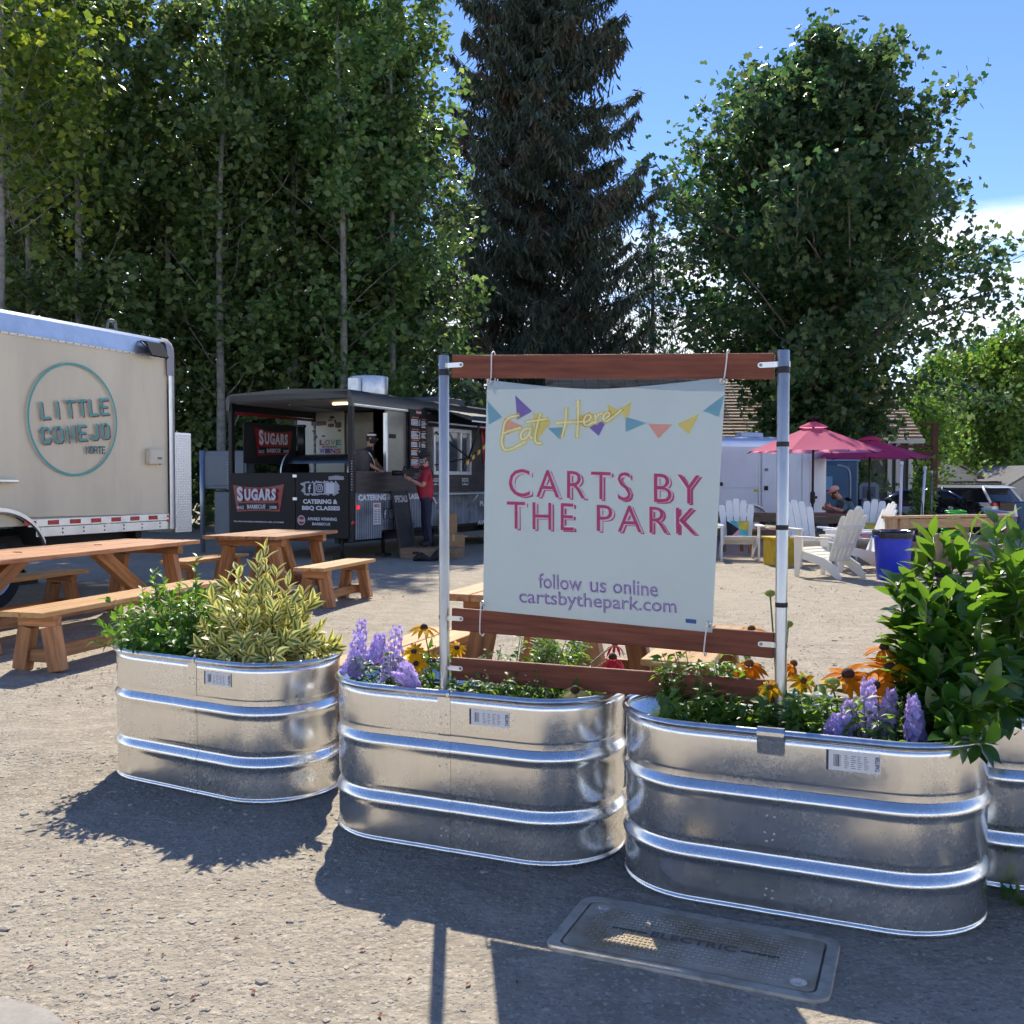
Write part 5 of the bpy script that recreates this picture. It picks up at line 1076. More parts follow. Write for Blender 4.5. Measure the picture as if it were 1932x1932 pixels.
fingers(pm, (-.13, -.255, 1.225), (.25, -.75, .45), (.9, .1, .3), .9); fingers(pm, (.11, -.285, 1.245), (-.3, -.75, .45), (-.9, .1, .3), .9)
b = MB(); b.tube(smooth([(.08, .03, 1.45), (-.05, .14, 1.36), (-.12, .10, 1.2), (-.1, -.2, 1.25)]), .012, 6); b.build('camera_strap', BLKM, pm)
b = MB(); b.bev((.1, .165, .86), (.09, .03, .14), .006, Matrix.Rotation(R(25), 3, 'X')); b.build('pocket_papers', mk('paper_lilac', (.5, .45, .6), .6), pm)
vc = thing('video_camera', 'black video camera held up by the person in red', 'camera', Vector(pm.location) + Matrix.Rotation(R(-82), 3, 'Z') @ Vector((-.01, -.31, 1.345)), R(-82))
b = MB(); b.bev((0, 0, .02), (.11, .22, .13), .012, seg=2); b.build('camera_body', BLKM, vc); b = MB(); b.lathe([(.0, .30), (.045, .30), (.05, .22), (.04, .10)], (0, 0, .02), 16, M=Matrix.Rotation(R(90), 3, 'X')); b.build('lens', BLK, vc)
b = MB(); b.tube(smooth([(0, .09, .08), (0, .07, .135), (0, -.06, .135), (0, -.09, .085)]), .012, 6); b.build('top_handle', BLKM, vc); b = MB(); b.bev((.0, .14, .05), (.05, .10, .05), .008); b.build('viewfinder', BLKM, vc)

# ---- cook in the trailer porch, dark shirt, reaching down
KS = mk('cook_shirt', (.016, .016, .02), .75); a = BM_ @ Vector((1.05, .42, .58))
J = dict(hip=(0, .04, .90, (.15, .12)), waist=(0, .03, 1.05, (.15, .12)), chest=(0, -.02, 1.29, (.17, .13)), neck0=(0, -.05, 1.41, (.085, .075)), neck=(0, -.07, 1.48, .055), head0=(0, -.10, 1.56, (.076, .088)), head1=(0, -.105, 1.635, (.075, .088)), head2=(0, -.10, 1.685, (.05, .06)),
         sl=(-.16, -.02, 1.36, .066), el=(-.22, -.10, 1.12, .044), wl=(-.14, -.27, 1.02, .029), sr=(.16, -.02, 1.36, .066), er=(.23, -.14, 1.13, .044), wr=(.20, -.33, .98, .029), hl=(-.095, .04, .82, .095), kl=(-.10, .02, .46, .066), al=(-.10, .06, .09, .05), tl=(-.10, -.08, .045, .042), hr=(.095, .04, .82, .095), kr=(.10, .02, .46, .066), ar=(.10, .06, .09, .05), tr=(.10, -.08, .045, .042))
Bn2 = [q for q in Bn if 'belly' not in q[:2]] + [('waist', 'chest', 'shirt')]
pc = person('person', 'person in dark shirt and pale headband working inside the black trailer', (a.x, a.y, a.z), BRZ + R(20), J, Bn2, [KS, SKIN, NAVY, SHOE], lambda z, u_, c: 0 if (z == 'sleeve' and u_ < .55) else (1 if z == 'sleeve' else zn(z, u_, c)))
head(pc, (0, -.10, 1.60), .095, 0, mask=(BLKM,)); fingers(pc, (.20, -.335, .975), (-.05, -.75, -.6), (-.9, 0, .2), .5); fingers(pc, (-.14, -.275, 1.015), (.1, -.8, -.5), (.9, 0, .2), .5)
b = MB(); b.lathe([(.083, .055), (.088, .06), (.088, .085), (.083, .09)], (0, -.098, 1.60), 18); b.build('headband', WHITE, pc)

# ---- man in a cap seated behind the rail, leaning over the table, facing left
BLUE = mk('slate_shirt', (.085, .17, .205), .75, var=.25, scale=9, bump=.3, bscale=14, bdist=.02); a = at(1603, 945, 20.6)
J = dict(hip=(0, .10, .50, (.16, .13)), waist=(0, .06, .66, (.155, .135)), chest=(0, -.10, .90, (.175, .14)), neck0=(0, -.20, 1.00, (.085, .08)), neck=(0, -.26, 1.05, .056), head0=(0, -.335, 1.105, (.077, .088)), head1=(0, -.345, 1.18, (.075, .088)), head2=(0, -.335, 1.225, (.05, .06)),
         sl=(-.165, -.12, .955, .068), el=(-.24, -.26, .74, .046), wl=(-.12, -.48, .80, .029), sr=(.165, -.12, .955, .068), er=(.25, -.30, .76, .046), wr=(.12, -.50, .84, .029),
         hl=(-.10, .06, .49, .095), kl=(-.13, -.36, .48, .07), al=(-.13, -.34, .10, .05), tl=(-.13, -.48, .045, .042), hr=(.10, .06, .49, .095), kr=(.13, -.36, .48, .07), ar=(.13, -.34, .10, .05), tr=(.13, -.48, .045, .042))
pd_ = person('person', 'seated person in a mesh cap and slate shirt leaning over a table', (a.x, 20.6, .02), R(-78), J, Bn2, [BLUE, SKIN, NAVY, SHOE], lambda z, u_, c: {'shirt': 0 if (c.z > .56 or c.y > .2) else 2, 'sleeve': 0, 'neck': 0 if u_ < .3 else 1, 'skin': 1, 'leg': 2, 'shoe': 3}[z])
head(pd_, (0, -.34, 1.145), .096, 0, cap=(mk('cap_mesh', (.55, .40, .36), .8, col2=(.45, .3, .27), scale=60), mk('cap_peak_rust', (.50, .20, .13), .7)), beard=mk('beard', (.08, .035, .018), .8), tilt=R(18))
fingers(pd_, (-.12, -.49, .80), (.4, -.8, .2), (.2, .1, .9), 1.0); fingers(pd_, (.12, -.51, .845), (-.4, -.7, .4), (-.2, .1, .9), 1.0)
bt = thing('picnic_bench', 'low dark bench under the seated person', 'bench', (a.x + .1, 20.6, 0), R(12)); b = MB(); b.bev((0, 0, .37), (.4, 1.2, .05), .005); b.build('seat', CEDAR, bt)
for y in (-.45, .45): b = MB(); b.bev((0, y, .17), (.32, .06, .345), .005); b.build('leg', CEDAR, bt)
# ================================================================== seating corner on the right
RESIN = mk('white_resin', (.84, .84, .82), .42, trans=.06); RESINW = mk('warm_resin', (.84, .81, .72), .42, trans=.10)
def chair(label, loc, rz, mat=RESIN):
    t = thing('adirondack_chair', label, 'chair', loc, R(rz), 'white resin adirondack chairs'); t.scale = (1.12, 1.12, 1.10)
    def slat(name, p0, p1, w0, w1, th, arch=0, parent=t):
        p0, p1 = Vector(p0), Vector(p1); d = (p1 - p0).normalized(); x = Vector((1, 0, 0)); n = x.cross(d).normalized(); b = MB(); rings = []
        for f, k in ((0, 1), (.5, 1), (.9, 1), (.97, .86), (1.0, .55)):
            c = p0.lerp(p1, f); w = (w0 + (w1 - w0) * f) * k / 2; rings.append([c - x * w - n * th / 2, c + x * w - n * th / 2, c + x * w + n * th / 2, c - x * w + n * th / 2])
        b.ring_loft(rings, 0, False, True); return b.build(name, mat, parent)
    for i in range(-2, 3):
        top = .98 - .045 * i * i * .6; slat('back_slat', (i * .088, .20, .24), (i * .118, .20 + (top - .24) * .42, top), .078, .108, .020)
    for z, r in ((.46, .235), (.72, .275)):
        y = .20 + (z - .24) * .42; b = MB(); b.bev((0, y + .018, z), (r * 2, .022, .07), .006, Matrix.Rotation(R(-22), 3, 'X')); b.build('back_rail', mat, t)
    for i in range(5):
        f = i / 4; b = MB(); b.bev((0, -.30 + .47 * f, .385 - .125 * f), (.50, .098, .02), .006, Matrix.Rotation(R(-14), 3, 'X')); b.build('seat_slat', mat, t)
    for s_ in (-1, 1):
        b = MB(); M = frame((s_ * .285 - .015, 0, 0), (0, 1, 0), (0, 0, 1)); b.prism([(-.335, 0), (-.275, 0), (-.215, .30), (-.20, .545), (-.35, .545), (-.345, .30)], M, .03); b.build('front_leg', mat, t)
        b = MB(); b.prism([(-.30, .38), (-.30, .27), (.12, .17), (.40, .0), (.47, .0), (.36, .19), (.17, .285)], frame((s_ * .262 - .014, 0, 0), (0, 1, 0), (0, 0, 1)), .028); b.build('rear_leg', mat, t)
        b = MB(); M = frame((s_ * .315, 0, .547), (1, 0, 0), (0, 1, 0)); w = .065; b.prism([(-w, -.36), (w * .9, -.36), (w, -.30), (w * .8, .20), (w * .4, .33), (-w * .4, .33), (-w * .9, .1)], M, .024); b.build('armrest', mat, t)
    return t
def gp(px, py): return on_plane(px, py, (0, 0, 0), Vector((0, 0, 1)))
p = gp(1393, 1056); ch1 = chair('white chair with a bright cushion nearest the banner', (p.x, p.y, 0), -8)
p = gp(1526, 1066); ch2 = chair('white chair facing us behind the yellow stool', (p.x, p.y, 0), 10)
p = gp(1560, 1088); ch3 = chair('warm white chair nearest us, seen from behind', (p.x, p.y, 0), -147, RESINW); ch3.scale = (1.02, 1.02, 1.04)
p = gp(1615, 1076); ch4 = chair('white chair seen side on beside the blue bin', (p.x, p.y, 0), -92)
p = gp(1636, 1062); ch5 = chair('white chair behind the side-on chair near the rail', (p.x, p.y, 0), -32)
def cushion(label, ch, cols):
    Mw = Matrix.Translation(ch.location) @ ch.rotation_euler.to_matrix().to_4x4(); t = thing('cushion', label, 'cushion', Mw @ Vector((0, .10, .32)), ch.rotation_euler.z, 'patchwork cushions')
    M = Matrix.Rotation(R(-24), 4, 'X'); s = .20; pts = [Vector((0, -.07, .20))]; rim = [Vector((s * x, 0, .20 + s * z)) for x, z in ((-1, -1), (0, -.94), (1, -1), (.94, 0), (1, 1), (0, .94), (-1, 1), (-.94, 0))]
    for i in range(8):
        b = MB(); a, c = rim[i], rim[(i + 1) % 8]; mid = lambda p, q, f, o: p.lerp(q, f) + Vector((0, o, 0)); ctr = Vector((0.02, 0, .21))
        r1 = [a, c]; r2 = [mid(a, ctr, .35, -.05), mid(c, ctr, .35, -.05)]; r3 = [ctr + Vector((0, -.075, 0))]
        b.add([M @ v for v in (a, c, r2[1], r2[0], r3[0])], [(0, 1, 2, 3), (3, 2, 4)], 0, False); b.add([M @ (v * 1 + Vector((0, 0, 0))) for v in (a, c, mid(c, ctr, .35, .05), mid(a, ctr, .35, .05), ctr + Vector((0, .07, 0)))], [(3, 2, 1, 0), (4, 2, 3)])
        b.build('patch', mk('patch_' + cols[i], {'black': (.02, .02, .025), 'teal': (.10, .42, .45), 'yellow': (.62, .48, .06), 'pink': (.62, .25, .33), 'white': (.6, .6, .58)}[cols[i]], .8), t)
cushion('patchwork cushion with black and yellow panels on the chair nearest the banner', ch1, ['pink', 'teal', 'teal', 'yellow', 'yellow', 'teal', 'black', 'black'])
cushion('patchwork cushion on the chair near the rail', ch5, ['pink', 'teal', 'pink', 'teal', 'yellow', 'yellow', 'teal', 'pink'])
# yellow stool: a squared log painted yellow
p = gp(1471, 1066); t = thing('yellow_stool', 'yellow painted square wooden stool between the chairs', 'stool', (p.x, p.y, 0), R(14)); YEL = mk('yellow_paint', (.62, .42, .03), .5, col2=(.42, .26, .02), scale=7, bump=.4, bscale=20, c2=(.45, .7))
b = MB()
for k in range(4):
    for s_ in (0, 1): pass
for i, (x, y) in enumerate(((-.1, -.2), (.1, -.2), (-.1, .2), (.1, .2), (-.2, 0), (.2, 0))):
    w, d = (.195, .04) if abs(y) > .1 else (.04, .36)
    b = MB(); b.bev((x if abs(y) > .1 else x * .9, y * .9, .215), (w, d, .43), .005); b.build('side_board', YEL, t)
b = MB(); b.bev((0, 0, .455), (.46, .46, .045), .008); b.build('top', YEL, t)
# low plank table behind the stool
p = gp(1452, 1046); t = thing('low_table', 'low wooden slatted table behind the yellow stool', 'table', (p.x + .1, p.y + .6, 0), R(4))
for i in range(5): beam('plank', t, (-.5, -.28 + .14 * i, .44), (.5, -.28 + .14 * i, .44), .13, .03, TOPW)
for x in (-.42, .42):
    beam('apron', t, (x, -.3, .40), (x, .3, .40), .035, .045, CEDAR)
    for y in (-.27, .27): beam('leg', t, (x, y, .377), (x, y, 0), .06, .06, CEDAR, up=(0, 1, 0))
# blue bin
p = gp(1684, 1094); t = thing('waste_bin', 'round blue waste bin with a black liner over its rim', 'waste bin', (p.x, p.y, 0), 0); BB = mk('blue_plastic', (.015, .04, .55), .38)
b = MB(); b.lathe([(.0, .0), (.20, .0), (.215, .02), (.262, .66), (.275, .665), (.275, .69), (.25, .69), (.22, .1), (0, .08)], (0, 0, 0), 32); b.build('bin_body', BB, t, 40)
for a in (R(200), R(-20)): b = MB(); b.bev((.285 * math.cos(a), .285 * math.sin(a), .62), (.06, .10, .035), .01); b.build('handle', BB, t)
b = MB(); rings = []
for r_, z in ((.282, .60), (.286, .66), (.283, .70), (.268, .705), (.25, .68), (.235, .50)): rings.append([((r_ + .004 * math.sin(k * 2.3) * (1 if z < .7 else .4)) * math.cos(k * .1745), (r_ + .004 * math.sin(k * 2.3)) * math.sin(k * .1745), z + .006 * math.sin(k * 1.7 + z * 40)) for k in range(36)])
b.ring_loft(rings, 0, True, False); b.build('bin_liner', mk('liner_black', (.015, .015, .017), .22), t)
# timber rail in front of the deck
WEATH = mk('weathered_timber', (.20, .135, .09), .7, col2=(.11, .075, .055), scale=3, stretch=(1, 9, 9), bump=.3, bscale=12, rand=.15, c2=(.4, .7)); NEWW = mk('new_timber', (.52, .33, .17), .6, col2=(.36, .21, .10), scale=3, stretch=(1, 9, 9), rand=.1, c2=(.4, .7))
ra_, rb_ = Vector((3.0, 20.4, 0)), Vector((6.55, 17.75, 0)); t = thing('timber_rail', 'weathered timber rail running behind the white chairs', 'fence', (ra_.x, ra_.y, 0), 0); D = rb_ - ra_; e = D.normalized()
beam('top_rail', t, (0, 0, .77), D + Vector((0, 0, .77)), .15, .042, WEATH); beam('face_rail', t, Vector((e.y * .05, -e.x * .05, .68)), D + Vector((e.y * .05, -e.x * .05, .68)), .035, .13, WEATH); beam('face_rail', t, Vector((e.y * .05, -e.x * .05, .40)), D + Vector((e.y * .05, -e.x * .05, .40)), .035, .13, WEATH)
for f in (0.01, .34, .67, .99): q = D * f; beam('post', t, q, q + Vector((0, 0, .748)), .088, .088, WEATH, up=(1, 0, 0))
# counter of new timber going right from the corner post
a = at(1676, 1000, 14.7); c = at(1905, 1000, 15.6); t = thing('timber_counter', 'new timber counter rail right of the blue bin', 'counter', (a.x, a.y, 0), 0); D = Vector((c.x - a.x, c.y - a.y, 0)); e = D.normalized(); zt = at(1690, 976, 14.7).z
beam('top_plank', t, -e * .05 + Vector((0, 0, zt)), D + Vector((0, 0, zt)), .20, .04, NEWW); beam('front_rail', t, e * .33 + Vector((e.y, -e.x, 0)) * .05 + Vector((0, 0, zt - .10)), D + Vector((e.y, -e.x, 0)) * .05 + Vector((0, 0, zt - .10)), .04, .14, NEWW)
beam('lower_rail', t, e * .2 + Vector((0, 0, .42)), D + Vector((0, 0, .42)), .04, .13, WEATH); beam('base_rail', t, e * .2 + Vector((0, 0, .10)), D + Vector((0, 0, .10)), .04, .13, WEATH)
for f, w in ((.02, .14), (.11, .14), (.36, .09), (.62, .09), (.98, .09)): q = D * f; beam('post', t, q, q + Vector((0, 0, zt - .021)), w, w, NEWW if f < .2 else WEATH, up=(1, 0, 0))
q = D * .12; b = MB(); b.add([q + Vector((0, .06, .1)), D * .36 + Vector((0, .06, .1)), D * .36 + Vector((0, .06, zt - .2)), q + Vector((0, .06, zt - .2))], [(0, 1, 2, 3)]); b.build('dark_backing', mk('shade_cloth', (.03, .03, .035), .8), t)  # plain dark sheet closing the left part below the counter top
beam('brace', t, D * .12 + Vector((0, .03, .12)), D * .26 + Vector((0, .03, zt - .2)), .07, .035, WEATH)
a2 = at(1700, 972, 17.6); t2 = thing('timber_rail', 'timber handrail running back from the counter corner', 'fence', (a.x + .05, a.y + .15, 0), 0); q = Vector((7.3, 19.4, 0)) - t2.location
beam('top_rail', t2, (0, 0, zt - .005), q + Vector((0, 0, .86)), .14, .04, WEATH); beam('side_rail', t2, (0, 0, .5), q + Vector((0, 0, .5)), .04, .13, WEATH)
for f in (.35, .7, 1.0): beam('post', t2, q * f, q * f + Vector((0, 0, .835)), .088, .088, WEATH, up=(1, 0, 0))
# coiled green hose, red jug, white can behind the counter
p = at(1797, 1020, 15.0); t = thing('coiled_hose', 'bright green coiled hose hanging behind the timber counter', 'hose', (p.x, 15.05 + .35, .0), 0)
t.location.y = 16.6; p = at(1800, 1020, 16.1); t.location.x = p.x
b = MB(); pts = []
for k in range(220):
    a_ = k * .5; f = k / 219; pts.append((.16 * math.cos(a_) + .05 * math.sin(f * 9), .12 * math.sin(a_) - .5, .92 - .62 * f + .02 * math.sin(f * 20)))
b.tube(pts, .011, 5); b.build('coil', mk('hose_green', (.05, .55, .06), .4, trans=.1), t)
b = MB(); b.bev((0, -.36, .93), (.06, .06, .10), .01); b.build('bracket', GREY, t)
p = at(1839, 1030, 15.0); t = thing('red_jug', 'red drinks jug behind the timber counter', 'jug', (p.x + .25, 16.2, 0), 0); zc = .42
b = MB(); b.lathe([(0, zc), (.10, zc), (.11, zc + .03), (.11, zc + .26), (.09, zc + .30), (0, zc + .30)], (0, 0, 0), 20); b.build('jug_body', mk('jug_red', (.42, .02, .03), .4), t, 40); b = MB(); b.lathe([(0, zc + .304), (.10, zc + .304), (.10, zc + .36), (.04, zc + .38), (0, zc + .38)], (0, 0, 0), 20); b.build('lid', WHITE, t, 40); b = MB(); b.bev((0, 0, zc / 2 - .002), (.3, .3, zc - .004), .01); b.build('stand', WEATH, t)
# umbrellas
def parasol(label, X, Y, zr, zt, rad, rot, mat):
    t = thing('parasol', label, 'parasol', (X, Y, 0), R(rot), 'pink market parasols'); n = 8
    def pt(k, f, z0, z1, r, drop=.0): 
        a = 2 * math.pi * k / n; return Vector((r * f * math.cos(a), r * f * math.sin(a), z1 - (z1 - z0) * f - drop))
    for k in range(n):
        b = MB(); m = 6; rows = []
        for i in range(m + 1):
            f = .14 + .86 * i / m; A_, B_ = pt(k, f, zr, zt, rad), pt(k + 1, f, zr, zt, rad); row = []
            for j in range(7): u_ = j / 6; q = A_.lerp(B_, u_); s_ = math.sin(math.pi * u_) * (.05 * f); q.z -= s_ * .5 - (.02 * f * math.sin(math.pi * u_) if i == m else 0); q.x *= 1 - s_ * .10; q.y *= 1 - s_ * .10; row.append(q)
            rows.append(row)
        b.ring_loft(rows, 0, True, False, False); b.build('canopy_panel', mat, t)
        b = MB(); b.tube([pt(k, .05, zr, zt, rad, .05), pt(k, 1.0, zr, zt, rad, .02)], .009, 5); b.build('rib', BLKM, t)
    b = MB(); b.lathe([(rad * .20, zt - (zt - zr) * .20 + .05), (rad * .19, zt - (zt - zr) * .17 + .06), (rad * .05, zt + .055), (.04, zt + .06)], (0, 0, 0), 16); b.build('vent_cap', mat, t)
    b = MB(); b.lathe([(0, zt + .12), (.07, zt + .12), (.11, zt + .15), (.11, zt + .165), (0, zt + .17)], (0, 0, 0), 16); b.build('finial', BLKM, t)
    b = MB(); b.tube([(0, 0, 0), (0, 0, zt + .13)], .024, 10); b.build('pole', BLKM, t); b = MB(); b.lathe([(.03, .95), (.05, 1.0), (.05, 1.16), (.03, 1.2)], (0, 0, 0), 10); b.bev((.07, 0, 1.08), (.05, .05, .05), .01); b.build('crank', BLKM, t)
    b = MB(); b.lathe([(0, .0), (.28, 0), (.28, .05), (.05, .09), (.04, .3), (0, .3)], (0, 0, 0), 20); b.build('base', BLKM, t, 40)
PKM = mk('parasol_pink', (.88, .15, .30), .8, trans=.55, tcol=(1.0, .40, .55))
parasol('nearer pink parasol on a black pole beside the silver trailer', 5.98, 19.5, 1.99, 2.52, 1.36, 11, PKM)
parasol('farther pink parasol to the right under the maple', 8.38, 23.0, 1.94, 2.40, 1.38, 20, mk('parasol_deep', (.74, .045, .20), .8, trans=.45, tcol=(.95, .14, .28)))
# red table top by the seated person
p = at(1572, 968, 20.2); t = thing('red_table', 'small red table behind the rail beside the seated person', 'table', (p.x, 20.3, 0), 0); zt_ = .74
b = MB(); b.lathe([(0, zt_), (.55, zt_), (.56, zt_ - .01), (.56, zt_ - .03), (0, zt_ - .03)], (0, 0, 0), 28); b.build('table_top', mk('table_red', (.22, .03, .03), .4), t, 40); b = MB(); b.tube([(0, 0, 0), (0, 0, zt_ - .03)], .03, 8); b.lathe([(0, .02), (.3, .02), (.3, 0)], (0, 0, 0), 16); b.build('pedestal', BLKM, t)
# silver cargo trailer with a rounded nose
def silver():
    Y = 23.2; x0 = at(1225, 900, Y).x; x1 = at(1572, 900, Y).x; t = thing('cargo_trailer', 'silver enclosed cargo trailer with rounded nose behind the chairs', 'trailer', (x1, Y, 0), R(3)); Lx = x1 - x0; Z0, Z1 = .52, 2.42; SK = mk('silver_skin', (.52, .56, .66), .40, .45, var=.06, scale=2); W = 2.0
    out = [(-Lx, 0)] + [(-.55 + .55 * math.sin(a), .55 - .55 * math.cos(a)) for a in np.linspace(0, math.pi / 2, 10)] + [(0, W - .5), (-.4, W), (-Lx, W)]
    b = MB(); b.ring_loft([[(x, y, z) for x, y in out] for z in (Z0, Z1 - .20)], 0, True, True); b.build('body', SK, t, 35)
    k = lambda f, g: [(-Lx / 2 + (x + Lx / 2) * f, W / 2 + (y - W / 2) * f, g) for x, y in out]
    b = MB(); b.ring_loft([k(1.004, Z1 - .21), k(1.004, Z1 - .08), k(.985, Z1 - .02), k(.90, Z1 + .03)], 0, True, True); b.build('roof', mk('roof_blue_white', (.55, .62, .78), .28, .5), t, 50)
    P = px_local(t, (0, 0, 0), (0, -1, 0)); B5 = lambda x, y: (1328.3 + .21876 * x, 769.8 + .21876 * y)
    def rect(name, x_a, y_a, x_b, y_b, th, mat, par=t):
        a_, c_ = P(*B5(x_a, y_a)), P(*B5(x_b, y_b)); b = MB(); b.bev(((a_.x + c_.x) / 2, -th / 2, (a_.z + c_.z) / 2), (abs(c_.x - a_.x), th, abs(a_.z - c_.z)), .004); return b.build(name, mat, par)
    rect('hatch', -150, 375, 470, 690, .018, SK); d = rect('door', 500, 365, 835, 905, .018, SK); rect('handle', 518, 672, 548, 710, .05, BLKM, d); rect('plate', 520, 520, 552, 545, .024, GREY, d); rect('trim_strip', 472, 360, 482, 830, .026, WHITE); rect('trim_strip', 915, 360, 925, 890, .012, WHITE); rect('label', 432, 700, 470, 722, .02, mk('label_yellow', (.6, .5, .05), .5)); rect('latch', 137, 640, 158, 672, .05, BLKM)
    b = MB()
    for xx in (490, 845):
        for j in range(28): q = P(*B5(xx, 370 + 19 * j)); b.lathe([(0, .006), (.012, .004), (.015, 0)], (q.x, -.002, q.z), 5, M=Matrix.Rotation(R(90), 3, 'X'))
    o = b.build('rivets', GREY, t); o['kind'] = 'stuff'
    q = P(*B5(395, 990)); wx = q.x
    b = MB(); pts = [(wx + .42 * math.cos(a), -.03, .42 + .42 * math.sin(a)) for a in np.linspace(0, math.pi, 16)]; b.ring_loft([[(x, y, z), (x, y - .14, z), (x, y - .14, z + .03), (x, y, z + .03)] for x, y, z in pts], 0, True, True); b.build('fender', ALU, t, 40); wheel(t, (wx, -.05, .34), .34, .2)
    b = MB(); b.bev((-Lx + .9, W / 2, Z1 + .08), (.5, .5, .14), .04, seg=2); b.build('roof_vent', WHITE, t); e5 = P(*B5(445, 225)); b = MB(); b.bev((e5.x, .5, Z1 + .06), (.55, .5, .16), .06, seg=2); b.build('roof_vent', mk('vent_blue', (.45, .55, .75), .4), t)
    b = MB(); b.box((.3, W / 2, Z0 - .05), (.9, .1, .1)); b.build('tongue', BLKM, t)
silver()
# portable toilet and hand-wash stand
a = at(1580, 965, 27); t = thing('portable_toilet', 'blue portable toilet behind the silver trailer', 'portable toilet', (a.x, 27, 0), R(-20)); PB = mk('toilet_blue', (.06, .13, .22), .45, var=.1, scale=3); LB = mk('toilet_roof', (.33, .50, .68), .4)
b = MB(); b.bev((0, 0, .98), (1.05, 1.1, 1.96), .03); b.build('cabin', PB, t); b = MB(); b.ring_loft([[(-.57, y, z) for y, z in q] if i == 0 else [(.57, y, z) for y, z in q] for i, q in enumerate([[(-.6, 1.95), (.6, 1.95), (.5, 2.08), (.25, 2.2), (0, 2.24), (-.25, 2.2), (-.5, 2.08)]] * 2)], 0, False, True); b.build('roof', LB, t)
b = MB(); b.bev((-.05, -.565, .95), (.72, .03, 1.75), .01); d = b.build('door', mk('toilet_door', (.09, .18, .28), .45), t); b = MB(); b.tube(smooth([(.32, -.60, .1), (.34, -.60, 1.4), (.26, -.60, 1.75), (.0, -.60, 1.84)]), .022, 6); b.build('door_edge', mk('pale_grey', (.5, .52, .53), .5), d); b = MB(); b.box((-.22, -.585, 1.35), (.2, .01, .36)); b.build('notice', mk('notice_blue', (.25, .5, .7), .5), d)
a = at(1642, 965, 27); t = thing('hand_wash_stand', 'grey plastic hand-wash stand right of the blue toilet', 'wash stand', (a.x, 27, 0), R(-8)); HG = mk('wash_grey', (.22, .25, .30), .5)
b = MB(); b.bev((0, .1, .45), (.52, .4, .9), .04, seg=2); b.build('tank', HG, t); b = MB(); q = [(-.26, .9), (.26, .9), (.26, 1.28), (.18, 1.36), (-.18, 1.36), (-.26, 1.28)]; b.prism(q, frame((0, .26, 0), (1, 0, 0), (0, 0, 1)), .08); b.build('back_board', HG, t); b = MB(); b.bev((0, .17, 1.1), (.34, .03, .3), .01); b.build('panel', mk('wash_dark', (.09, .11, .14), .5), t); b = MB(); b.bev((0, -.02, .90), (.44, .25, .03), .01); b.build('basin', mk('wash_pale', (.35, .38, .42), .5), t)
# white plastic poles of the deck lights
PVC = mk('pvc_white', (.66, .70, .78), .35)
for px, py0, Y, h, lab in ((1697, 980, 19.0, 1.75, 'white plastic pole at the deck corner, tallest in front'), (1736, 975, 20.5, 1.75, 'white plastic pole with cable behind the deck corner'), (1757, 972, 24.0, 1.75, 'thin grey pole between the deck and the dark hedge')):
    a = at(px, py0, Y); t = thing('plastic_pole', lab, 'pole', (a.x, Y, 0), 0, 'poles round the deck'); r = .028 if px < 1750 else .018; topz = at(px, {1697: 873, 1736: 882, 1757: 890}[px], Y).z; lean = {1697: .03, 1736: .09, 1757: 0}[px]
    b = MB(); b.tube([(0, 0, 0), (lean, 0, topz)], r, 10); b.build('tube', PVC if px < 1750 else GREY, t); b = MB(); b.lathe([(0, topz + .03), (r * 1.2, topz + .025), (r * 1.35, topz - .05), (r * 1.02, topz - .05)], (lean, 0, 0), 10); b.build('end_cap', PVC, t)
    if px == 1736: b = MB(); b.tube(smooth([(lean - .03, -.03, topz - .1), (-.18, -.03, topz * .75), (-.12, -.03, topz * .6), (.03, -.03, topz * .55), (.0, -.03, .2)]), .01, 5); b.build('cable', BLKM, t)

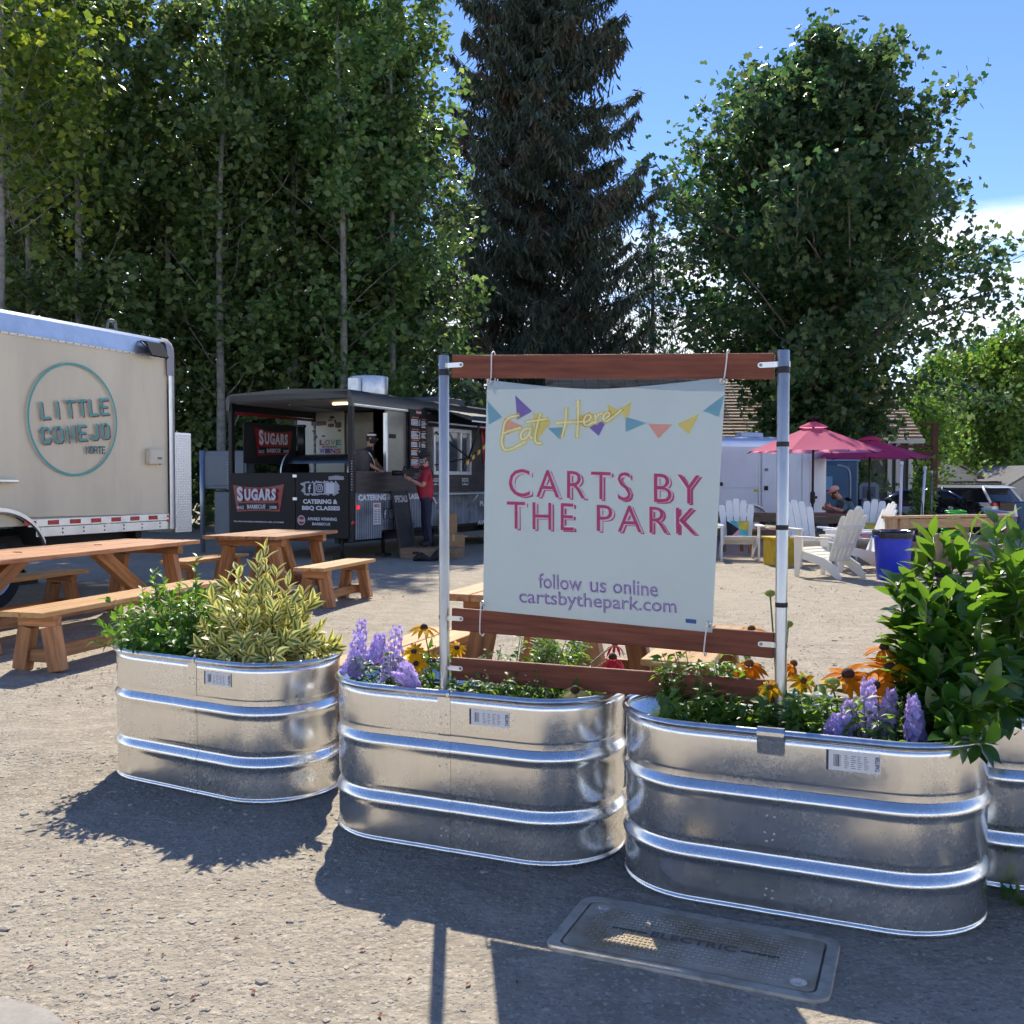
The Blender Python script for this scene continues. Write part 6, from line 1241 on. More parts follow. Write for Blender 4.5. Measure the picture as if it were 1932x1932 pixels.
# ================================================================== house, garages, fence, vehicles beyond
def house():
    Y = 36; x0 = at(1035, 800, Y).x; x1 = at(1738, 800, Y).x; t = thing('house', 'house with a tan shingled roof behind the maple', 'house', (x0, Y, 0), 0); w = x1 - x0; zr = at(1400, 714, Y + 3.6).z; ze = at(1400, 832, Y).z; dp = 3.6
    GW = mk('house_grey_green', (.075, .085, .075), .7, var=.15, scale=2); SHI = mk('shingle', (.34, .255, .185), .85, col2=(.20, .11, .055), scale=1.1, c2=(.5, .66), bump=.6, bscale=9, bdist=.03, rand=.10)
    b = MB(); b.box((w / 2, dp, ze / 2 - .1), (w - .4, dp * 2 - .6, ze + .2)); b.build('wall', GW, t)
    n = 20
    for i in range(n):
        f0, f1 = i / n, (i + 1) / n; y0, y1 = -.35 + (dp + .35) * f0, -.35 + (dp + .35) * f1; z0, z1 = ze + (zr - ze) * f0, ze + (zr - ze) * f1
        b = MB(); m = 26; P0 = []
        for k in range(m + 1): x = w * k / m; P0.append(x)
        for k in range(m):
            j = .012 * random.random(); g = .01; b.add([(P0[k] + g, y0 - .02 - j, z0 + .035 + j), (P0[k + 1] - g, y0 - .02 - j, z0 + .035 + j), (P0[k + 1] - g, y1 + .05, z1 + .02), (P0[k] + g, y1 + .05, z1 + .02), (P0[k] + g, y0 - .02 - j, z0 + j - .01), (P0[k + 1] - g, y0 - .02 - j, z0 + j - .01)], [(0, 1, 2, 3), (4, 5, 1, 0)])
        o = b.build('shingle_course', SHI, t); o['kind'] = 'stuff'
    b = MB(); b.add([(0, -.3, ze), (w, -.3, ze), (w, dp, zr), (0, dp, zr), (0, dp * 2 + .3, ze), (w, dp * 2 + .3, ze)], [(0, 1, 2, 3), (3, 2, 5, 4), (1, 5, 2), (0, 3, 4)]); b.build('roof_deck', mk('deck_board', (.12, .09, .07), .8), t)
    b = MB(); b.bev((w / 2, -.36, ze - .02), (w, .04, .16), .005); b.build('fascia', mk('trim_white', (.55, .55, .53), .6), t)
    for k in (w - .28, w - .75, w - 1.05): b = MB(); b.bev((k, .25, ze / 2), (.16, .08, ze - .1), .005); b.build('corner_board', MT['trim_white'], t)
    for k in (.3, .5, .7):
        b = MB(); b.bev((w * k, .27, 1.55), (1.2, .06, 1.1), .01); wnd = b.build('window', MT['trim_white'], t)
        for s_ in (-1, 1): b = MB(); b.box((w * k + s_ * .28, .235, 1.55), (.5, .02, .95)); b.build('pane', mk('window_dark', (.03, .035, .04), .1), wnd)
house()
def garage(label, Y, xa, xp, xb, ya, yb, wallm, depth=7):
    t = thing('garage', label, 'garage', at(xp, 960, Y) * Vector((1, 1, 0)).length if False else (at(xp, 960, Y).x, Y, gz(at(xp, 960, Y).x, Y)), 0, 'garages across the street'); z0 = t.location.z
    L0, R0 = at(xa, yb, Y).x - t.location.x, at(xb, yb, Y).x - t.location.x; zt_ = at(xp, ya, Y).z - z0; ze = at(xb, yb, Y).z - z0
    b = MB(); o = .35; b.prism([(L0 + o, 0), (R0 - o, 0), (R0 - o, ze + o * .5), (0, zt_ - .12), (L0 + o, ze + o * .5)], frame((0, 0, 0), (1, 0, 0), (0, 0, 1)), -depth); b.build('wall', wallm, t)
    k = 14
    for i in range(k):
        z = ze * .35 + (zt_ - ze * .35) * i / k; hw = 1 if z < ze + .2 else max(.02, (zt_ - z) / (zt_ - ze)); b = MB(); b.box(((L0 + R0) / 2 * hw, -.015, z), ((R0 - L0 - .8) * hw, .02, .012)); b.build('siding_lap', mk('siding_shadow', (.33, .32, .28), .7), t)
    for x in (L0, R0):
        d = Vector((x, 0, ze)); b = MB(); b.add([(0, -.25, zt_), (x, -.25, ze), (x, depth, ze), (0, depth, zt_), (0, -.25, zt_ + .16), (x, -.25, ze + .16), (x, depth, ze + .16), (0, depth, zt_ + .16)], [(3, 2, 1, 0), (4, 5, 6, 7), (0, 1, 5, 4), (1, 2, 6, 5), (2, 3, 7, 6)]); b.build('roof', mk('garage_roof', (.16, .155, .15), .95, var=.2, scale=3), t)
    b = MB(); b.bev(((L0 + R0) / 2, -.03, ze * .40), ((R0 - L0) * .5, .05, ze * .75), .01); b.build('door', mk('garage_door', (.45, .44, .40), .6), t)
SIDW = mk('siding_cream', (.52, .49, .41), .7)
garage('cream gabled garage behind the rusty post', 64, 1712, 1776, 1854, 859, 904, SIDW); garage('pale gabled garage at the far right edge', 62, 1896, 1960, 2024, 882, 921, mk('siding_pale', (.50, .48, .44), .7))
t = thing('board_fence', 'dark brown board fence in front of the cream garage', 'fence', (at(1735, 905, 56).x, 56, gz(20, 56)), 0); zf = at(1800, 908, 56).z - t.location.z; DKF = mk('fence_brown', (.055, .038, .03), .8, var=.3, scale=6, rand=.3)
for i in range(24): beam('fence_board', t, (.2 * i, 0, 0), (.2 * i, 0, zf + .03 * random.random()), .19, .025, DKF, up=(0, 1, 0))
for z in (.4, zf - .4): beam('fence_rail', t, (0, .04, z), (4.6, .04, z), .08, .04, DKF)
# rusty steel frame
t = thing('steel_frame', 'rusty brown steel post and crossbeams beside the house', 'steel frame', (at(1762, 900, 31).x, 31, 0), 0); RUST = mk('rusty_steel', (.085, .035, .022), .8, var=.3, scale=8); zz1 = at(1762, 798, 31).z; zz2 = at(1762, 852, 31).z
beam('post', t, (0, 0, 0), (0, 0, zz1), .17, .17, RUST, up=(0, 1, 0)); beam('crossbeam', t, (-.5, 0, zz1 - .02), (-.09, 0, zz1 - .02), .12, .08, RUST); beam('crossbeam', t, (-1.15, 0, zz2 - .1), (-.09, 0, zz2 - .1), .12, .28, RUST); beam('crossbeam', t, (-1.15, 0, zz2 + .16), (-.09, 0, zz2 + .16), .10, .09, RUST)
def car(name, label, loc, rz, paint, Lc, Wc, Hc, prof, glass, cab, lights):
    """prof: lower body side outline; cab: glasshouse outline (x, z) front to rear, lower edge first"""
    t = thing(name, label, 'car', loc, rz, 'cars parked across the street'); hw = Wc / 2
    def shell(nm, out, w0, w1, mat, zc):
        b = MB(); n = len(out); z0 = min(z for _, z in out); z1 = max(z for _, z in out); rows = []
        for s_, k in ((-1, 0), (-1, 1), (1, 1), (1, 0)):
            row = []
            for x, z in out:
                f = (z - z0) / (z1 - z0); w = w0 + (w1 - w0) * f; row.append((x * (1 - .015 * (1 - k)), s_ * (w if k == 0 else w - .10), z))
            rows.append(row)
        rows = [[(x, -(w0 + (w1 - w0) * ((z - z0) / (z1 - z0))) * q, zc + (z - zc) * r_) for x, z in out] for q, r_ in ((1, .93), (.94, 1), (.5, 1.02), (0, 1.025), (-.5, 1.02), (-.94, 1), (-1, .93))]
        b.ring_loft(rows, 0, True, True); return b.build(nm, mat, t, 40)
    shell('body', prof, hw, hw * .97, paint, .6); shell('windows', glass, hw * .95, hw * .76, mk('car_glass', (.02, .023, .028), .08, spec=.7), .9); shell('roof', cab, hw * .80, hw * .74, paint, Hc - .1)
    for (xa, za), (xb, zb) in ((glass[0], glass[1]), (glass[-1], glass[-2])):
        for s_ in (-1, 1): b = MB(); b.tube([(xa, s_ * hw * .945, za), ((xa + xb) / 2, s_ * hw * .87, (za + zb) / 2), (xb, s_ * hw * .765, zb)], .045, 6); b.build('pillar', paint, t)
    for s_ in (-1, 1): b = MB(); b.tube([(.05 * Lc - .3, s_ * hw * .955, glass[0][1]), (.05 * Lc - .34, s_ * hw * .775, Hc - .09)], .04, 6); b.build('pillar', BLK, t)
    for x in (Lc * .30, -Lc * .29):
        for s_ in (-1, 1): wheel(t, (x, s_ * (hw - .10), .34), .34, .22)
        for s_ in (-1, 1):
            b = MB(); b.lathe([(.40, -.012), (.43, 0), (.40, .012), (0, .012)], (x, s_ * (hw - .005), .36), 22, M=Matrix.Rotation(R(90), 3, 'X')); b.build('wheel_arch', BLKM, t)
    for nm, p_, s_, m_ in lights: b = MB(); b.bev(p_, s_, .02, seg=2); b.build(nm, m_, t)
    return t
WCAR = mk('car_white', (.72, .73, .75), .25, coat=.8); BCAR = mk('car_blue', (.012, .035, .16), .25, .3, coat=.8); TL_ = mk('tail_red', (.45, .01, .015), .2, coat=.5); HLm = mk('head_lamp', (.65, .68, .72), .12, coat=.6)
sx_, sy_ = at(1843, 960, 37).x, 37
suv = car('white_suv', 'white estate-style sport utility car seen from behind at far right', (sx_ - .9, sy_, gz(sx_, sy_)), math.atan2(.88, -.48), WCAR, 4.6, 1.86, 1.68,
    [(2.28, .35), (2.30, .75), (2.05, .93), (1.05, 1.02), (-2.1, 1.06), (-2.28, .98), (-2.30, .4), (-2.1, .28), (2.0, .26)], [(1.15, 1.0), (.45, 1.58), (-1.75, 1.60), (-2.2, 1.02)], [(.55, 1.56), (.30, 1.66), (-1.7, 1.66), (-2.05, 1.56)],
    [('tail_lamp', (-2.24, .70, .98), (.14, .42, .13), TL_), ('tail_lamp', (-2.24, -.70, .98), (.14, .42, .13), TL_), ('number_plate', (-2.31, 0, .80), (.02, .5, .13), WHITE), ('rear_bumper', (-2.27, 0, .42), (.14, 1.7, .22), BLKM), ('roof_bar', (-.6, .62, 1.70), (2.2, .05, .04), BLKM), ('roof_bar', (-.6, -.62, 1.70), (2.2, .05, .04), BLKM)])
bx_, by_ = at(1790, 960, 33).x, 33
blu = car('blue_car', 'dark blue car parked behind the dark hedge with its nose to the right', (bx_ - .3, by_, gz(bx_, by_)), math.atan2(-.38, .92), BCAR, 4.5, 1.80, 1.52,
    [(2.24, .35), (2.25, .62), (1.95, .82), (.95, .95), (-1.95, 1.0), (-2.23, .88), (-2.25, .4), (-2.0, .26), (2.0, .24)], [(1.1, .93), (.25, 1.44), (-1.2, 1.46), (-2.0, .98)], [(.35, 1.42), (.15, 1.50), (-1.15, 1.50), (-1.5, 1.42)],
    [('head_lamp', (2.12, .62, .72), (.2, .36, .13), HLm), ('head_lamp', (2.12, -.62, .72), (.2, .36, .13), HLm), ('grille', (2.24, 0, .5), (.06, .9, .16), BLKM)])
# wheeled bins
def wbin(label, px, Y, col, nm, rz):
    a = at(px, 960, Y); t = thing('wheeled_bin', label, 'waste bin', (a.x, Y, gz(a.x, Y)), R(rz), 'wheeled bins by the street'); m_ = mk(nm, col, .5)
    b = MB(); b.ring_loft([[(sx * w, sy * d, z) for sx, sy in ((-1, -1), (1, -1), (1, 1), (-1, 1))] for w, d, z in ((.22, .24, .06), (.29, .33, .98), (.31, .35, .985), (.31, .35, 1.03))], 0, False, True); b.build('bin_body', m_, t); b = MB(); b.ring_loft([[(-.32, -.38, 1.035), (.32, -.38, 1.035), (.32, .36, 1.035), (-.32, .36, 1.035)], [(-.30, -.34, 1.08), (.30, -.34, 1.08), (.30, .32, 1.10), (-.30, .32, 1.10)]], 0, False, True); b.build('lid', m_, t)
    for s_ in (-1, 1): wheel(t, (s_ * .27, .26, .11), .11, .05, 'x')
    b = MB(); b.tube([(-.22, .40, 1.02), (.22, .40, 1.02)], .016, 6); b.build('handle', m_, t)
wbin('brown wheeled bin before the white car', 1889, 35, (.055, .04, .035), 'bin_brown', 10); wbin('blue wheeled bin at the right edge beyond the broad-leaved shrub', 1918, 35.5, (.03, .09, .19), 'bin_blue', -6); wbin('dark blue wheeled bin behind the brown bin', 1868, 36, (.02, .05, .16), 'bin_navy', 4)
# ================================================================== trees
def leaf_mesh(name, P, size, mat, shape='rhomb', up=.35, droop=0.0, aspect=.75, rs=None):
    rs = rs or np.random.default_rng(1); n = len(P)
    d = rs.normal(size=(n, 3)); d[:, 2] = d[:, 2] * .6 - droop; d /= np.linalg.norm(d, axis=1, keepdims=True)
    r = rs.normal(size=(n, 3)); r[:, 2] += up; s = np.cross(d, r); s /= np.maximum(1e-6, np.linalg.norm(s, axis=1, keepdims=True)); nn = np.cross(s, d)
    sz = (size * (.65 + .7 * rs.random(n)))[:, None]
    if shape == 'rhomb': T = [(0, 0, 0), (.42, .5 * aspect, .06), (1, 0, -.10), (.42, -.5 * aspect, .06)]; F = [(0, 1, 2), (0, 2, 3)]
    elif shape == 'lobed': T = [(0, 0, 0), (.22, .52, .05), (.45, .22, .03), (.78, .34, -.02), (1, 0, -.10), (.78, -.34, -.02), (.45, -.22, .03), (.22, -.52, .05)]; F = [(0, 1, 2), (0, 2, 4), (2, 3, 4), (0, 4, 6), (4, 5, 6), (0, 6, 7)]
    elif shape == 'frond': T = [(0, 0, 0), (.30, .5 * aspect, 0), (1, .06, -.06), (.62, -.5 * aspect, 0)]; F = [(0, 1, 2), (0, 2, 3)]
    k = len(T); V = np.empty((n, k, 3))
    for i, (a, b, c) in enumerate(T): V[:, i] = P + sz * (d * a + s * b + nn * c)
    F = np.array(F); FF = (F[None] + (np.arange(n) * k)[:, None, None]).reshape(-1, 3)
    me = bpy.data.meshes.new(name); nv = n * k; nf = len(FF)
    me.vertices.add(nv); me.vertices.foreach_set('co', V.reshape(-1)); me.loops.add(nf * 3); me.loops.foreach_set('vertex_index', FF.reshape(-1)); me.polygons.add(nf); me.polygons.foreach_set('loop_start', np.arange(nf) * 3)
    me.update(calc_edges=True); at_ = me.attributes.new('v', 'FLOAT', 'POINT'); at_.data.foreach_set('value', np.repeat(rs.random(n), k)); me.materials.append(mat); return me
BARKP = mk('poplar_bark', (.26, .25, .22), .85, var=.4, scale=3, stretch=(1, 1, 3), bump=.4, bscale=12, bdist=.02); BARKD = mk('dark_bark', (.075, .055, .042), .9, var=.4, scale=4)
def limb_pts(p0, d, ln, rs, curl=.25, n=6, up=.15):
    p = np.array(p0, float); d = np.array(d, float); o = [p.copy()]
    for i in range(n):
        d = d + rs.normal(size=3) * curl * .5; d[2] += up * .5; d /= np.linalg.norm(d); p = p + d * ln / n; o.append(p.copy())
    return o
def tree(name, label, loc, h, trunk_r, lims, cnt, size, leafm, barkm, group, prof, seed, shape='rhomb', z0=.1, spread=.55, up=.5, lean=(0, 0), droop=.2, share=None, back=0.0, clump=1.0, lob=0.0):
    t = thing(name, label, 'tree', loc, seed * 1.7 % 6.28 if share is None else seed * 2.1 % 6.28, group)
    if share is not None:
        for ch in share.children: inst(ch.name.split('.')[0], ch.data, t, Matrix.Rotation(-t.rotation_euler.z, 3, 'Z') @ Vector((0, back, 0)) if ch.name[0] != 't' else (0, 0, 0), sc=(1, 1, h / share['h']))
        t['h'] = h; return t
    t['h'] = h; rs = np.random.default_rng(seed)
    tp = [Vector((lean[0] * (f ** 1.4) + .12 * math.sin(f * 7 + seed) * f, lean[1] * f, h * f)) for f in np.linspace(0, .96, 9)]
    b = MB(); b.tube(tp, [trunk_r * (1.15 if i == 0 else 1) * (1 - .9 * i / 8) + .012 for i in range(9)], 9); b.build('trunk', barkm, t)
    lb = MB(); pts = []; per = max(1, cnt // lims)
    for k in range(lims):
        f = z0 + (1 - z0) * ((k + .5) / lims) ** .9; i = f * .96 / .96 * 8; a = tp[min(7, int(i))].lerp(tp[min(8, int(i) + 1)], i - int(i)); r = prof(f) * (.75 + .45 * rs.random()); az0 = k * 2.4; r *= 1 + lob * (math.sin(az0 * 2 + f * 9) * .6 + math.sin(az0 * 3 - f * 17) * .5); az = k * 2.4 + rs.normal() * .4
        q = limb_pts(a, (math.cos(az), math.sin(az), up + .3 * rs.random()), r, rs, up=up * .3)
        lb.tube([Vector(x) for x in q], [max(.008, trunk_r * .26 * (1 - f * .7) * (1 - .8 * j / 6)) for j in range(7)], 4, caps=False)
        qa = np.array(q); m = per; u_ = .25 + .75 * rs.random(m) ** .8; jj = np.minimum((u_ * 6).astype(int), 5); ff = (u_ * 6 - jj)[:, None]
        c = qa[jj] * (1 - ff) + qa[jj + 1] * ff
        cl = np.clip(rs.normal(size=(max(2, m // 55), 3)), -1.4, 1.4) * spread * clump; pts.append(c + cl[rs.integers(0, len(cl), m)] + np.clip(rs.normal(size=(m, 3)), -1.5, 1.5) * spread * (.45 if clump == 1 else .36))
    lo = lb.build('limbs', barkm, t); lo.location = Matrix.Rotation(-t.rotation_euler.z, 3, 'Z') @ Vector((0, back, 0))
    P = np.vstack(pts); P = P[P[:, 2] > .15]
    me = leaf_mesh('crown', P, size, leafm, shape, droop=droop, rs=rs); co = link(bpy.data.objects.new('crown', me), t); co.location = Matrix.Rotation(-t.rotation_euler.z, 3, 'Z') @ Vector((0, back, 0))
    return t
POP = mk('poplar_leaf', (.115, .172, .058), .36, trans=.42, tboost=2.3, attr=(.45, .035), rand=.22, spec=.5)
POPY = mk('poplar_leaf_yellow', (.15, .21, .04), .4, trans=.45, tboost=1.7, attr=(.45, .04), spec=.4)
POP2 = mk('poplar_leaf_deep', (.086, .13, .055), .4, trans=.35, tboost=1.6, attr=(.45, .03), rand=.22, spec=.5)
MAP = mk('maple_leaf', (.058, .105, .040), .42, trans=.42, tboost=2.0, attr=(.5, .06), spec=.45)
LIM = mk('lime_leaf', (.15, .25, .055), .5, trans=.45, tboost=1.5, attr=(.35, .04))
GRN = mk('mid_leaf', (.085, .15, .035), .5, trans=.4, tboost=1.6, attr=(.4, .04))
pp = lambda f: 2.3 * max(.25, math.sin(math.pi * min(.97, .15 + .8 * f)) ** .6)
front = [(-11.7, 22.2, 12.6, 'leaning pale-trunked poplar at the left edge with sunlit yellow leaves'), (-13.0, 26.5, 15.0, 'second poplar from the left, thin pale trunk above the cream trailer'), (-11.3, 25.8, 15.2, 'third poplar from the left, stoutest pale trunk above the cream trailer'),
         (-9.6, 27.6, 15.2, 'fourth poplar from the left, above the corner of the cream trailer'), (-7.9, 26.6, 15.3, 'fifth poplar from the left, behind the gap between the trailers'), (-6.2, 28.2, 15.6, 'sixth poplar from the left, behind the black trailer porch'),
         (-4.6, 27.0, 15.4, 'seventh poplar from the left, behind the roof fan of the black trailer'), (-3.5, 28.4, 16.0, 'rightmost poplar of the row, bright leaves beside the dark cedar')]
src = None
for i, (x, y, h, lab) in enumerate(front):
    if i in (0, 1, 3, 7): src = tree('poplar_tree', lab, (x, y, 0), h, .13, 62, 3600 if i == 0 else 9500, .21, POPY if i == 0 else POP, BARKP, 'row of poplars behind the trailers', pp, 11 + i, z0=.58 if i == 0 else .16, lean=(.5 if i == 0 else .2, 0), back=.55, clump=1.5)
    else: tree('poplar_tree', lab, (x, y, 0), h, .13, 62, 9500, .21, POP, BARKP, 'row of poplars behind the trailers', pp, 11 + i, share=src, back=.55)
pb = lambda f: 2.6 * max(.55, math.sin(math.pi * min(.97, .25 + .72 * f)) ** .5)
src = None
for i, x in enumerate((-19.5, -16.6, -14.2, -12.0, -9.8, -7.7, -5.8, -4.4, -3.6)):
    y = 31 + .8 * math.sin(i * 2.1); h = 13.4 + .9 * math.sin(i * 3.3)
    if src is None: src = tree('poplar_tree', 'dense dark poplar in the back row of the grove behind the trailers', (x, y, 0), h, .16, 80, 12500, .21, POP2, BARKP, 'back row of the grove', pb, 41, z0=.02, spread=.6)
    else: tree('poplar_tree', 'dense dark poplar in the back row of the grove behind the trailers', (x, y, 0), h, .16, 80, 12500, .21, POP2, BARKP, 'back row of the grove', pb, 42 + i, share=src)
# maple
def maple_prof(f): return float(np.interp(f * 15.0, [1.2, 2.3, 3.6, 4.8, 6.2, 8.0, 10.0, 12.0, 14.2, 15], [1.5, 1.6, 2.2, 5.6, 6.0, 5.4, 4.3, 3.1, 1.3, .5]))
tree('maple_tree', 'big rounded maple with deep green crown right of centre', (9.55, 31.0, 0), 14.8, .38, 230, 60000, .205, MAP, mk('maple_bark', (.22, .19, .16), .9, var=.4, scale=4), None, maple_prof, 77, 'lobed', z0=.07, spread=.55, up=.24, droop=.35, lob=.19)
# cedar: drooping sprays on long down-swept branches
def cedar(name, label, loc, h, rad, nb, seed, per=230, z0=.04):
    t = thing(name, label, 'tree', loc, 0); rs = np.random.default_rng(seed); b = MB(); b.tube([(0, 0, 0), (0, 0, h * .3), (0, 0, h * .7), (0, 0, h)], [h * .016, h * .012, h * .006, .03], 10); b.build('trunk', BARKD, t)
    lb = MB(); Ps = []; Ds = []
    for k in range(nb):
        f = z0 + (1 - z0) * (k / nb); ln = rad(f) * (.72 + .42 * rs.random()); az = k * 2.39996 + rs.normal() * .3; z = h * f; q = []
        for j in range(7): u_ = j / 6; q.append(Vector((math.cos(az) * ln * u_, math.sin(az) * ln * u_, z - ln * .32 * math.sin(u_ * 2.4) + ln * .12 * u_ ** 3)))
        lb.tube(q, [max(.012, .07 * (1 - f) * (1 - .85 * j / 6)) for j in range(7)], 4, caps=False)
        m = int(per * (.35 + ln / rad(0.15))); u_ = .12 + .88 * rs.random(m) ** .8; jj = np.minimum((u_ * 6).astype(int), 5); ff = (u_ * 6 - jj)[:, None]; qa = np.array(q); c = qa[jj] * (1 - ff) + qa[jj + 1] * ff
        side = np.array([-math.sin(az), math.cos(az), 0]); w = rs.normal(size=m) * .16 * ln * np.sin(np.pi * np.clip(u_, .1, .95)); c = c + side * w[:, None]; c[:, 2] -= np.abs(w) * .55 + .25 * rs.random(m); Ps.append(c)
    lb.build('limbs', BARKD, t); P = np.vstack(Ps); n = len(P)
    me = leaf_mesh('crown', P, h * .0135, CED, 'frond', droop=1.9, aspect=.20, rs=rs); link(bpy.data.objects.new('crown', me), t); return t
CED = mk('cedar_spray', (.062, .088, .058), .7, col2=(.125, .078, .05), c2=(.52, .70), scale=.35, trans=.22, attr=(.45, .03))
cr = lambda f: 7.2 * (1 - f) ** .40 * (1 if f > .12 else .85 + f)
cedar('cedar_tree', 'towering dark cedar with drooping sprays rising past the top of the frame', (1.35, 50, 0), 34, cr, 260, 5, 560)
cedar('cedar_tree', 'small dark cedar between the tall cedar and the maple', (7.7, 54, 0), 16.5, lambda f: 4.6 * (1 - f) ** .6, 120, 8, 220)
# trees at the right beyond the garages
for i, (px, Y, h, w, m_, lab) in enumerate(((1772, 80, 10.5, 5, GRN, 'dark green tree behind the cream garage'), (1845, 76, 11.0, 5.5, LIM, 'yellow-green tree behind the white car'), (1918, 72, 12.6, 4.5, LIM, 'pale yellow-green tree at the right edge of the picture'), (1990, 76, 12, 5, GRN, 'green tree just beyond the right edge'), (1868, 92, 10, 6, GRN, 'green tree far back between the two garages'), (1738, 50, 6.0, 2.0, LIM, 'small lime-green tree behind the rusty post'))):
    x = at(px, 900, Y).x; tree('broadleaf_tree', lab, (x, Y, gz(x, Y)), h, .2, 70, 8500 if Y > 60 else 4500, .36 if Y > 60 else .24, m_, BARKD, 'trees at the far right', (lambda w: lambda f: w * max(.3, math.sin(math.pi * min(.97, .2 + .75 * f)) ** .7))(w), 90 + i, z0=.08, spread=.8)
# low thicket behind the trailers and behind the house: reads as one mass
def thicket(name, label, x0, x1, y, h, n, seed, m_, size):
    rs = np.random.default_rng(seed); P = np.c_[x0 + (x1 - x0) * rs.random(n), y + rs.normal(size=n) * .7, h * rs.random(n) ** .8]; P[:, 2] *= .75 + .25 * np.sin(P[:, 0] * 1.3) * np.sin(P[:, 0] * .47)
    me = leaf_mesh(name, P, size, m_, 'rhomb', rs=rs); tag(link(bpy.data.objects.new(name, me)), label, 'undergrowth', kind='stuff')
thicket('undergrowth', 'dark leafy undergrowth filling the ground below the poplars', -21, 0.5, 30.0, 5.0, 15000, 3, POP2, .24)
thicket('far_greenery', 'mass of distant greenery along the far edge of the lot', -45, 70, 100, 8, 9000, 4, GRN, .8)
# clipped dark hedge
def hedge():
    a = at(1790, 985, 26.5); t = thing('hedge_shrub', 'dark clipped shrub in front of the blue car', 'shrub', (a.x, 26.5, gz(a.x, 26.5)), 0); rs = np.random.default_rng(6); n = 5200; d = rs.normal(size=(n, 3)); d /= np.linalg.norm(d, axis=1, keepdims=True); P = np.sign(d) * np.abs(d) ** .6 * [.78, .6, .46] * (.86 + .14 * rs.random((n, 1))) + [0, 0, .52]
    me = leaf_mesh('foliage', P, .07, mk('hedge_leaf', (.022, .020, .014), .6, trans=.2, attr=(.5, .08)), rs=rs); link(bpy.data.objects.new('foliage', me), t); b = MB(); b.tube([(0, 0, 0), (0, 0, .5)], .05, 6); b.build('stem', BARKD, t)
    a = at(1742, 960, 25); t = thing('sapling', 'young lime-leaved plant between the thin poles', 'plant', (a.x, 25, 0), 0); rs = np.random.default_rng(9); P = rs.normal(size=(420, 3)) * [.13, .13, .42] + [0, 0, 1.0]; me = leaf_mesh('foliage', P, .13, LIM, rs=rs); link(bpy.data.objects.new('foliage', me), t); b = MB(); b.tube([(0, 0, 0), (.02, 0, 1.5)], .015, 5); b.build('stem', BARKD, t)
hedge()
# ================================================================== plants in the tanks
def leaf_variants(name, mats, rows, fold=.12, curl=.25, n=3, margin=None, seg=5):
    """rows: half width along the leaf; returns a few meshes of unit length along +x, normal +z"""
    out = []
    for k in range(n):
        b = MB(); rd = random.Random(k + 3); cv = curl * (.6 + .8 * rd.random()); fd = fold * (.6 + .8 * rd.random()); tw = .25 * (rd.random() - .5)
        L_ = []; m = len(rows)
        for i, w in enumerate(rows):
            u_ = i / (m - 1); z = -cv * u_ * u_; y = tw * u_ * u_ * .3
            if margin: L_.append([(u_, y - w, z + fd * w), (u_, y - w * margin, z + fd * w * margin * .7), (u_, y, z), (u_, y + w * margin, z + fd * w * margin * .7), (u_, y + w, z + fd * w)])
            else: L_.append([(u_, y - w, z + fd * w * 2), (u_, y, z), (u_, y + w, z + fd * w * 2)])
        c = len(L_[0]); vs = [p for r_ in L_ for p in r_]
        for i in range(m - 1):
            for j in range(c - 1):
                mi = 0 if not margin else (1 if j in (0, c - 2) else 0); bs = len(b.v)
                b.add([vs[i * c + j], vs[i * c + j + 1], vs[(i + 1) * c + j + 1], vs[(i + 1) * c + j]], [(0, 1, 2, 3)], mi, True)
        me = b.mesh(name)
        bm = bmesh.new(); bm.from_mesh(me); bmesh.ops.remove_doubles(bm, verts=bm.verts, dist=1e-5); bm.to_mesh(me); bm.free()
        for m_ in mats: me.materials.append(m_)
        out.append(me)
    return out
def orient(d, n):
    d = Vector(d).normalized(); n = Vector(n); y = n.cross(d)
    if y.length < 1e-4: y = d.orthogonal()
    y.normalize(); z = d.cross(y); return Matrix((d, y, z)).transposed().to_4x4()
def put_leaves(t, items, variants, name='leaf', limit=300, mass='leaf_mass'):
    items = sorted(items, key=lambda q: (t.location.y + q[0][1]) - 6 * q[3])
    for i, (p, d, n, s) in enumerate(items[:limit]):
        M = Matrix.Translation(p) @ orient(d, n) @ Matrix.Scale(s, 4); inst(name, variants[i % len(variants)], t, None, M=M)
    rest = items[limit:]
    if rest:
        b = MB()
        for i, (p, d, n, s) in enumerate(rest):
            me = variants[i % len(variants)]; M = Matrix.Translation(p) @ orient(d, n) @ Matrix.Scale(s, 4); base = len(b.v); b.v += [tuple(M @ v.co) for v in me.vertices]
            for pl in me.polygons: b.f.append([base + k for k in pl.vertices]); b.m.append(pl.material_index); b.sm.append(True)
        o = b.build(mass, list(variants[0].materials), t); o['kind'] = 'stuff'
def in_tank(T, x, y, z=.50): return (Matrix.Translation(T.location) @ T.rotation_euler.to_matrix().to_4x4()) @ Vector((x, y, z))
def stem_to(b, root, tip, r0=.006, r1=.0025, bow=.15, n=6):
    root, tip = Vector(root), Vector(tip); d = tip - root; c = root + d * .45 + Vector((0, 0, d.length * bow)); pts = []
    for i in range(n + 1): u_ = i / n; pts.append(root * (1 - u_) ** 2 + c * 2 * u_ * (1 - u_) + tip * u_ * u_)
    b.tube(pts, [r0 + (r1 - r0) * i / n for i in range(n + 1)], 5); return pts
def along(pts, u_):
    f = u_ * (len(pts) - 1); i = min(int(f), len(pts) - 2); return pts[i].lerp(pts[i + 1], f - i), (pts[i + 1] - pts[i]).normalized()
rd = random.Random(21)
def rv(s=1): return Vector((rd.gauss(0, s), rd.gauss(0, s), rd.gauss(0, s)))

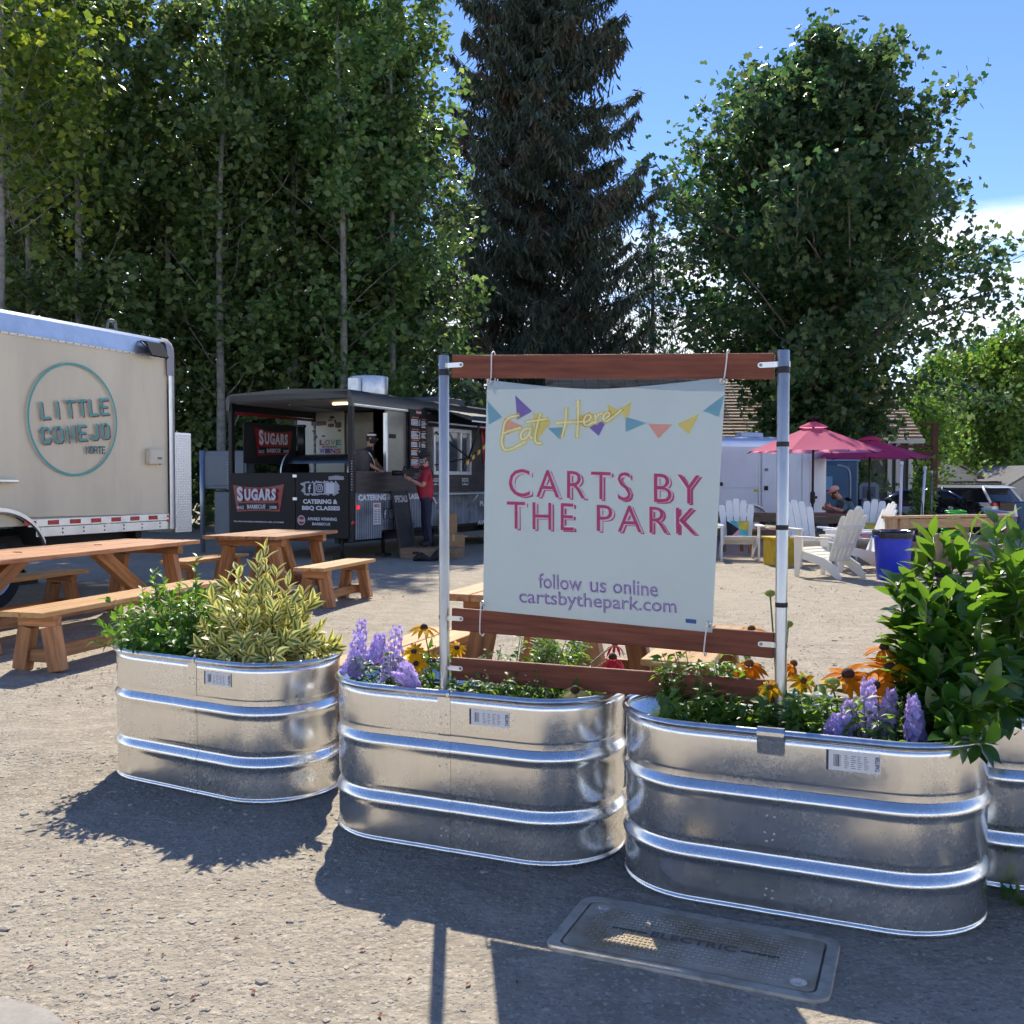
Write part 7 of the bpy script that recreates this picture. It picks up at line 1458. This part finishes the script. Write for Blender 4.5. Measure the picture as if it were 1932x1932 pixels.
# ---- broad glossy shrub (two plants)
LAU = mk('glossy_leaf', (.036, .105, .020), .27, trans=.32, rand=.45, huer=.025, tcol=(.30, .56, .04), spec=.5, coat=.1)
LV = leaf_variants('leaf', [LAU], [.02, .14, .215, .235, .20, .12, .01], fold=.14, curl=.22)
tipsL = [(1690, 1098, 3.50), (1722, 1072, 3.55), (1748, 1128, 3.30), (1700, 1182, 3.42), (1705, 1135, 3.5), (1762, 1012, 3.62), (1800, 1062, 3.5), (1834, 1002, 3.58), (1846, 1092, 3.40), (1794, 1120, 3.32), (1762, 1170, 3.28), (1735, 1215, 3.32), (1790, 1200, 3.25), (1835, 1170, 3.25), (1822, 1262, 3.15), (1775, 1265, 3.20), (1842, 1335, 3.06), (1800, 1330, 3.10), (1815, 1392, 2.98), (1858, 1402, 2.98), (1860, 1215, 3.2), (1840, 1130, 3.3), (1870, 1290, 3.1)]
tipsR = [(1880, 985, 3.62), (1900, 1052, 3.42), (1928, 1008, 3.52), (1955, 1060, 3.5), (1890, 1150, 3.36), (1925, 1120, 3.3), (1960, 1140, 3.4), (1930, 1190, 3.28), (1965, 1250, 3.3), (1905, 1240, 3.22), (1935, 1300, 3.25), (1980, 1190, 3.4), (1985, 1060, 3.5), (1915, 1090, 3.36), (1880, 1080, 3.5), (1900, 1330, 3.2), (1950, 1340, 3.3), (1990, 1300, 3.4)]
def broad(label, root, tips):
    t = thing('broad_leaved_shrub', label, 'shrub', root, 0, 'broad-leaved shrubs'); items = []
    for px, py, Y in tips:
        tip = at(px, py, Y) - Vector(root); b = MB(); pts = stem_to(b, (rd.gauss(0, .03), rd.gauss(0, .03), 0), tip, .008, .003); b.build('branch', mk('green_stem', (.12, .16, .05), .6), t)
        ln = sum((pts[i + 1] - pts[i]).length for i in range(len(pts) - 1)); n = 20 + int(ln * 24)
        for k in range(n):
            u_ = .25 + .75 * (k + rd.random()) / n; p, d = along(pts, u_); s_ = (d.orthogonal() * math.cos(k * 2.4) + d.cross(d.orthogonal()) * math.sin(k * 2.4)).normalized()
            o = s_ * (.75 + .4 * rd.random()) + d * (.5 if u_ < .9 else 1.1) + Vector((0, -.10, .12)) + rv(.22); items.append((p + s_ * .004, o, Vector((0, 0, 1)) + rv(.5) + d * .4, .072 + .046 * rd.random()))
    put_leaves(t, items, LV); return t
broad('broad-leaved glossy shrub rising from the nearest tank at right', in_tank(T3, .40, .06), tipsL)
broad('broad-leaved glossy shrub cut by the right edge of the picture', in_tank(T4, -.32, .0), tipsR)
p0 = at(1786, 1300, 3.45); t = thing('wooden_stake', 'split wooden stake tied among the broad leaves', 'stake', (p0.x, p0.y, .5), 0); q = at(1771, 1006, 3.52) - t.location
beam('stake', t, (p0.x - t.location.x, 0, 0), q, .022, .024, mk('stake_wood', (.42, .30, .18), .8, var=.3, scale=6, stretch=(1, 8, 8)), up=(0, 1, 0)); beam('stake', t, (p0.x - t.location.x + .022, .0, 0), q + Vector((.022, 0, -.018)), .018, .022, MT['stake_wood'], up=(0, 1, 0))
c = at(1775, 1085, 3.50) - t.location; b = MB(); b.bev(c + Vector((.012, 0, 0)), (.056, .034, .016), .004); b.build('tie', BLKM, t); b = MB()
for k in range(3): b.tube([c + Vector((-.018, -.02, -.03 - .02 * k)), c + Vector((.04, -.02, -.025 - .022 * k))], .0015, 4)
b.build('string', BLKM, t)

# ---- small-leaved green shrub and variegated shrub in the left tank
BOX = mk('box_leaf', (.06, .17, .022), .42, trans=.36, rand=.3, huer=.02, tcol=(.28, .52, .04), spec=.35); BV = leaf_variants('leaf', [BOX], [.03, .18, .25, .22, .12, .01], fold=.2, curl=.25)
root = in_tank(T1, -.30, .02); t = thing('green_shrub', 'dense bright green small-leaved shrub at the left end of the leftmost tank', 'shrub', root, 0); items = []; bst = MB()
for k in range(120):
    a = k * 2.4; r = .30 * math.sqrt((k + .5) / 120); base = Vector((r * .5 * math.cos(a), r * .5 * math.sin(a), 0)); hh = .36 - .26 * (r / .30) ** 2 * .8 + rd.uniform(-.04, .04)
    if k % 15 == 5: hh += .09
    tip = base + Vector((r * .95 * math.cos(a), r * .75 * math.sin(a), max(.10, hh))); pts = stem_to(bst, base, tip, .003, .0012, .08, 4)
    for j in range(16):
        u_ = .2 + .8 * j / 15; p, d = along(pts, u_); s_ = (d.orthogonal() * math.cos(j * 1.57 + k) + d.cross(d.orthogonal()) * math.sin(j * 1.57 + k)); items.append((p, s_ + d * (.6 if j < 13 else 1.5) + rv(.15), d + rv(.25) + Vector((0, 0, .4)), .038 + .020 * rd.random()))
for px, py in ((290, 1082), (370, 1052), (268, 1112), (398, 1105)):
    tip = at(px, py, 4.72) - root; pts = stem_to(bst, (tip.x * .8, tip.y * .8, .1), tip, .003, .0015, .02, 4)
    for j in range(18): u_ = .3 + .7 * j / 17; p, d = along(pts, u_); s_ = (d.orthogonal() * math.cos(j * 1.57) + d.cross(d.orthogonal()) * math.sin(j * 1.57)); items.append((p, s_ + d * 1.1 + rv(.1), d + rv(.2), .036 + .014 * rd.random()))
bst.build('stems', mk('woody_stem', (.12, .10, .05), .8), t); put_leaves(t, items, BV)
VG = mk('varieg_green', (.15, .25, .05), .45, trans=.3, rand=.25, spec=.35); VC = mk('varieg_cream', (.86, .78, .30), .45, trans=.38, rand=.14, huer=.01, tcol=(.75, .66, .2), spec=.5); VV = leaf_variants('leaf', [VG, VC], [.03, .15, .215, .20, .11, .01], fold=.22, curl=.22, margin=.36)
root = in_tank(T1, .16, .0); t = thing('variegated_shrub', 'yellow and green variegated shrub in the leftmost tank', 'shrub', root, 0); items = []; bst = MB()
tips = [(502, 1034, 4.6), (486, 1062, 4.5), (449, 1078, 4.6), (428, 1100, 4.55), (402, 1132, 4.6), (470, 1112, 4.45), (522, 1076, 4.55), (545, 1102, 4.5), (572, 1122, 4.55), (590, 1136, 4.5), (556, 1160, 4.4), (600, 1188, 4.4), (385, 1185, 4.55), (430, 1165, 4.4), (480, 1170, 4.35), (515, 1148, 4.35), (408, 1210, 4.4), (455, 1205, 4.3), (500, 1205, 4.28), (545, 1205, 4.28), (585, 1215, 4.3), (440, 1130, 4.7), (510, 1110, 4.7), (535, 1130, 4.6), (465, 1150, 4.6), (565, 1190, 4.35), (380, 1222, 4.42), (520, 1235, 4.2), (470, 1235, 4.25), (430, 1236, 4.3), (618, 1212, 4.4), (632, 1222, 4.38), (495, 1130, 4.5), (550, 1140, 4.45), (415, 1150, 4.5)]
for px, py, Y in tips:
    tip = at(px, py, Y) - root; pts = stem_to(bst, (rd.gauss(0, .06) + tip.x * .25, rd.gauss(0, .05), .0), tip, .005, .002, .08, 5); n = 24
    for j in range(n):
        u_ = .22 + .78 * j / (n - 1); p, d = along(pts, u_); s_ = (d.orthogonal() * math.cos(j * 1.57 + px) + d.cross(d.orthogonal()) * math.sin(j * 1.57 + px)); items.append((p, s_ * .9 + d * (1.3 if j < n - 4 else 2.0) + rv(.15), d + rv(.3) + Vector((0, -.2, .2)), .060 + .030 * rd.random()))
bst.build('stems', MT['woody_stem'], t); put_leaves(t, items, VV)

# ---- delphinium spires
def petal_star(name, mats, n, rows, cup=.25, seed=0, eye=None):
    b = MB()
    for k in range(n):
        a = 2 * math.pi * k / n + seed; d = Vector((math.cos(a), math.sin(a), cup)).normalized(); s_ = Vector((-math.sin(a), math.cos(a), 0)); m = len(rows); v = []
        for i, w in enumerate(rows): u_ = i / (m - 1); c = d * u_; v += [c - s_ * w + Vector((0, 0, .08 * u_)), c + Vector((0, 0, -.05 * u_)), c + s_ * w + Vector((0, 0, .08 * u_))]
        b.add(v, [(i * 3 + j, i * 3 + j + 1, i * 3 + j + 4, i * 3 + j + 3) for i in range(m - 1) for j in range(2)], 0, True)
    if eye: b.lathe([(.16, .05), (.10, .16), (0, .2)], (0, 0, 0), 6, m=1)
    me = b.mesh(name); [me.materials.append(m_) for m_ in mats]; return me
DEL = mk('delphinium_petal', (.66, .56, .90), .6, trans=.45, rand=.34, huer=.03, tcol=(.66, .50, .95)); EYE = mk('delphinium_eye', (.62, .58, .66), .6)
FL = [petal_star('floret', [DEL, EYE], 5, [.08, .42, .40, .05], .35, k, True) for k in (0, .4, .9)]
STEM = mk('flower_stem', (.13, .22, .06), .6, trans=.2); LEAFG = mk('flower_leaf', (.06, .15, .03), .42, trans=.38, rand=.3, huer=.02, tcol=(.24, .45, .04)); GV = leaf_variants('leaf', [LEAFG], [.02, .13, .18, .15, .08, .005], fold=.2, curl=.4)
def spire(label, root, base_px, tip_px, Y, wide, n=58, size=.0195):
    t = thing('delphinium', label, 'flower', root, 0, 'purple delphiniums'); p0 = at(*base_px, Y) - root; p1 = at(*tip_px, Y + .02) - root; b = MB(); pts = stem_to(b, (0, 0, 0), p0, .004, .003, .05, 4); b.tube([p0, p1], [.003, .0015], 5); b.build('stem', STEM, t); ax = (p1 - p0).normalized(); e1 = ax.orthogonal().normalized(); e2 = ax.cross(e1)
    for k in range(n):
        u_ = (k + .5) / n; a = k * 2.4; w = wide * 1.1 * (1 - .58 * u_ ** 2) * (.62 + .55 * rd.random()); s_ = e1 * math.cos(a) + e2 * math.sin(a); sz = size * (1.12 - .55 * u_) * (.85 + .3 * rd.random()); inst('floret', FL[k % 3], t, None, M=Matrix.Translation(p0.lerp(p1, u_) + s_ * w) @ Matrix.Rotation(rd.random() * 6, 4, 'Z') @ Matrix.Identity(4) if False else Matrix.Translation(p0.lerp(p1, u_) + s_ * w) @ (s_ + ax * .15 + rv(.15)).to_track_quat('Z', 'Y').to_matrix().to_4x4() @ Matrix.Scale(sz, 4))
    for k in range(7): p, d = along(pts, .15 + .12 * k); inst('leaf', GV[k % 3], t, None, M=Matrix.Translation(p) @ orient(rv(1) + Vector((0, 0, .5)), Vector((0, 0, 1)) + rv(.3)) @ Matrix.Scale(.05 + .02 * rd.random(), 4))
for lab, T, lx, b0, t0, Y, w in (('tallest leftmost purple delphinium spire in the middle tank', T2, -.42, (668, 1268), (684, 1168), 4.10, .030), ('broad purple delphinium spire next to the leftmost one', T2, -.34, (738, 1285), (748, 1180), 3.98, .034), ('pale purple delphinium half hidden between two spires', T2, -.38, (706, 1250), (718, 1196), 4.15, .036), ('purple delphinium drooping over the rim of the middle tank', T2, -.25, (757, 1262), (785, 1298), 3.74, .030), ('short purple delphinium low at the left end of the middle tank', T2, -.46, (660, 1272), (672, 1236), 4.02, .030),
                              ('tallest purple delphinium spire in the nearest tank', T3, .22, (1632, 1392), (1640, 1280), 3.22, .026), ('pale purple delphinium right of the tallest spire in the nearest tank', T3, .28, (1672, 1392), (1682, 1300), 3.26, .026), ('purple delphinium leaning left in the nearest tank', T3, .16, (1588, 1392), (1604, 1322), 3.20, .024), ('purple delphinium beside the broad leaves in the nearest tank', T3, .34, (1728, 1398), (1722, 1312), 3.14, .022), ('short purple delphinium at the front rim of the nearest tank', T3, .14, (1573, 1388), (1578, 1350), 3.18, .020)):
    spire(lab, in_tank(T, lx, .0), b0, t0, Y, w)

# ---- daisies: rudbeckia and coneflowers, each with its own petals and cone
def petal_mesh(nm, mat, w=.16, curl=.3): return leaf_variants('petal', [mat], [w * .4, w * .85, w, w * .95, w * .6, w * .12], fold=.1, curl=curl)
GOLD = petal_mesh('g', mk('petal_gold', (.86, .45, .012), .55, spec=.1, trans=.5, rand=.1, tcol=(1, .55, .02))); ORAN = petal_mesh('o', mk('petal_orange', (.74, .25, .01), .55, spec=.1, trans=.45, rand=.2, tcol=(.9, .30, .01))); CRIM = petal_mesh('c', mk('petal_crimson', (.45, .03, .06), .55, spec=.1, trans=.35, rand=.15, tcol=(.6, .05, .08)), .13, .5); PALE = petal_mesh('p', mk('petal_pale', (.80, .66, .22), .55, spec=.1, trans=.3, rand=.1), .15, .3); YELL = petal_mesh('y', mk('petal_yellow', (.85, .55, .02), .55, spec=.1, trans=.35, rand=.1), .2, .3)
CONE = mk('cone_brown', (.05, .018, .012), .8, bump=1, bscale=300, bdist=.003); CONE2 = mk('cone_rust', (.16, .06, .012), .8, bump=1, bscale=300, bdist=.003)
def daisy(label, cat_, root, px, py, Y, rad, petals, n, cone, face, droop=.1, name='coneflower', cr_=.22, nleaf=5, group=None):
    t = thing(name, label, 'flower', root, 0, group); rad *= 1.28; c = at(px, py, Y) - Vector(root); b = MB(); pts = stem_to(b, (rd.gauss(0, .02), rd.gauss(0, .02), 0), c, .0035, .0022, .12, 5); b.build('stem', STEM, t)
    f = Vector(face).normalized(); Q = f.to_track_quat('Z', 'Y').to_matrix().to_4x4(); h = bpy.data.objects.new('flower_head', None)
    b = MB(); r = rad * cr_; b.lathe([(r, -.1 * r), (r * 1.02, .15 * r), (r * .85, .6 * r), (r * .5, .95 * r), (0, 1.05 * r)], (0, 0, 0), 12); h = b.build('cone', cone, t); h.matrix_local = Matrix.Translation(c) @ Q
    for k in range(n):
        a = 2 * math.pi * k / n + rd.gauss(0, .08); d = Vector((math.cos(a), math.sin(a), -droop + rd.gauss(0, .10))); inst('petal', petals[k % 3], h, None, M=Matrix.Translation(d * r * .8) @ orient(d, Vector((0, 0, 1)) + rv(.12)) @ Matrix.Scale(rad * (.88 + .24 * rd.random()) * .8, 4))
    for k in range(nleaf): p, d = along(pts, .1 + .7 * k / max(1, nleaf)); inst('leaf', GV[k % 3], t, None, M=Matrix.Translation(p) @ orient(rv(1) + Vector((0, -.3, .6)), Vector((0, 0, 1)) + rv(.4)) @ Matrix.Scale(.05 + .035 * rd.random(), 4))
    return t
for a in (('golden dark-eyed daisy seen edge on, above the others in the middle tank', T2, -.20, 800, 1184, 3.98, .056, GOLD, 12, CONE, (.1, -.35, 1), .2), ('golden dark-eyed daisy facing us in the middle tank, upper of the pair', T2, -.22, 781, 1229, 3.90, .042, GOLD, 13, CONE, (0, -1, .6), .25), ('golden dark-eyed daisy facing us in the middle tank, lower of the pair', T2, -.2, 785, 1252, 3.86, .042, GOLD, 13, CONE, (0, -1, .35), .25), ('half-closed golden flower beside the left sign pole', T2, -.14, 819, 1246, 3.93, .030, GOLD, 8, CONE, (.2, -.2, 1), -1.2),
          ('crimson coneflower under the middle of the banner', T2, .30, 1156, 1240, 4.02, .064, CRIM, 15, CONE, (.0, -.35, 1), .75), ('small crimson coneflower behind the larger crimson one', T2, .34, 1160, 1216, 4.2, .048, CRIM, 10, CONE2, (.1, -.1, 1), .5), ('pale yellow coneflower leaning over the rim of the middle tank', T2, .38, 1085, 1302, 3.60, .062, PALE, 15, CONE, (-.1, -.6, 1), .5), ('little bright yellow flower at the right end of the middle tank', T2, .44, 1137, 1288, 3.68, .036, YELL, 9, CONE2, (.1, -.7, .8), .2),
          ('orange coneflower just left of the right sign pole', T3, -.20, 1413, 1252, 3.48, .062, ORAN, 16, CONE2, (-.1, -.5, 1), .6), ('orange coneflower right of the right sign pole', T3, .02, 1497, 1252, 3.50, .050, ORAN, 12, CONE2, (.5, -.4, 1), .8), ('coneflower with one raised petal behind the top board end', T3, -.16, 1418, 1187, 3.62, .052, ORAN, 7, CONE2, (-.2, -.2, 1), .1),
          ('golden coneflower low to the right of the right sign pole', T3, .06, 1516, 1284, 3.42, .046, GOLD, 13, CONE2, (.1, -.8, .7), .3), ('golden coneflower low to the left of the right sign pole', T3, -.10, 1452, 1296, 3.36, .042, GOLD, 13, CONE2, (-.2, -.8, .7), .3), ('golden daisy leaning out beside the left sign pole', T2, -.12, 862, 1222, 3.98, .040, GOLD, 12, CONE, (.2, -.8, .7), .3), ('large orange coneflower left of the broad-leaved shrub', T3, .22, 1600, 1272, 3.40, .078, ORAN, 17, CONE, (-.2, -.45, 1), .15), ('large tall orange coneflower against the broad leaves', T3, .30, 1680, 1262, 3.38, .080, ORAN, 17, CONE, (.2, -.6, .9), .3), ('orange coneflower drooping in front of the broad leaves', T3, .30, 1652, 1292, 3.30, .058, ORAN, 14, CONE, (-.4, -.7, .7), .4), ('golden coneflower tucked under the broad leaves', T3, .34, 1712, 1250, 3.36, .060, GOLD, 14, CONE, (.3, -.5, .9), .3), ('orange coneflower highest beside the broad leaves', T3, .32, 1668, 1222, 3.46, .060, ORAN, 15, CONE, (-.1, -.3, 1), .2)):
    lab, T, lx, px, py, Y, rad, pet, n, cn, fc, dr = a; daisy(lab, 'flower', in_tank(T, lx, .02), px, py, Y, rad, pet, n, cn, fc, dr, group='daisy-like flowers in the tanks')
# unopened green coneflower heads on tall stems
for lab, px, py, Y in (('green coneflower bud on the tallest stem beside the right sign pole', 1453, 1122, 3.50), ('small green coneflower bud just right of the right sign pole', 1487, 1180, 3.50), ('green half-open coneflower beside the orange ones', 1570, 1293, 3.34)):
    root = in_tank(T3, -.06 if px < 1500 else .16, .03); t = thing('coneflower_bud', lab, 'flower bud', root, 0, 'green coneflower buds'); c = at(px, py, Y) - root; b = MB(); stem_to(b, (0, 0, 0), c, .004, .003, .05, 6); b.build('stem', STEM, t); b = MB(); s_ = .020 if px < 1500 else .03; b.lathe([(s_ * .5, -.3 * s_), (s_ * .95, .1 * s_), (s_ * .8, .7 * s_), (0, s_)], c, 10); b.build('cone', mk('bud_green', (.24, .28, .05), .7), t)
    for k in range(12): a = k * .5236; inst('petal', YELL[0] if px > 1500 else GV[0], t, None, M=Matrix.Translation(c) @ orient((math.cos(a), math.sin(a), .5), (0, 0, 1)) @ Matrix.Scale(s_ * 1.5, 4))
# leafy herbs filling the tanks
HERB = mk('herb_leaf', (.075, .16, .03), .45, trans=.42, rand=.3, huer=.02, tcol=(.34, .55, .05)); HV = leaf_variants('leaf', [HERB], [.03, .17, .23, .18, .08, .01], fold=.18, curl=.35)
BLOS = mk('herb_blossom', (.66, .70, .50), .6, trans=.3)
def herb(label, root, tips, per, size, dark=None, blossom=0, name='herb_plant', limit=120):
    t = thing(name, label, 'plant', root, 0, 'leafy herbs in the tanks'); items = []; bst = MB(); bl = []
    for px, py, Y in tips:
        tip = at(px, py, Y) - root; pts = stem_to(bst, (tip.x * .6 + rd.gauss(0, .02), tip.y * .6, -.01), tip, .003, .0015, .03, 4)
        for j in range(per): u_ = .1 + .9 * j / (per - 1); p, d = along(pts, u_); s_ = (d.orthogonal() * math.cos(j * 2.2) + d.cross(d.orthogonal()) * math.sin(j * 2.2)); items.append((p + s_ * .006, s_ + d * .5 + rv(.25), Vector((0, 0, 1)) + rv(.4), size * (.7 + .6 * rd.random())))
        for k in range(blossom): p, d = along(pts, .6 + .4 * rd.random()); bl.append(p + rv(.012))
    bst.build('stems', STEM, t); put_leaves(t, items, HV, limit=limit)
    if bl:
        b = MB()
        for p in bl: s_ = .004 + .003 * rd.random(); b.add([p + Vector(q) * s_ for q in ((1, 0, 0), (0, 1, 0), (-1, 0, 0), (0, -1, 0), (0, 0, 1.2))], [(0, 1, 4), (1, 2, 4), (2, 3, 4), (3, 0, 4)])
        o = b.build('blossom', BLOS, t); o['kind'] = 'stuff'
def grid(x0, x1, y0, y1, Y0, Y1, n): return [(rd.uniform(x0, x1), rd.uniform(y0, y1), rd.uniform(Y0, Y1)) for _ in range(n)]
herb('upright leafy herb with pale blossom under the middle of the banner', in_tank(T2, .08, .10), grid(982, 1112, 1190, 1245, 3.98, 4.2, 40), 22, .034, blossom=8)
herb('slim leafy sprigs left of the upright herb under the banner', in_tank(T2, -.05, .10), grid(912, 965, 1212, 1250, 4.0, 4.15, 8), 13, .036, blossom=4)
herb('low leafy herb spilling along the rim of the middle tank', in_tank(T2, .02, -.15), grid(850, 1060, 1274, 1312, 3.68, 3.9, 52), 13, .034, blossom=3)
herb('feathery foliage among the purple spires of the middle tank', in_tank(T2, -.36, .0), grid(660, 830, 1215, 1285, 3.85, 4.15, 26), 14, .030, blossom=3)
herb('low foliage at the right end of the middle tank', in_tank(T2, .36, -.05), grid(1040, 1160, 1290, 1312, 3.6, 3.85, 16), 12, .032)
herb('bushy dark leafy herb below the right end of the banner', in_tank(T3, -.26, .08), grid(1240, 1395, 1228, 1300, 3.45, 3.62, 44), 20, .040)
herb('tall leafy sprig standing before the lowest board', in_tank(T3, -.30, -.10), [(1325, 1272, 3.38), (1315, 1300, 3.36), (1338, 1312, 3.36), (1300, 1335, 3.38), (1352, 1345, 3.36)], 18, .042)
herb('dark leafy growth low in the nearest tank', in_tank(T3, -.12, -.04), grid(1245, 1470, 1305, 1368, 3.28, 3.5, 52), 14, .046)
herb('leafy growth round the foot of the right sign pole', in_tank(T3, .08, .0), grid(1480, 1570, 1285, 1385, 3.2, 3.5, 34), 14, .050)
herb('leaves under the purple spires of the nearest tank', in_tank(T3, .26, .0), grid(1570, 1740, 1310, 1400, 3.12, 3.4, 34), 12, .040)
herb('fine-leaved shrub behind the broad leaves at right', in_tank(T3, .38, .22), grid(1660, 1760, 1190, 1290, 3.5, 3.65, 30), 20, .026)
# stray sprig on the ground at the lower right
root = gp(1915, 1700); herb('small green sprig lying on the ground at the right edge', Vector((root.x, root.y, .004)), [(1900, 1692, root.y + .03), (1925, 1690, root.y), (1938, 1702, root.y - .05)], 8, .045)
